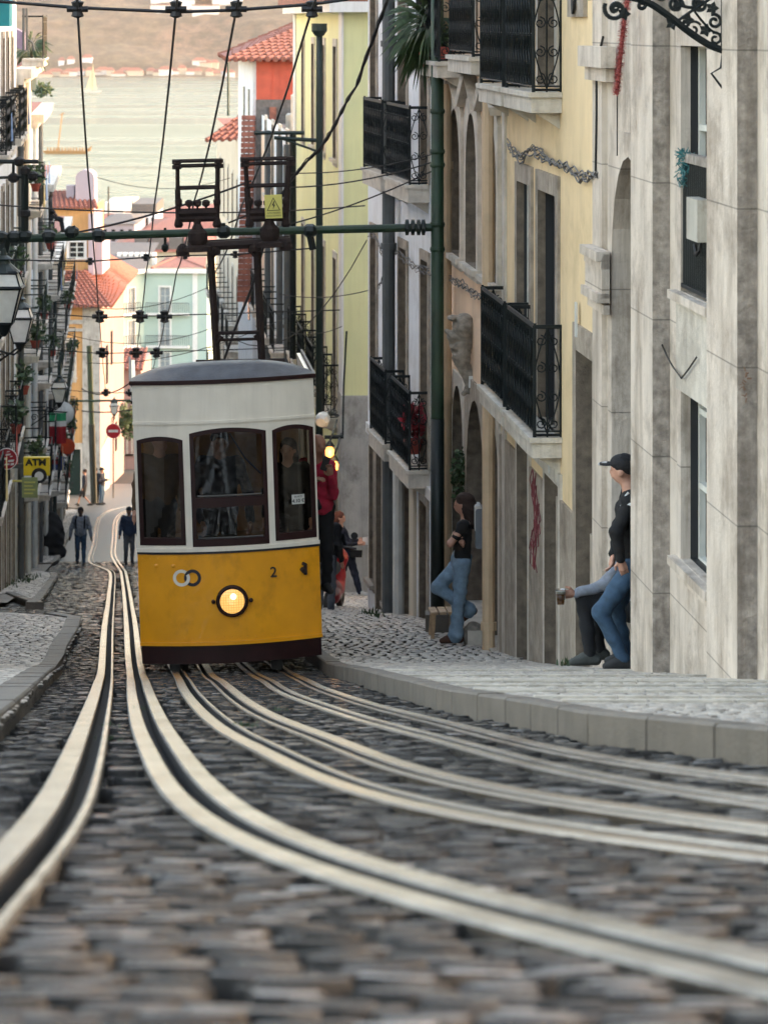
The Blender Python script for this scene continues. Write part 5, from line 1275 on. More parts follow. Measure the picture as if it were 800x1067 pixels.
# the four running wires
CW = [(-2.49, 'leftmost'), (-1.69, 'second from the left'), (-1.20, 'third from the left'), (-.585, 'rightmost')]
def cw(i, Y): return Vector((CW[i][0]-.080*(Y-27.3), Y, (zr(Y)+5.5)))
SUP = [4, 27.3, 42.2, 54, 67, 80, 95, 112, 130, 150]
for i in range(4):
    pts = []
    ends = [s_ for s_ in SUP if (s_ <= 54 or i < 3)]
    for a, b in zip(ends, ends[1:]):
        A, B = cw(i, a), cw(i, b)
        for t in (0, .25, .5, .75): pts.append(A.lerp(B, t)-Vector((0, 0, .16*t*(1-t)*4*((b-a)/17))))
    pts.append(B)
    wire(pts, .011, f'{CW[i][1]} of the four running wires that descend along the street', group='running wires over the track')
# span wires
def span(Y, px0, py0, px1, py1, lab, idx=range(4), r=.012, sc=1.3):
    a, b = at(px0, py0, Y), at(px1, py1, Y)
    bd = []
    for i in idx:
        x = cw(i, Y).x; t = (x-a.x)/(b.x-a.x); bd.append((a.lerp(b, t)+Vector((0, 0, -.01)), sc))
    wire([a, b], r, lab, 'span_wire', None, beads=bd)
a, b = at(-300, -25, 27.3), at(620, -15, 27.3)
wire([at(-200, -22, 27.3), at(0, 1, 27.3), at(81, 7.5, 27.3), at(183, 12, 27.3), at(245, 10, 27.3), at(325, 4, 27.3), at(560, -30, 27.3)], .014, 'nearest span wire crossing the street at the top of the picture', 'span_wire', beads=[(cw(i, 27.3), .95) for i in range(4)])
wire([at(-30, 270, 53), at(94, 272, 53), at(152, 268, 53), at(190, 266, 53), at(245, 265, 53), at(330, 258, 53)], .012, 'span wire crossing just below the green beam', 'span_wire', beads=[(at(94, 272, 53), .8), (at(152, 268, 53), .8), (at(193, 266, 53), .8), (at(245, 265, 53), .8)])
for Y_, py, n_ in ((67, 328, 'third'), (80, 366, 'fourth'), (112, 408, 'fifth')):
    z = zpy(py, Y_); wire([(FL.P(Y_, 0).x, Y_, z+.1), (cw(0, Y_).x, Y_, z-.05), (FG.P(Y_, 0).x, Y_, z+.1)], .012, f'{n_} span wire down the street', 'span_wire', beads=[(Vector((cw(i, Y_).x, Y_, z-.03)), 1.7) for i in (0, 1, 2)])
# lesser wires
def w2(p, q, Y0, Y1, lab, r=.008, sag=.1, mt='darkwire', **k): wire([at(*p, Y0), at(*q, Y1)], r, lab, sag=sag, mt=mt, **k)
w2((300, 180), (475, 153), 46, 44, 'thin wire from the right cage up to the peach house', .008); w2((300, 195), (475, 160), 46, 44, 'second thin wire from the right cage to the green pole', .010)
w2((-5, 213), (380, 214), 50, 56, 'long straight cable across the street just above the green beam', .012, .12); w2((75, 243), (262, 188), 44.5, 44.5, 'slanting stay wire from the beam clamp up to the cages', .014, .06)
w2((262, 243), (470, 168), 44.6, 44.4, 'slanting stay wire from the beam to the green pole', .010, .1); w2((238, 232), (262, 222), 44.4, 44.4, 'short stay wire between the two cages', .012, 0)
w2((-5, 325), (60, 330), 60, 66, 'wire low over the left lanterns', .008); w2((100, 184), (240, 185), 90, 90, 'fine wire crossing in front of the river', .009, .3)
w2((290, 306), (385, 302), 64, 60, 'fine wire across the lime house front', .009); w2((232, 345), (382, 250), 66, 58, 'sagging wire up to the white house gable', .010, .9)
w2((300, 345), (356, 340), 66, 64, 'thin wire crossing the lime house windows', .008); w2((60, 312), (215, 300), 92, 92, 'fine wire below the red roofs', .010, .4); w2((60, 345), (225, 340), 92, 92, 'lower fine wire in front of the mint building', .010, .4)
w2((90, 378), (300, 330), 85, 70, 'wire rising right behind the tram roof', .009, .3); w2((85, 405), (140, 395), 110, 100, 'cable bundle near the bottom of the street', .02, .3)
# thick messy cable top right
pts = catmull([at(408, -20, 43), at(399, 12, 43), at(384, 52, 43.5), at(371, 90, 44), (at(364, 100, 44)), at(340, 145, 45), at(316, 172, 45.5), at(300, 192, 46), at(283, 225, 46.3)], .12)
mb = MB(); mb.tube(pts, [.022+.008*math.sin(i*2.1) for i in range(len(pts))], 6); mb.tube([p+Vector((.02*math.sin(i), 0, .03*math.cos(i*1.3))) for i, p in enumerate(pts)], .008, 4)
tag(mb.build('power_cable', M['darkwire']), 'thick taped power cable sagging from the top edge down to the right cage', 'cable')
pts = catmull([at(283, 225, 48), at(268, 280, 50), at(262, 300, 50), at(244, 345, 52), at(225, 400, 54)], .3); mb = MB(); mb.tube(pts, .022, 5); tag(mb.build('power_cable', M['darkwire']), 'dark cable drooping behind the collector frame', 'cable')
def bundle(fac, pxs, lab, n=5, d=.06, loops=True):
    mb = MB()
    for k in range(n):
        c = catmull([fac.P(fac.Y(px, d), zpy(py, fac.Y(px, d)), d)+Vector((0, 0, random.uniform(-.05, .05))) for px, py in pxs], .15)
        mb.tube([p+Vector((0, 0, .022*math.sin(i*1.9+k))) + fac.n*random.uniform(-.01, .02) for i, p in enumerate(c)], random.choice((.005, .007, .009)), 4)
    return tag(mb.build('cable_bundle', M['greywire']), lab, 'cables')
bundle(FR, [(529,150),(536,158),(545,165),(552,156),(562,160),(575,166),(590,174),(605,184),(622,182)], 'tangle of grey cables looped along the top of the yellow house', 6)
bundle(FR, [(464,285),(472,292),(482,296),(492,306),(503,312)], 'tangle of grey cables along the peach house below its arched windows', 5)
bundle(FW, [(411,262),(420,268),(430,276),(440,280),(448,282)], 'grey cable bundle on the white house behind the pole', 5)
bundle(FW, [(384,243),(392,250),(398,262),(402,275),(400,290),(395,300)], 'loose black cable loops high on the white house', 4)
bundle(FG, [(357,342),(368,338),(378,345)], 'short cable bundle at the lime house corner', 3) if False else None
def onpipe(pts, lab, r=.012): mb = MB(); mb.tube(catmull(pts, .2), r, 5); return tag(mb.build('wall_cable', M['darkwire']), lab, 'cable')
onpipe([FR.P(FR.Y(px, .02), zpy(py, FR.Y(px, .02)), .06) for px, py in ((633,38),(628,58),(626,64),(626,120),(625,178))], 'black cable running down the corner of the yellow and stone houses')
onpipe([FR.P(FR.Y(px, .0), zpy(py, FR.Y(px, .0)), .02) for px, py in ((689,-20),(689,60),(690,190),(692,330),(694,340))], 'thin dark cable running down beside the first stone pilaster', .008)
onpipe([FR.P(FR.Y(px, .0), zpy(py, FR.Y(px, .0)), .06) for px, py in ((694,340),(698,360),(709,382),(718,394),(726,384),(734,372))], 'loose cable loop crossing the lower stone window', .007)
onpipe([FR.P(28.3, zpy(py, 28.3), .07) for py in (95, 130, 162)], 'thin cable above the arched stone doorway', .006)
# lit wall lamps at the lime house
lamp_m = emis('lamp_lit', 'ff9040', .9)
for k, (px, py, lb) in enumerate(((343.5, 471, 'upper lit amber wall lamp on the lime house corner'), (348, 486, 'lower lit amber wall lamp beside the phone of the crimson rider'))):
    c = at(px, py, 63.6); r_ = empty('wall_lamp', c, lb, 'lamp', 'lit lamps at the alley corner'); b = MB(); b.lathe(c, [(.02, -.10), (.075, -.06), (.085, .04), (.03, .12)], 10); b.build('globe', lamp_m, r_, smooth=True)
    b = MB(); b.lathe(c, [(.10, .11), (.05, .18), (.02, .22)], 10); b.lathe(c, [(.03, -.17), (.06, -.10)], 8); b.tube([c+Vector((0, 0, .2)), c+Vector((.05, .2, .32)), c+Vector((.1, 2.6, .3))], .02, 5); b.build('bracket', M['iron'], r_)
    pL = bpy.data.lights.new('lamp_glow', 'POINT'); pL.energy = 3; pL.color = (1, .6, .25); pL.shadow_soft_size = .08; po = bpy.data.objects.new('lamp_glow', pL); COL.objects.link(po); po.location = c-Vector((0, .25, 0))
r_ = empty('flood_lamp', at(336, 437, 64), 'small white flood lamp on a bracket under the green balconies', 'lamp'); c = at(336, 437, 64)
mb = MB(); mb.lathe(c, [(.12, -.1), (.15, .05), (.10, .12)], 8, (-.3, -1, -.5)); mb.build('lamp_head', M['whitepipe'], r_); mb = MB(); mb.tube([c, at(343, 430, 64.5), at(352, 433, 66)], .03, 5); mb.build('bracket', M['iron'], r_)
mb = MB(); mb.tube([at(338, 455.5, 65.5), at(358, 455, 65.5)], .04, 6); mb.tube([at(357, 455, 65.5), at(358, 400, 66), at(361, 345, 66.3)], .02, 5)
tag(mb.build('iron_bracket', M['iron']), 'black horizontal sign arm above the lit lamps at the alley corner', 'bracket')
# utility pole in front of lime house
yu = FG.Y(330, .5); c = FG.P(yu, 0, .45)
r_ = empty('utility_pole', (c.x, c.y, zr(yu)), 'slim grey green utility pole with funnel cap in front of the lime house', 'pole')
mb = MB(); mb.lathe((c.x, c.y, 0), [(.075, zr(yu)), (.07, zpy(95, yu)), (.065, zpy(28, yu))], 12); mb.build('shaft', M['greeniron'], r_, smooth=True)
mb = MB(); mb.lathe((c.x, c.y, zpy(37, yu)), [(.09, 0), (.16, .1), (.16, .25)], 12); mb.build('funnel_cap', M['greeniron'], r_); mb = MB(); mb.tube([(c.x-.9, c.y, zpy(143, yu)), (c.x, c.y, zpy(146, yu))], .04, 5); mb.tube([(c.x-.8, c.y, zpy(143, yu)), (c.x, c.y, zpy(158, yu))], .025, 5); mb.tube([(c.x-1.3, c.y, zpy(138, yu)), (c.x-.3, c.y, zpy(138, yu))], .04, 5); mb.build('cross_arm', M['greeniron'], r_)
yq = FG.Y(305, .3); c = FG.P(yq, 0, .3); r_ = tag(None, None) if False else None
mb = MB(); mb.lathe((c.x, c.y, 0), [(.08, -12), (.08, zpy(140, yq))], 8); o = mb.build('standpipe', M['iron'], None); tag(o, 'thin black standpipe at the joint of the lime and blue-white houses', 'pipe')

# lanterns of the left row
M['milk'] = mat('milk', (.80, .80, .74, 1), rough=.25, var=.12, scale=8)
def lantern(loc, s, label, arm, group='old street lanterns on the left'):
    r_ = empty('street_lantern', loc, label, 'street lantern', group); f = MB(); g = MB(); hf = MB()
    rings = [(.10, -.30), (.20, .10), (.21, .13), (.155, .28), (.06, .33)]
    def sq(r, z, k): return Vector((r*[-1, 1, 1, -1][k], r*[-1, -1, 1, 1][k], z))
    for k in range(4):
        j = (k+1) % 4
        f.tube([sq(.10, -.30, k), sq(.205, .11, k)], .014, 4); f.tube([sq(.205, .11, k), sq(.15, .28, k)], .012, 4)
        f.tube([sq(.10, -.30, k), sq(.10, -.30, j)], .016, 4); f.tube([sq(.21, .11, k), sq(.21, .11, j)], .022, 4); f.tube([sq(.155, .28, k), sq(.155, .28, j)], .02, 4)
        g.quad(sq(.095, -.30, k), sq(.095, -.30, j), sq(.20, .10, j), sq(.20, .10, k)); g.quad(sq(.20, .125, k), sq(.20, .125, j), sq(.148, .275, j), sq(.148, .275, k))
    hf.lathe((0, 0, .28), [(.19, 0), (.15, .04), (.08, .10), (.07, .13), (.10, .15), (.04, .19), (.015, .27)], 12)
    f.lathe((0, 0, -.40), [(.02, -.05), (.06, 0), (.10, .10)], 10)
    f.tube([(0, 0, -.42), (-.1, 0, -.5), (-arm*.5, 0, -.42), (-arm, 0, -.45)], .02, 6); f.tube([(0, 0, -.36), (-arm*.4, 0, -.62), (-arm, 0, -.95)], .018, 6)
    for cx_, cz_, rr in ((-arm*.35, -.52, .09), (-arm*.65, -.58, .12), (-arm*.88, -.72, .10)): f.tube(spiral(Vector((cx_, 0, cz_)), Vector((1, 0, 0)), Vector((0, 0, 1)), rr, .02, 0, 1.5, 18), .011, 4)
    f.build('frame', M['iron'], r_, local=True); g.build('glass', M['milk'], r_, local=True); hf.build('hood', M['greeniron'], r_, local=True)
    r_.scale = (s,)*3; return r_
lantern(at(4, 309, 38), 1.0, 'largest iron street lantern with milky glass at the left edge', 1.2)
lantern(at(21, 338, 56), 1.0, 'second iron street lantern, just below the largest one at the left', .9)
lantern(at(62, 408, 92), .98, 'third small street lantern hanging out before the orange house', .8)
lantern(at(119, 425, 150), .9, 'tiny lantern hanging by the pink wall at the bottom of the street', .1, None)
lantern(at(11, 122, 74), .55, 'narrow grey lantern high on the left wall', .3, None)
# signs
def disc(px, py, Y, r, label, mt, rim, name='road_sign', arm=True):
    c = at(px, py, Y); r_ = empty(name, c, label, 'sign'); b = MB(); b.lathe(c, [(r, 0), (r, .02)], 28, (0, -1, 0)); b.build('plate', rim, r_)
    b = MB(); b.lathe(c+Vector((0, -.021, 0)), [(r*.93, 0), (r*.93, .004)], 28, (0, -1, 0)); b.build('face', mt, r_)
    if arm: b = MB(); b.tube([c+Vector((-r, .03, 0)), (FL.P(Y, 0).x, Y+.03, c.z)], .025, 5); b.build('arm', M['greypipe'], r_)
    return r_, c
dm('signred', (.30, .010, .018, 1), rough=.4); dm('signorange', (.62, .07, .02, 1), rough=.4); dm('atmyellow', (.85, .60, .02, 1), rough=.4); dm('signblue', (.03, .06, .25, 1), rough=.4); dm('olive', (.30, .34, .14, 1), rough=.6)
s_, c = disc(7, 478, 62, .20, 'round dark red sign covered in white stickers at the left edge', M['signred'], M['white_trim'])
mb = MB(); random.seed(3)
for (dx, dz, w_, h_) in ((-.02,.06,.10,.04),(-.06,-.02,.08,.05),(.02,-.06,.12,.05),(-.10,.03,.05,.07),(.06,.03,.05,.03),(-.04,-.12,.1,.04),(.07,-.12,.07,.05),(-.13,-.08,.05,.06),(0,.12,.06,.03)):
    mb.prism([c+Vector((dx, -.027, dz)), c+Vector((dx+w_*.9, -.027, dz+.01)), c+Vector((dx+w_, -.027, dz+h_)), c+Vector((dx+.01, -.027, dz+h_*.8))], (0, .002, 0))
mb.build('sticker', M['whitepipe'], s_)
c = at(38, 486, 74); r_ = empty('atm_sign', c, 'yellow projecting ATM sign on the left wall', 'sign'); hw, hh_ = 13.5/F*74, 9.5/F*74
mb = MB(); mb.box(c.x-hw, c.x+hw, 74, 74.18, c.z-hh_, c.z+hh_); mb.build('box', M['atmyellow'], r_)
text('ATM', .20, (-.01, -.012, .025), R(90), M['black'], 'lettering', r_, bold=.008, sx=1.1)
mb = MB(); mb.lathe((c.x+.06, 73.995, c.z-hh_+.0), [(.125, 0), (.17, .008)], 20, (0, -1, 0)); mb.build('dark_disc', M['black'], r_)
mb = MB(); mb.lathe((c.x+.06, 73.985, c.z-hh_-.01), [(.075, 0), (.10, .006)], 20, (0, -1, 0)); mb.build('light_disc', M['white_trim'], r_)
mb = MB(); mb.box(c.x-hw-.5, c.x-hw, 74.05, 74.12, c.z-.05, c.z+.05); mb.build('arm', M['greypipe'], r_)
c = at(31, 508, 73); r_ = empty('small_sign', c, 'small olive green notice sign hanging below the ATM sign', 'sign'); mb = MB(); mb.box(c.x-.17, c.x+.17, 73, 73.03, c.z-.22, c.z+.22); mb.build('plate', M['olive'], r_)
mb = MB()
for k in range(4): mb.box(c.x-.12, c.x+.12-(k % 2)*.05, 72.99, 72.998, c.z+.10-k*.08, c.z+.13-k*.08)
mb.box(c.x-.5, c.x-.17, 73.0, 73.03, c.z+.12, c.z+.16); mb.build('lines', M['signyellow'], r_)
disc(70, 465, 112, .27, 'orange red round convex sign in front of the orange house', M['signorange'], M['signred'])
c = at(59, 482, 112); r_ = empty('hanging_sign', c, 'small blue and red shop sign projecting from the left row', 'sign'); mb = MB(); mb.box(c.x-.25, c.x+.25, 112, 112.05, c.z-.25, c.z+.2); mb.build('plate', M['signblue'], r_); mb = MB(); mb.box(c.x-.2, c.x+.05, 111.98, 111.995, c.z-.05, c.z+.18); mb.build('emblem', M['signred'], r_)
mb = MB(); mb.box(c.x-1.0, c.x-.25, 112, 112.04, c.z+.1, c.z+.14); mb.build('arm', M['iron'], r_)
c = at(60, 447, 104); r_ = empty('flag', c, 'small green, white and red flag hanging from the left row', 'flag'); dm('flaggreen', (.02, .30, .12, 1)); 
for k, (m_, a0, a1) in enumerate((('flaggreen', .25, .5), ('white_trim', .08, .25), ('signred', -.45, .08))):
    mb = MB()
    for i in range(6):
        x0 = c.x-.25+i*.085; mb.quad((x0, 104+.05*math.sin(i*1.3), c.z+a0), (x0+.085, 104+.05*math.sin(i*1.3+1.3), c.z+a0), (x0+.085, 104+.05*math.sin(i*1.3+1.3), c.z+a1), (x0, 104+.05*math.sin(i*1.3), c.z+a1))
    mb.build('cloth', M[m_], r_)
mb = MB(); mb.tube([(c.x-1.1, 104, c.z+.6), (c.x+.3, 104, c.z+.52)], .02, 5); mb.build('pole', M['iron'], r_)
c = at(67, 430, 110); r_ = empty('satellite_dish', c, 'pale grey satellite dish beside the third lantern', 'dish'); mb = MB(); mb.lathe(c, [(.01, .1), (.2, .06), (.36, -.04), (.37, -.04), (.36, 0)], 20, (.5, -.8, .2)); mb.build('bowl', M['whitepipe'], r_, smooth=True); mb = MB(); mb.tube([c, c+Vector((-.9, .3, 0))], .03, 5); mb.build('arm', M['greypipe'], r_)
# no entry sign and far pole
c = at(118, 449, 150); r_ = empty('no_entry_sign', c, 'red no entry sign with white bar at the bottom of the street', 'sign'); 
mb = MB(); mb.lathe(c, [(.335, 0), (.335, .02)], 28, (0, -1, 0)); mb.build('rim', M['white_trim'], r_); dm('nored', (.45, .01, .02, 1), rough=.4)
mb = MB(); mb.lathe(c+Vector((0, -.021, 0)), [(.315, 0), (.315, .004)], 28, (0, -1, 0)); mb.build('face', M['nored'], r_)
mb = MB(); mb.box(c.x-.22, c.x+.22, 149.965, 149.973, c.z-.055, c.z+.055); mb.build('bar', M['white_trim'], r_); mb = MB(); mb.lathe((c.x, 150.05, 0), [(.03, c.z-3.0), (.03, c.z+.3)], 8); mb.build('post', M['greypipe'], r_)
a, b = at(93, 360, 151), at(98, 524, 151); r_ = empty('far_pole', b, 'slim green overhead pole with dark foot at the bottom of the street', 'pole')
mid = a.lerp(b, .5); mb = MB(); mb.tube([a, mid], .12, 8); mb.build('shaft', M['polegreen'], r_); mb = MB(); mb.tube([mid, b], .15, 8); mb.build('dark_base', M['poledark'], r_)
w2((60, 418), (142, 417), 150, 150, 'green cross wire at the bottom of the street', .05, 0, 'polegreen'); w2((85, 428), (140, 426), 150, 150, 'lower cross wire at the bottom of the street', .03, .1)

# mailbox, stool, doorstep things on the right
def rbox(mb, x0, x1, y0, y1, z0, z1, r=.05): 
    pr = []
    for (cx_, cz_, a0) in ((x1-r, z1-r, 0), (x0+r, z1-r, 90), (x0+r, z0+r, 180), (x1-r, z0+r, 270)):
        for k in range(5): a = R(a0+k*22.5); pr.append(Vector((cx_+r*math.cos(a), y0, cz_+r*math.sin(a))))
    mb.prism(pr, (0, y1-y0, 0))
Ym = FR.Y(506, .02); c = FR.P(Ym, 0, .0); dm('greybox', (.15, .17, .19, 1), rough=.4)
r_ = empty('wall_box', (c.x, Ym, zpy(572, Ym)), 'rounded grey metal box on the wall behind the woman', 'box')
mb = MB(); rbox(mb, c.x-.14, c.x-.0, Ym-.02, Ym+.34, zpy(572, Ym), zpy(530, Ym), .035); mb.build('case', M['greybox'], r_); mb = MB(); rbox(mb, c.x-.15, c.x-.07, Ym-.0, Ym+.32, zpy(529, Ym)-.28, zpy(528, Ym)+.01, .03); mb.build('lid', M['whitepipe'], r_)
dm('palewood', (.50, .34, .20, 1), rough=.6, var=.25, scale=12)
c = G(465, 664, .13); stl = empty('wooden_stool', c, 'small slatted wooden stool beside the leaning woman', 'stool')
mb = MB(); u = Vector((-.078, 1, 0)).normalized(); v = Vector((1, .078, 0)).normalized()
for k in range(4):
    o_ = c+v*(-.2+k*.105)+Vector((0, 0, .30)); mb.hexa([o_-u*.16, o_-u*.16+v*.085, o_+u*.22+v*.085, o_+u*.22, o_-u*.16+Vector((0,0,.03)), o_-u*.16+v*.085+Vector((0,0,.03)), o_+u*.22+v*.085+Vector((0,0,.03)), o_+u*.22+Vector((0,0,.03))])
mb.build('seat', M['palewood'], stl)
for (a, b) in ((-.16, -.12), (.14, -.12), (-.16, .17), (.14, .17)):
    mb = MB(); q = c+v*a+u*b; mb.tube([q+Vector((0, 0, .30)), q+v*(.02 if a > 0 else -.02)], .026, 6); mb.build('leg', M['palewood'], stl)
# climbing plant, red plant in pot, hanging plants
def bush(name, c, r, n, label, cat='plant', leafm='leaf', ls=.06, pot=None, long=False, group=None):
    root = empty(name, c, label, cat, group); mb = MB(); c = Vector(c)
    for _ in range(n):
        d = Vector((random.gauss(0, 1), random.gauss(0, 1), random.gauss(0, 1))).normalized(); p = c+Vector((d.x*r[0], d.y*r[1], d.z*r[2]))*random.random()**.5
        a = Vector((random.uniform(-1, 1), random.uniform(-1, 1), random.uniform(-1.5 if long else -.6, 1))).normalized(); l = ls*random.uniform(.6, 1.3)
        if long: a = (d+Vector((0, 0, -.6))).normalized(); l *= 3
        w_ = a.orthogonal().normalized()*l*(.06 if long else .3)
        mb.add([p, p+a*l*.5+w_, p+a*l-Vector((0, 0, l*.25 if long else 0)), p+a*l*.5-w_], [(0, 1, 2, 3)])
    mb.build('foliage', M[leafm], root)
    mb = MB()
    for k in range(5): mb.tube([c-Vector((0, 0, r[2]*1.05)), c+Vector((random.uniform(-.5, .5)*r[0], random.uniform(-.5, .5)*r[1], r[2]*.5))], .008, 4)
    mb.build('stem', M['darkwood'], root)
    if pot:
        mb = MB(); b0 = c-Vector((0, 0, r[2]+pot*1.3)); mb.lathe(b0, [(pot*.65, 0), (pot*.95, pot*1.3), (pot*1.08, pot*1.3), (pot*1.08, pot*1.6), (pot*.9, pot*1.6), (pot*.85, pot*1.3)], 14); mb.build('pot', M['terracotta'], root)
    return root
yy = FR.Y(479, .08); c = FR.P(yy, zpy(495, yy), .08); bush('climbing_plant', c, (.10, .15, .36), 420, 'dark green climbing plant on the peach doorway above the woman', ls=.07)
yy = 46.9; c = FW.P(yy, zpy(440, 46.8), .15); bush('red_plant', c, (.14, .16, .28), 230, 'dark red leafed plant in a clay pot on the white house balcony', leafm='redleaf', ls=.12, pot=.13)
yy = 43.2; c = FR.P(yy, zpy(28, 43), .30); bush('balcony_plant', c, (.22, .6, .35), 420, 'spiky trailing plant on the topmost peach balcony', ls=.14, long=True, pot=.12)
yy = 42.2; c = FR.P(yy, zpy(38, 42), .18); bush('potted_plant', c, (.12, .2, .16), 200, 'small leafy plant in a pale pot on the topmost peach balcony', ls=.06, pot=.12)
# carved console (grotesque) on the peach house
yy = FR.Y(483, .1)
dm('carved', (.30, .26, .21, 1), rough=.85, var=.4, scale=14, bump=1.0, bscale=40)
cc_ = empty('carved_console', FR.P(yy, zpy(405, yy), .0), 'weathered carved stone console on the peach wall above the arched door', 'carving')
L_ = lambda px, py, d=.1: np.array(FR.P(yy, zpy(py, yy), d)-cc_.location)
pr = [('e', L_(0, 340, .10), (.14, .16, .16)), ('e', L_(0, 350, .22), (.08, .1, .08)), ('c', L_(0, 345, .08), L_(0, 372, .12), .11, .10), ('c', L_(0, 372, .14), L_(0, 390, .06), .10, .07), ('c', L_(0, 390, .04), L_(0, 408, .02), .08, .04), ('e', L_(0, 331, .24), (.06, .14, .035)), ('c', L_(0, 352, .26), L_(0, 366, .22), .035, .03), ('c', L_(0, 400, .02), L_(0, 410, .10), .04, .03), ('e', L_(0, 345, .30), (.035, .05, .03)), ('e', L_(0, 361, .2), (.07, .09, .05))]
blob('console_body', pr, M['carved'], cc_, h=.012, k=.03, wob=.006, wf=40)
c = at(497, 398, 40.6); r_ = empty('wall_floodlight', c, 'small white square wall light under the far yellow balcony', 'lamp'); mb = MB(); mb.box(c.x-.10, c.x+.06, c.y, c.y+.12, c.z-.07, c.z+.07); mb.build('case', M['white_trim'], r_); mb = MB(); mb.lathe((c.x+.06, c.y+.06, c.z), [(.06, 0), (.03, .08)], 8, (1, 0, 0)); mb.tube([(c.x+.1, c.y+.06, c.z), (c.x+.3, c.y+.3, c.z-.05)], .015, 5); mb.build('neck', M['white_trim'], r_)
c = G(534, 671, .12); o = blob('stone_ball', [('e', (0,0,.12), (.13,.2,.16))], M['carved'], None, h=.02, wob=.008); o.location = FR.P(c.y, zr(c.y)+.1, .14); tag(o, 'rounded boulder guarding the wall corner under the beige drainpipe', 'stone')

# scooters
def scooter(loc, yaw, body, label, seat='black'):
    r_ = empty('motor_scooter', loc, label, 'scooter', rot=(0, 0, yaw))     # front towards -y
    for yy in (-.62, .62):
        mb = MB(); c = Vector((0, yy, .24)); mb.tube([c+Vector((0, .18*math.cos(t), .18*math.sin(t))) for t in [i*math.pi/8 for i in range(16)]], .055, 8, closed=True); w_ = mb.build('wheel', M['black'], r_, local=True, smooth=True)
        mb = MB(); mb.lathe(c-Vector((.03, 0, 0)), [(.13, 0), (.13, .06)], 12, (1, 0, 0)); mb.build('rim', M['greywire'], w_, local=True)
    blob('body', [('c', (0,-.45,.55), (0,-.36,.95), .13, .10), ('e', (0,-.62,.42), (.09,.22,.10)), ('c', (0,-.38,.35), (0,.1,.30), .12, .12), ('c', (0,.15,.45), (0,.75,.62), .15, .13), ('e', (0,-.45,.85), (.17,.10,.14))], M[body], r_, h=.022, k=.09)
    blob('seat', [('c', (0,.05,.76), (0,.6,.80), .12, .13)], M[seat], r_, h=.025)
    mb = MB(); mb.tube([(-.32,-.30,1.02), (-.1,-.36,1.04), (.1,-.36,1.04), (.32,-.30,1.02)], .02, 6)
    for s_ in (-1, 1): mb.tube([(s_*.22,-.34,1.03), (s_*.27,-.36,1.2)], .01, 5); mb.lathe((s_*.28,-.36,1.22), [(.06, 0), (.06, .015)], 10, (0, 1, 0))
    mb.build('handlebar', M['black'], r_, local=True)
    mb = MB(); mb.lathe((0,-.53,.86), [(.085, 0), (.06, .05), (0, .06)], 12, (0, -1, .1)); mb.build('headlamp', M['whitepipe'], r_, local=True)
    mb = MB(); mb.quad((-.15,-.42,1.02), (.15,-.42,1.02), (.11,-.34,1.25), (-.11,-.34,1.25)); mb.build('windshield', M['darkglass'], r_, local=True)
    return r_
dm('scootred', (.35, .01, .015, 1), rough=.3, coat=.5); dm('scootwhite', (.6, .62, .65, 1), rough=.3, coat=.5)
scooter(G(348, 640), R(172), 'scootred', 'red motor scooter parked beside the tram at the alley mouth'); scooter(G(68, 531, .06), R(12), 'scootwhite', 'white motor scooter parked before the dark green door')
c = G(52, 579, .08); o = blob('covered_motorbike', [('e', (0,0,.62), (.46,.85,.62)), ('e', (.05,-.2,1.0), (.33,.4,.42)), ('c', (-.3,-.4,.2), (.35,-.4,.2), .22, .22)], M['blackcloth'], None, h=.045, k=.2, wob=.03, wf=9); o.location = c; tag(o, 'motorbike hidden under a black cover on the third left pavement island', 'covered motorbike')
# objects on the river
YS = 1500; zw = -45
c = Vector((xpx(96, 2050), 2050, zw)); r_ = empty('sailboat', c, 'small sailboat with one tall cream sail on the river', 'boat'); dm('sail', (.75, .62, .38, 1), rough=.8, var=.05)
mb = MB(); mb.prism([c+Vector((-1.5, 0, 2)), c+Vector((3, 0, 2.2)), c+Vector((.3, 0, 19))], (0, .1, 0)); mb.prism([c+Vector((-1.8, 0, 2)), c+Vector((-4, 0, 2.2)), c+Vector((-.1, 0, 15))], (0, .1, 0)); mb.build('sail', M['sail'], r_)
mb = MB(); mb.hexa([c+Vector(v) for v in ((-4,-1,0),(4,-1,0),(4,1,0),(-4,1,0),(-5.5,-1.6,1.6),(6,-1.6,1.6),(6,1.6,1.6),(-5.5,1.6,1.6))]); mb.build('hull', M['white_trim'], r_); mb = MB(); mb.tube([c+Vector((0, 0, 1)), c+Vector((.2, 0, 20))], .15, 5); mb.build('mast', M['darkwood'], r_)
Yb = zw/-(160-HY)*F; c = Vector((xpx(70, Yb), Yb, zw)); r_ = empty('ferry', c, 'low open boat with a leaning mast and many people aboard on the river', 'boat'); k_ = Yb/F
mb = MB(); mb.hexa([c+Vector(v)*k_ for v in ((-22,-3,0),(19,-3,0),(19,3,0),(-22,3,0),(-26,-4,3.5),(23,-4,3.5),(23,4,3.5),(-26,4,3.5))]); mb.prism([c+Vector((18, 0, 3))*k_, c+Vector((24, 0, 3))*k_, c+Vector((26, 0, 9))*k_], (0, 1, 0)); mb.build('hull', M['brownwood'], r_)
mb = MB(); mb.tube([c+Vector((-10, 0, 3))*k_, c+Vector((-5, 0, 43))*k_], .7*k_, 5); mb.tube([c+Vector((-8, 0, 40))*k_, c+Vector((-3, 0, 43))*k_], .5*k_, 4); mb.build('mast', M['brownwood'], r_)
mb = MB()
for x in range(-20, 20, 3): mb.lathe(c+Vector((x+random.uniform(-.6, .6), 0, 3.3))*k_, [(.9*k_, 0), (.9*k_, 2.4*k_), (.45*k_, 2.7*k_), (.55*k_, 3.6*k_)], 6)
o = mb.build('passengers', M['brownwood'], r_); o['kind'] = 'stuff'
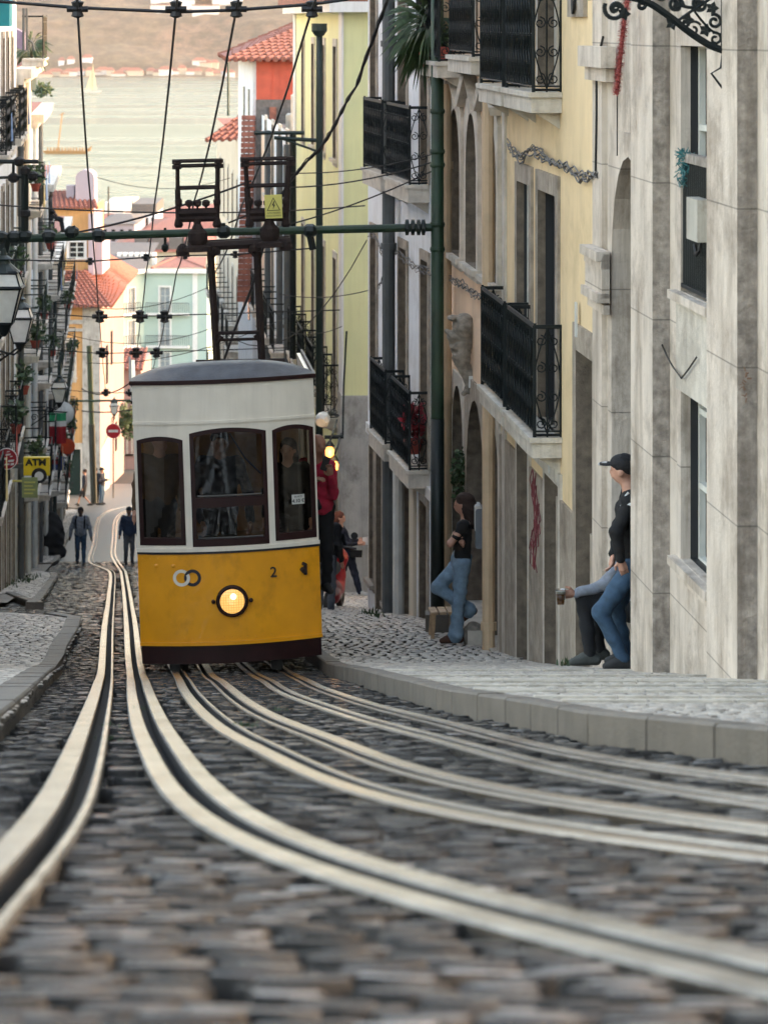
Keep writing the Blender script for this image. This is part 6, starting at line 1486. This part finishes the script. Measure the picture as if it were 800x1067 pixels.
# ------------------------------------------------------------------ left row
random.seed(21)
lab_l = {0: 'white fronted house nearest on the left, cut by the left picture edge', 1: 'pale cream house second in the left row with a roof terrace', 2: 'grey blue house third in the left row with flowery balconies', 3: 'cream house fourth in the left row', 4: 'crowded last house of the left row before the orange house'}
seg_l = [(30, 79.5, 4.5, 'white_plaster', 3.2), (79.6, 92.5, -1.15, 'cream_plaster', 3.3), (92.6, 106, -2.6, 'blue_plaster', 3.1), (106.1, 120, -5.2, 'cream_plaster', 3.1), (120.1, 147, -8.6, 'white_plaster', 3.0)]
cl_cols = [(.5,.5,.5,1), (.12,.2,.35,1), (.45,.1,.08,1), (.5,.42,.2,1), (.35,.36,.4,1)]
for i_, c_ in enumerate(cl_cols): dm(f'laundry{i_}', c_, rough=.9)
plants = 0
for i, (Y0, Y1, zt, mt, fh) in enumerate(seg_l):
    root = empty('row_house', FL.P((Y0+Y1)/2, zr((Y0+Y1)/2)), lab_l[i], 'building'); H = []
    zb = zr(Y1)-1.0; zf = zt-.5-2.4; lvl = 0
    bays = []
    y = max(Y0, 60)+1.4
    while y < Y1-1: bays.append(y); y += 2.9
    zg = zr((max(60, Y0)+Y1)/2)
    levels = []; z = zg+3.0
    while z < zt-2.4: levels.append(z); z += fh
    for j, yb in enumerate(bays):
        for li, zf in enumerate(levels):
            h_, _ = opening(root, FL, Y=(yb-.5, yb+.5), Z=(zf, zf+2.15), dep=.18, w=.14, door=True, kind=random.choice(['glass', 'leaf', 'louvre']) if li else 'leaf', ms='stonetrim', leaf='greenwood', proud=.04); H.append(h_)
            if (j+li) % 3 != 2 or i > 2: balcony(root, FL, yb-.95, yb+.95, zf-.02, d=.5 if i else .34, dense=(i == 0), h=1.0, th=.16, mi='greeniron' if li % 2 else 'iron')
        h_, _ = opening(root, FL, Y=(yb-.55, yb+.55), Z=(zb, zr(yb)+2.25), dep=.22, w=.2, door=True, kind='leaf', leaf='darkwood' if j % 2 else 'greenwood', ms='stonetrim', proud=.06); H.append(h_)
    shell(root, FL, Y0, Y1, zb, zt, H, mt, thick=9, roof='rooftile')
    mb = MB(); FL.bx(mb, Y0, Y1, zt-.25, zt-.02, .0, .35); FL.bx(mb, Y0, Y1, zt-.4, zt-.25, .0, .18); mb.build('cornice', M['stonelight'], root)
    for yp in (Y0+.4, (Y0+Y1)/2): 
        if yp > 58: pipe(root, FL, yp, zb, zt-.4, .07, random.choice(['greypipe', 'whitepipe', 'poledark']))
    mb = MB(); FL.bx(mb, Y0, Y1, zb, zg+.5 if False else zr((Y0+Y1)/2)+.2, .0, .03); mb.build('plinth', M['concrete'], root)
    # balcony life: plants and washing are things of their own
    names = ['nearest', 'second', 'third', 'fourth', 'last']
    for j, yb in enumerate(bays):
        for li, zf in enumerate(levels):
            rr = random.random()
            if rr < .24:
                c = FL.P(yb+random.uniform(-.6, .6), zf+random.uniform(.35, 1.1), .42 if i else .3); bush('balcony_plant', c, (.22, .3, .26), 90, 'leafy pot plant on an iron balcony of the left row', ls=.15, group='plants on the balconies of the left row', pot=.12)
            elif rr < .55:
                a = yb-.7+random.uniform(0, .4); wdt = random.uniform(.4, .8); mb = MB(); dd = .56 if i else .40; n = 6; top = zf+random.uniform(.75, 1.0); hgt = random.uniform(.5, .9)
                for q in range(n):
                    y0, y1 = a+wdt*q/n, a+wdt*(q+1)/n; b0, b1 = .03*math.sin(q*1.7), .03*math.sin((q+1)*1.7)
                    mb.quad(FL.P(y0, top, dd), FL.P(y1, top, dd), FL.P(y1, top-hgt, dd+b1), FL.P(y0, top-hgt, dd+b0))
                tag(mb.build('laundry', M[f'laundry{random.randrange(5)}']), 'piece of washing hung over a balcony rail of the left row', 'laundry', 'washing on the balconies of the left row')
# terrace things at the top of the second house
c = FL.P(86, -1.15, .25)
r_ = empty('terrace_parasol', c, 'folded mauve parasol canopy on the roof terrace at the upper left', 'parasol'); dm('mauve', (.30, .24, .33, 1), rough=.8)
mb = MB(); a = at(12, 27, 84); b = at(25, 34, 84); mb.add([a, b, at(26, 52, 84), at(13, 48, 84), a+Vector((0, .6, 0)), b+Vector((0, .6, 0)), at(26, 52, 84)+Vector((0, .6, 0)), at(13, 48, 84)+Vector((0, .6, 0))], [(0,1,2,3),(4,5,6,7),(0,1,5,4),(1,2,6,5),(2,3,7,6),(3,0,4,7)]); mb.build('canopy', M['mauve'], r_)
mb = MB()
for px in (10, 24.5, 28): mb.tube([at(px, 52, 84), at(px, -12 if px < 20 else 8, 84)], .035, 6)
mb.tube([at(28, 40, 84), at(34, 44, 84), at(36, 52, 84)], .03, 5); mb.build('post', M['greypipe'], r_)
balcony(bpy.data.objects['row_house.001'] if 'row_house.001' in bpy.data.objects else root, FL, 84, 88, zpy(60, 86), d=.55, dense=False, name='terrace_edge')
bush('terrace_plant', at(33, 50, 86), (.25, .4, .3), 240, 'spiky plant on the terrace edge at the upper left', ls=.12, long=True)
bush('flower_box', at(44, 93, 98), (.32, .4, .22), 260, 'green flower box hanging out over the river at the upper left', ls=.12)
mb = MB(); c = at(28.5, 78, 90); mb.box(c.x-.12, c.x+.12, 90, 91.1, c.z-.4, c.z+.55); tag(mb.build('green_shutter', M['greenwood']), 'open green shutter at the upper left against the river', 'shutter')
c = at(3, 10, 62); mb = MB(); mb.box(c.x-.2, c.x+.12, 62, 62.5, c.z-.3, c.z+.5); dm('cyan', (.02, .3, .34, 1), rough=.6); tag(mb.build('hanging_cloth', M['cyan']), 'turquoise cloth at the very top left corner', 'cloth')

# unseen block added behind the alley so that no sun comes through
mb = MB(); mb.box(6.5, 14, 55, 75, -16, 5); tag(mb.build('alley_sun_block', M['cream_plaster']), 'plain cream block added unseen to keep sun out of the alley', 'building')

# ------------------------------------------------------------------ bottom of the street
class Fro(Fac):
    def __init__(s, Y0, sl=0., x0=0.): s.Y0, s.sl, s.x0 = Y0, sl, x0; k = math.hypot(1, sl); s.n = Vector((sl/k, -1/k, 0)); s.s = 1; s.a = s.b = 0
    def P(s, x, z, d=0.): return Vector((x, s.Y0+s.sl*(x-s.x0), z))+s.n*d
F1 = Fro(163); X = lambda px, Y: xpx(px, Y)
root = empty('orange_house', F1.P(-16, zr(163)), 'orange house with red tiled roof and dark green door at the bottom of the street', 'building'); H = []
zb = -26; ze = zpy(318, 163); zt = ze
h_, _ = opening(root, F1, Y=(X(60, 163), X(74.5, 163)), Z=(zpy(393, 163), zpy(357, 163)), dep=.15, w=.25, kind='glass', ms='stonelight', rows=3, proud=.04); H.append(h_)
h_, _ = opening(root, F1, Y=(X(61, 163), X(84, 163)), Z=(zb, zpy(468, 163)), dep=.3, w=.3, door=True, kind='leaf', leaf='greenwood', ms='stonelight', proud=.05); H.append(h_)
xr_ = X(104, 163)
mb = MB(); wall(mb, F1, -21, xr_, zb, ze, H); mb.build('wall', M['orange_plaster'], root)
mb = MB(); mb.quad((xr_, 163, zb), (xr_-.5, 184.5, zb), (xr_-.5, 184.5, ze), (xr_, 163, ze)); mb.quad((xr_-.5, 184.5, zb), (-21, 184.5, zb), (-21, 184.5, ze), (xr_-.5, 184.5, ze)); mb.build('side_wall', M['pink_plaster'], root)
mb = MB(); F1.bx(mb, X(86, 163), xr_+.02, zb, ze, .002, .06); F1.bx(mb, -21, xr_, ze-.9, ze-.7, 0, .08); F1.bx(mb, X(57, 163), X(86, 163), zpy(345, 163), zpy(342, 163), 0, .12); mb.build('quoin', M['concrete'], root)
mb = MB(); mb.quad((xr_+.02, 163.1, zb), (xr_-.1, 170, zb), (xr_-.1, 170, zpy(470, 163)), (xr_+.02, 163.1, zpy(470, 163))); mb.build('side_plinth', M['concrete'], root)
for yy, z0, z1 in ((168, 400, 360), (172, 380, 345), (176, 470, 440), (181, 450, 420)):
    mb = MB(); mb.box(xr_-.30, xr_+.04-(yy-163)*.0233+.02, yy, yy+.7, zpy(z0, yy), zpy(z1, yy)); mb.build('slit_window', M['darkglass'], root)
mb = MB(); zr2 = zpy(282, 168)
tiled(mb, (-21, 162.3, ze), (xr_+.6, 162.3, ze), (xr_-1.2, 167.8, zr2), (-21, 167.8, zr2)); tiled(mb, (xr_+.6, 162.3, ze), (xr_+.2, 185, ze+.0), (xr_-1.3, 181, zr2), (xr_-1.2, 167.8, zr2)); mb.quad((-21, 167.8, zr2), (xr_-1.2, 167.8, zr2), (xr_-1.3, 181, zr2), (-21, 181, zr2)); mb.build('roof', M['rooftile'], root)
F2 = Fro(168.5); xa, xb_ = -21, X(95, 168.5); z0, z1 = zr2-.3, zpy(216, 168.5); H = []
h_, _ = opening(root, F2, Y=(X(72, 168.5), X(88, 168.5)), Z=(zpy(268, 168.5), zpy(252, 168.5)), dep=.12, w=.12, kind='glass', ms='white_trim', rows=3, proud=.05); H.append(h_)
mb = MB(); wall(mb, F2, xa, xb_, z0, z1, H); mb.quad((xb_, 168.5, z0), (xb_, 176, z0), (xb_, 176, z1), (xb_, 168.5, z1)); mb.build('attic_wall', M['orange_plaster'], root)
mb = MB(); tiled(mb, (xa, 168.2, z1), (xb_+.3, 168.2, z1), (xb_-.3, 171.5, z1+.7), (xa, 171.5, z1+.7)); mb.build('attic_roof', M['rooftile'], root)
mb = MB(); xc = X(98, 168); mb.box(X(92, 168), xc, 168.0, 173, zr2-.2, z1-.3); mb.box(xc, X(106, 168), 168.3, 173, zr2-.2, zpy(250, 168)); mb.build('stair_block', M['mauve_plaster'], root)
mb = MB(); ya, yb2 = 169.5, 171.5; x0, x1 = X(79.5, 170), X(99, 170); zz0, zz1 = zpy(232, 170), zpy(185, 170)
pr = [(x0, zz0), (x1, zz0), (x1, zz1)]+[((x0+x1)/2+(x1-x0)/2*math.cos(t), zz1+.42*math.sin(t)) for t in [math.pi*k/8 for k in range(1, 8)]]+[(x0, zz1)]
mb.prism([Vector((a, ya, b)) for a, b in pr], (0, 2, 0)); mb.build('chimney', M['mauve_plaster'], root)
mb = MB(); mb.box(X(69, 170), X(77, 170), 170, 170.8, zpy(220, 170), zpy(193, 170)); mb.build('chimney', M['mauve_plaster'], root)
# pale pink houses right of it
F3 = Fro(188); root = empty('pink_house', F3.P(-12, -25), 'small pink house behind the pink side wall, beside the tram roof', 'building'); H = []
for px in (131, 139): 
    for py in (420, 455, 495): h_, _ = opening(root, F3, Y=(X(px, 188)-.3, X(px, 188)+.3), Z=(zpy(py+18, 188), zpy(py, 188)), dep=.12, w=.1, kind='glass', ms='stonelight'); H.append(h_)
mb = MB(); wall(mb, F3, X(124, 188), X(147, 188), -28, zpy(382, 188), H); mb.box(X(124, 188), X(147, 188), 188.01, 196, -28, zpy(382, 188)); mb.build('wall', M['pink_plaster'], root)
mb = MB(); tiled(mb, (X(122, 188), 187.5, zpy(384, 188)), (X(148, 188), 187.5, zpy(384, 188)), (X(147, 188), 192, zpy(366, 190)), (X(126, 188), 192, zpy(366, 190))); mb.build('roof', M['rooftile'], root)
bush('street_tree', at(134, 440, 180), (.6, .6, 1.0), 500, 'dark leafy plant overhanging the bend beside the pink wall', cat='tree', ls=.25)
# mint corner building
root = empty('mint_building', (X(165, 330), 330, -36), 'large pale mint green corner building with rows of white windows and thin balconies', 'building')
Fm = Fro(330, -.10, X(150, 330)); Fs = Fro(330, 1.1, X(150, 330)); zb = -45; zt = zpy(284, 330); H = []; Hs = []
def balc2(root, fr, x0, x1, z):
    mb = MB(); fr.bx(mb, x0, x1, z-.22, z, 0, .6); o = mb.build('balcony', M['white_trim'], root); b = MB()
    fr.bx(b, x0, x1, z+.98, z+1.04, .55, .6); n = int((x1-x0)/.2)
    for k in range(n+1): xx = x0+(x1-x0)*k/n; fr.bx(b, xx-.02, xx+.02, z, z+1, .56, .59)
    b.build('railing', M['greypipe'], o)
for py in (299, 333, 367, 401):
    zq = zpy(py, 330); 
    for px in (172, 206) if False else (172,):
        h_, _ = opening(root, Fm, Y=(X(px, 330)-.48, X(px, 330)+.48), Z=(zq-2.5, zq), dep=.15, w=.18, kind='glass', leaf='palepane', ms='white_trim', rows=3, proud=.05); H.append(h_)
    balc2(root, Fm, X(153, 330), X(198, 330), zq-2.5)
    for xo in (-2.3, -1.15):
        h_, _ = opening(root, Fs, Y=(X(150, 330)+xo-.28, X(150, 330)+xo+.28), Z=(zq-2.3, zq), dep=.15, w=.12, kind='glass', leaf='palepane', ms='white_trim', rows=3, proud=.05); Hs.append(h_)
    balc2(root, Fs, X(150, 330)-2.8, X(150, 330)-.7, zq-2.4)
x0 = X(150, 330); mb = MB(); wall(mb, Fm, x0, X(216, 330), zb, zt, H); wall(mb, Fs, x0-3.2, x0, zb, zt, Hs); mb.quad(Fm.P(X(216, 330), zb), Fm.P(X(216, 330), zb)+Vector((0, 14, 0)), Fm.P(X(216, 330), zt)+Vector((0, 14, 0)), Fm.P(X(216, 330), zt)); mb.build('wall', M['mint_plaster'], root)
mb = MB(); Fm.bx(mb, x0, X(216, 330), zt, zt+.35, -.3, .5); Fs.bx(mb, x0-3.4, x0, zt, zt+.35, -.3, .5); Fm.bx(mb, X(201, 330), X(206, 330), zb, zt, 0, .1); mb.build('cornice', M['white_trim'], root)
mb = MB(); ap = Vector((X(184, 340), 341, zpy(268, 340)))
mb.quad(Fs.P(x0-3.2, zt+.3), Fm.P(x0, zt+.3), (x0+.5, 345, zt+2.0), (x0-5, 345, zt+2.0)); mb.build('attic', M['slate'], root)
mb = MB(); A, B = Vector((X(158, 331), 331, zt+.4)), Vector((X(213, 331), 331.5, zt+.4))
mb.add([A, B, (B.x-.5, 345, zt+.5), (A.x+.5, 345, zt+.5), ap], [(0, 1, 4), (1, 2, 4), (2, 3, 4), (3, 0, 4)]); mb.tube([A, ap], .13, 5); mb.tube([B, ap], .13, 5); mb.build('roof', M['rooftile'], root)
for k in range(7):
    mb = MB(); xx = X(122+k*6, 336); mb.box(xx, xx+.4, 336, 337.4, zt+.3, zt+1.5-.0*k); mb.build('dormer', M['white_trim'], root)
# red roofs behind
def block(px0, px1, Y, ye, yr, dep, wallm, label, roofm='rooftile', base=-50, win=0, flat=False):
    x0, x1 = X(px0, Y), X(px1, Y); ze, zr_ = zpy(ye, Y), zpy(yr, Y+dep/2); r_ = empty('roofed_house', ((x0+x1)/2, Y, base), label, 'building')
    mb = MB(); mb.box(x0, x1, Y, Y+dep, base, ze); mb.build('wall', M[wallm], r_); mb = MB(); o = .4
    if flat: mb.box(x0-.1, x1+.1, Y-.1, Y+dep, ze, zr_)
    else:
        i = min(dep/2, (x1-x0)*.3)
        mb.add([(x0-o, Y-o, ze), (x1+o, Y-o, ze), (x1+o, Y+dep+o, ze), (x0-o, Y+dep+o, ze), (x0+i, Y+dep/2, zr_), (x1-i, Y+dep/2, zr_)], [(0,1,5,4), (1,2,5), (2,3,4,5), (3,0,4)])
    mb.build('roof', M[roofm], r_)
    if win:
        n = win
        for k in range(n):
            xx = x0+(x1-x0)*(k+.5)/n
            mb = MB(); w_ = (x1-x0)/n*.22; mb.box(xx-w_, xx+w_, Y-.05, Y+.1, ze-2.2, ze-.7); mb.build('window', M['darkglass'], r_)
    return r_
block(112, 216, 380, 262, 238, 24, 'cream_plaster', 'long building with wide red hip roof just above the mint building', win=0)
block(150, 222, 440, 240, 226, 26, 'pink_plaster', 'pinkish red hip roofed house behind the long red roof', win=6)
block(105, 140, 430, 233, 222, 20, 'mauve_plaster', 'grey mansard roofed house left of the pinkish one', 'slate', win=4)
block(196, 232, 400, 250, 229, 14, 'orange_plaster', 'small orange walled house by the cage foot', win=3)
block(110, 128, 520, 222, 208, 16, 'mauve_plaster', 'pale square block with a flat roof near the water on the left', 'white_trim', win=2, flat=True)
block(124, 138, 560, 219, 206.5, 14, 'cream_plaster', 'cream flat roofed block near the water', 'cream_plaster', win=2, flat=True)
block(138, 162, 540, 222, 209, 18, 'white_plaster', 'grey white flat roofed block with dark roof near the water', 'slate', win=4, flat=True)
block(98, 122, 500, 236, 222, 18, 'pink_plaster', 'low house with orange tiles left near the water', win=2)
block(165, 215, 560, 226, 214, 20, 'pink_plaster', 'low long pink house at the waterfront', win=5)
block(205, 245, 600, 222, 212, 20, 'cream_plaster', 'low cream waterfront house behind the left cage', win=4)
mb = MB(); c = at(113, 215, 500); mb.tube([c-Vector((0, 0, 2)), c+Vector((0, 0, 3))], .12, 4); tag(mb.build('antenna', M['iron']), 'thin antenna mast near the waterfront', 'antenna')
for k in range(4):
    mb = MB(); xx = X(140+k*18, 381); zz = zpy(250, 381); mb.hexa([(xx,381,zz-1.2),(xx+1.5,381,zz-1.2),(xx+1.5,385,zz-1.2),(xx,385,zz-1.2),(xx,381,zz+.3),(xx+1.5,381,zz+.3),(xx+1.5,385,zz+.9),(xx,385,zz+.9)])
    tag(mb.build('roof_dormer', M['slate']), 'grey dormer on the long red roof', 'dormer', 'grey dormers on the long red roof')

# ------------------------------------------------------------------ river, far shore, hill
m_, nt_, b_, P_ = newmat('water')
n1 = noise(nt_, P_, .10, 8, .7, (.5, .25, 1)); n2 = noise(nt_, P_, .010, 4, .6, (.25, 1.6, 1))
nt_.links.new(ramp(nt_, n2, .40, .62, (.10, .10, .10, 1), (.36, .36, .36, 1)), b_.inputs['Roughness'])
bp_ = nt_.nodes.new('ShaderNodeBump'); bp_.inputs['Strength'].default_value = 1.0; bp_.inputs['Distance'].default_value = 3.5
nt_.links.new(n1, bp_.inputs['Height']); nt_.links.new(bp_.outputs[0], b_.inputs['Normal'])
nt_.links.new(mixc(nt_, ramp(nt_, n2, .4, .6), (.07, .10, .075, 1), (.14, .16, .11, 1)), b_.inputs['Base Color'])
b_.inputs['Specular Tint'].default_value = (.84, .97, .82, 1); b_.inputs['Specular IOR Level'].default_value = .3; b_.inputs['IOR'].default_value = 1.14
mb = MB(); mb.quad((-2500, 620, -45), (2500, 620, -45), (2500, 2700, -45), (-2500, 2700, -45)); tag(mb.build('river', m_), 'wide pale green river reflecting the low sun', kind='structure')
m_, nt_, b_, P_ = newmat('hill')
n1 = noise(nt_, P_, .07, 10, .75); n2 = noise(nt_, P_, .006, 4, .6)
nt_.links.new(mixc(nt_, ramp(nt_, n1, .42, .62), (.055, .045, .03, 1), mixc(nt_, ramp(nt_, n2, .45, .6), (.12, .10, .06, 1), (.19, .12, .08, 1))), b_.inputs['Base Color']); b_.inputs['Roughness'].default_value = 1
rng = np.random.RandomState(4); xs = np.arange(-900, 700, 8.); ys = np.concatenate([np.arange(2560, 2800, 8.), np.arange(2800, 3500, 14.)])
GX, GY = np.meshgrid(xs, ys); t = np.clip((GY-2610)/650, 0, 1); Zh = -46+3.5*np.clip((GY-2600)/40, 0, 1)+np.where(t > .04, 150*(t-.04)**.8, 0)
for k in range(40):
    fx, fy, ph, am = rng.uniform(.004, .06), rng.uniform(.004, .06), rng.uniform(0, 6.3), rng.uniform(.4, 1); Zh += am*t**.5*6*np.sin(fx*GX+fy*GY+ph)*(.02/(fx+.01))
Zh += np.random.uniform(0, 3.2, Zh.shape)*(t > .05)
nxn = len(xs); nyn = len(ys); ii, jj = np.meshgrid(np.arange(nyn-1), np.arange(nxn-1), indexing='ij'); a = ii*nxn+jj
Q = np.stack([a, a+1, a+nxn+1, a+nxn], -1).reshape(-1, 4)
o = mesh_np('hill', np.stack([GX, GY, Zh], -1).reshape(-1, 3), Q, m_, smooth=False); tag(o, 'hazy wooded hill on the far side of the river', kind='structure')
random.seed(5); wl_ = ['white_plaster', 'cream_plaster', 'white_trim', 'cream_plaster']; k = 0; px = 26.
def hz(x, y): return float(Zh[np.abs(ys-y).argmin(), np.abs(xs-x).argmin()])
while px < 240:
    for row in range(random.choice((1, 1, 2))):
        Y = 2625+row*26+random.uniform(-6, 6); x = X(px+random.uniform(-2, 2), Y); w_ = random.uniform(4, 12); h_ = random.uniform(3, 6); z = hz(x, Y)-1
        r_ = empty('shore_house', (x, Y, z), 'small house of the far shore town below the hill', 'building', 'houses on the far shore')
        mb = MB(); mb.box(x-w_/2, x+w_/2, Y, Y+8, z-3, z+h_); mb.build('wall', M[random.choice(wl_)], r_); mb = MB(); mb.add([(x-w_/2-.5, Y-.5, z+h_), (x+w_/2+.5, Y-.5, z+h_), (x+w_/2+.5, Y+8.5, z+h_), (x-w_/2-.5, Y+8.5, z+h_), (x-w_/4, Y+4, z+h_+2.6), (x+w_/4, Y+4, z+h_+2.6)], [(0,1,5,4), (1,2,5), (2,3,4,5), (3,0,4)]); mb.build('roof', M['rooftile'], r_)
    px += random.uniform(6, 10)
for (px, py, w_) in ((178, 2, 34), (205, 8, 26), (228, 4, 40), (168, 14, 18), (214, 17, 22), (196, -2, 30)):
    Y = 3150; x = X(px, Y); 
    # find the hill there
    best = min(range(len(ys)), key=lambda q: abs(HY-F*float(Zh[q, np.abs(xs-X(px, ys[q])).argmin()])/ys[q]-py) if ys[q] > 2650 else 9e9); Y = float(ys[best]); x = X(px, Y); z = hz(x, Y)
    r_ = empty('hilltop_house', (x, Y, z), 'white building high on the far hill', 'building', 'white buildings high on the far hill'); mb = MB(); mb.box(x-w_/2, x+w_/2, Y, Y+12, z-4, z+7); mb.build('wall', M['white_trim'], r_); mb = MB(); mb.box(x-w_/2-.5, x+w_/2+.5, Y-.5, Y+12.5, z+7, z+8); mb.build('roof', M['rooftile'], r_)
# ------------------------------------------------------------------ haze
mb = MB(); mb.box(-2600, 2600, -40, 3900, -60, 240)
hm = bpy.data.materials.new('haze'); hm.use_nodes = True; nt_ = hm.node_tree; nt_.nodes.clear(); o_ = nt_.nodes.new('ShaderNodeOutputMaterial'); v_ = nt_.nodes.new('ShaderNodeVolumePrincipled')
v_.inputs['Color'].default_value = (.97, .86, .76, 1); v_.inputs['Density'].default_value = .00006; v_.inputs['Anisotropy'].default_value = .1
nt_.links.new(v_.outputs[0], o_.inputs['Volume'])
HAZE = True
if HAZE: tag(mb.build('haze', hm), 'warm evening haze over the river', kind='stuff')
# ------------------------------------------------------------------ light, sky, camera
w = bpy.data.worlds.new('World'); SC.world = w; w.use_nodes = True; nt = w.node_tree
sky = nt.nodes.new('ShaderNodeTexSky'); sky.sky_type = 'NISHITA'; sky.sun_disc = False
SUN_EL, SUN_AZ = 16.0, 82.0                 # azimuth clockwise from +Y (ahead), so the sun is to the right and ahead
sky.sun_elevation = R(SUN_EL); sky.sun_rotation = R(SUN_AZ); sky.dust_density = 1.4; sky.air_density = 1.2; sky.altitude = 30
nt.links.new(mixc(nt, 1.0, sky.outputs[0], (1.24, 1.0, .85, 1), 'MULTIPLY'), nt.nodes['Background'].inputs[0]); nt.nodes['Background'].inputs[1].default_value = .15
L = bpy.data.lights.new('sun', 'SUN'); L.energy = .5; L.angle = R(3); L.color = (1, .80, .58)
so = bpy.data.objects.new('sun', L); COL.objects.link(so)
dv = Vector((math.sin(R(SUN_AZ))*math.cos(R(SUN_EL)), math.cos(R(SUN_AZ))*math.cos(R(SUN_EL)), math.sin(R(SUN_EL))))
so.rotation_euler = dv.to_track_quat('Z', 'Y').to_euler(); so.location = (0, 0, 60)
cam = bpy.data.cameras.new('camera'); co = bpy.data.objects.new('camera', cam); COL.objects.link(co)
co.location = (0, 0, 0); co.rotation_euler = (R(90), 0, 0)
cam.sensor_fit = 'HORIZONTAL'; cam.sensor_width = 36; cam.lens = F/800*36; cam.shift_y = -(533.5-HY)/800
cam.clip_start = .1; cam.clip_end = 20000
cam.dof.use_dof = True; cam.dof.focus_distance = 34; cam.dof.aperture_fstop = cam.lens/1000/.020
SC.camera = co
SC.view_settings.view_transform = 'Standard'; SC.view_settings.look = 'None'; SC.view_settings.gamma = 1
SC.view_settings.exposure = 2.85; SC.view_settings.use_curve_mapping = False
SC.cycles.use_denoising = True
SC.cycles.max_bounces = 8; SC.cycles.transparent_max_bounces = 16
SC.cycles.use_adaptive_sampling = True; SC.cycles.adaptive_threshold = .02
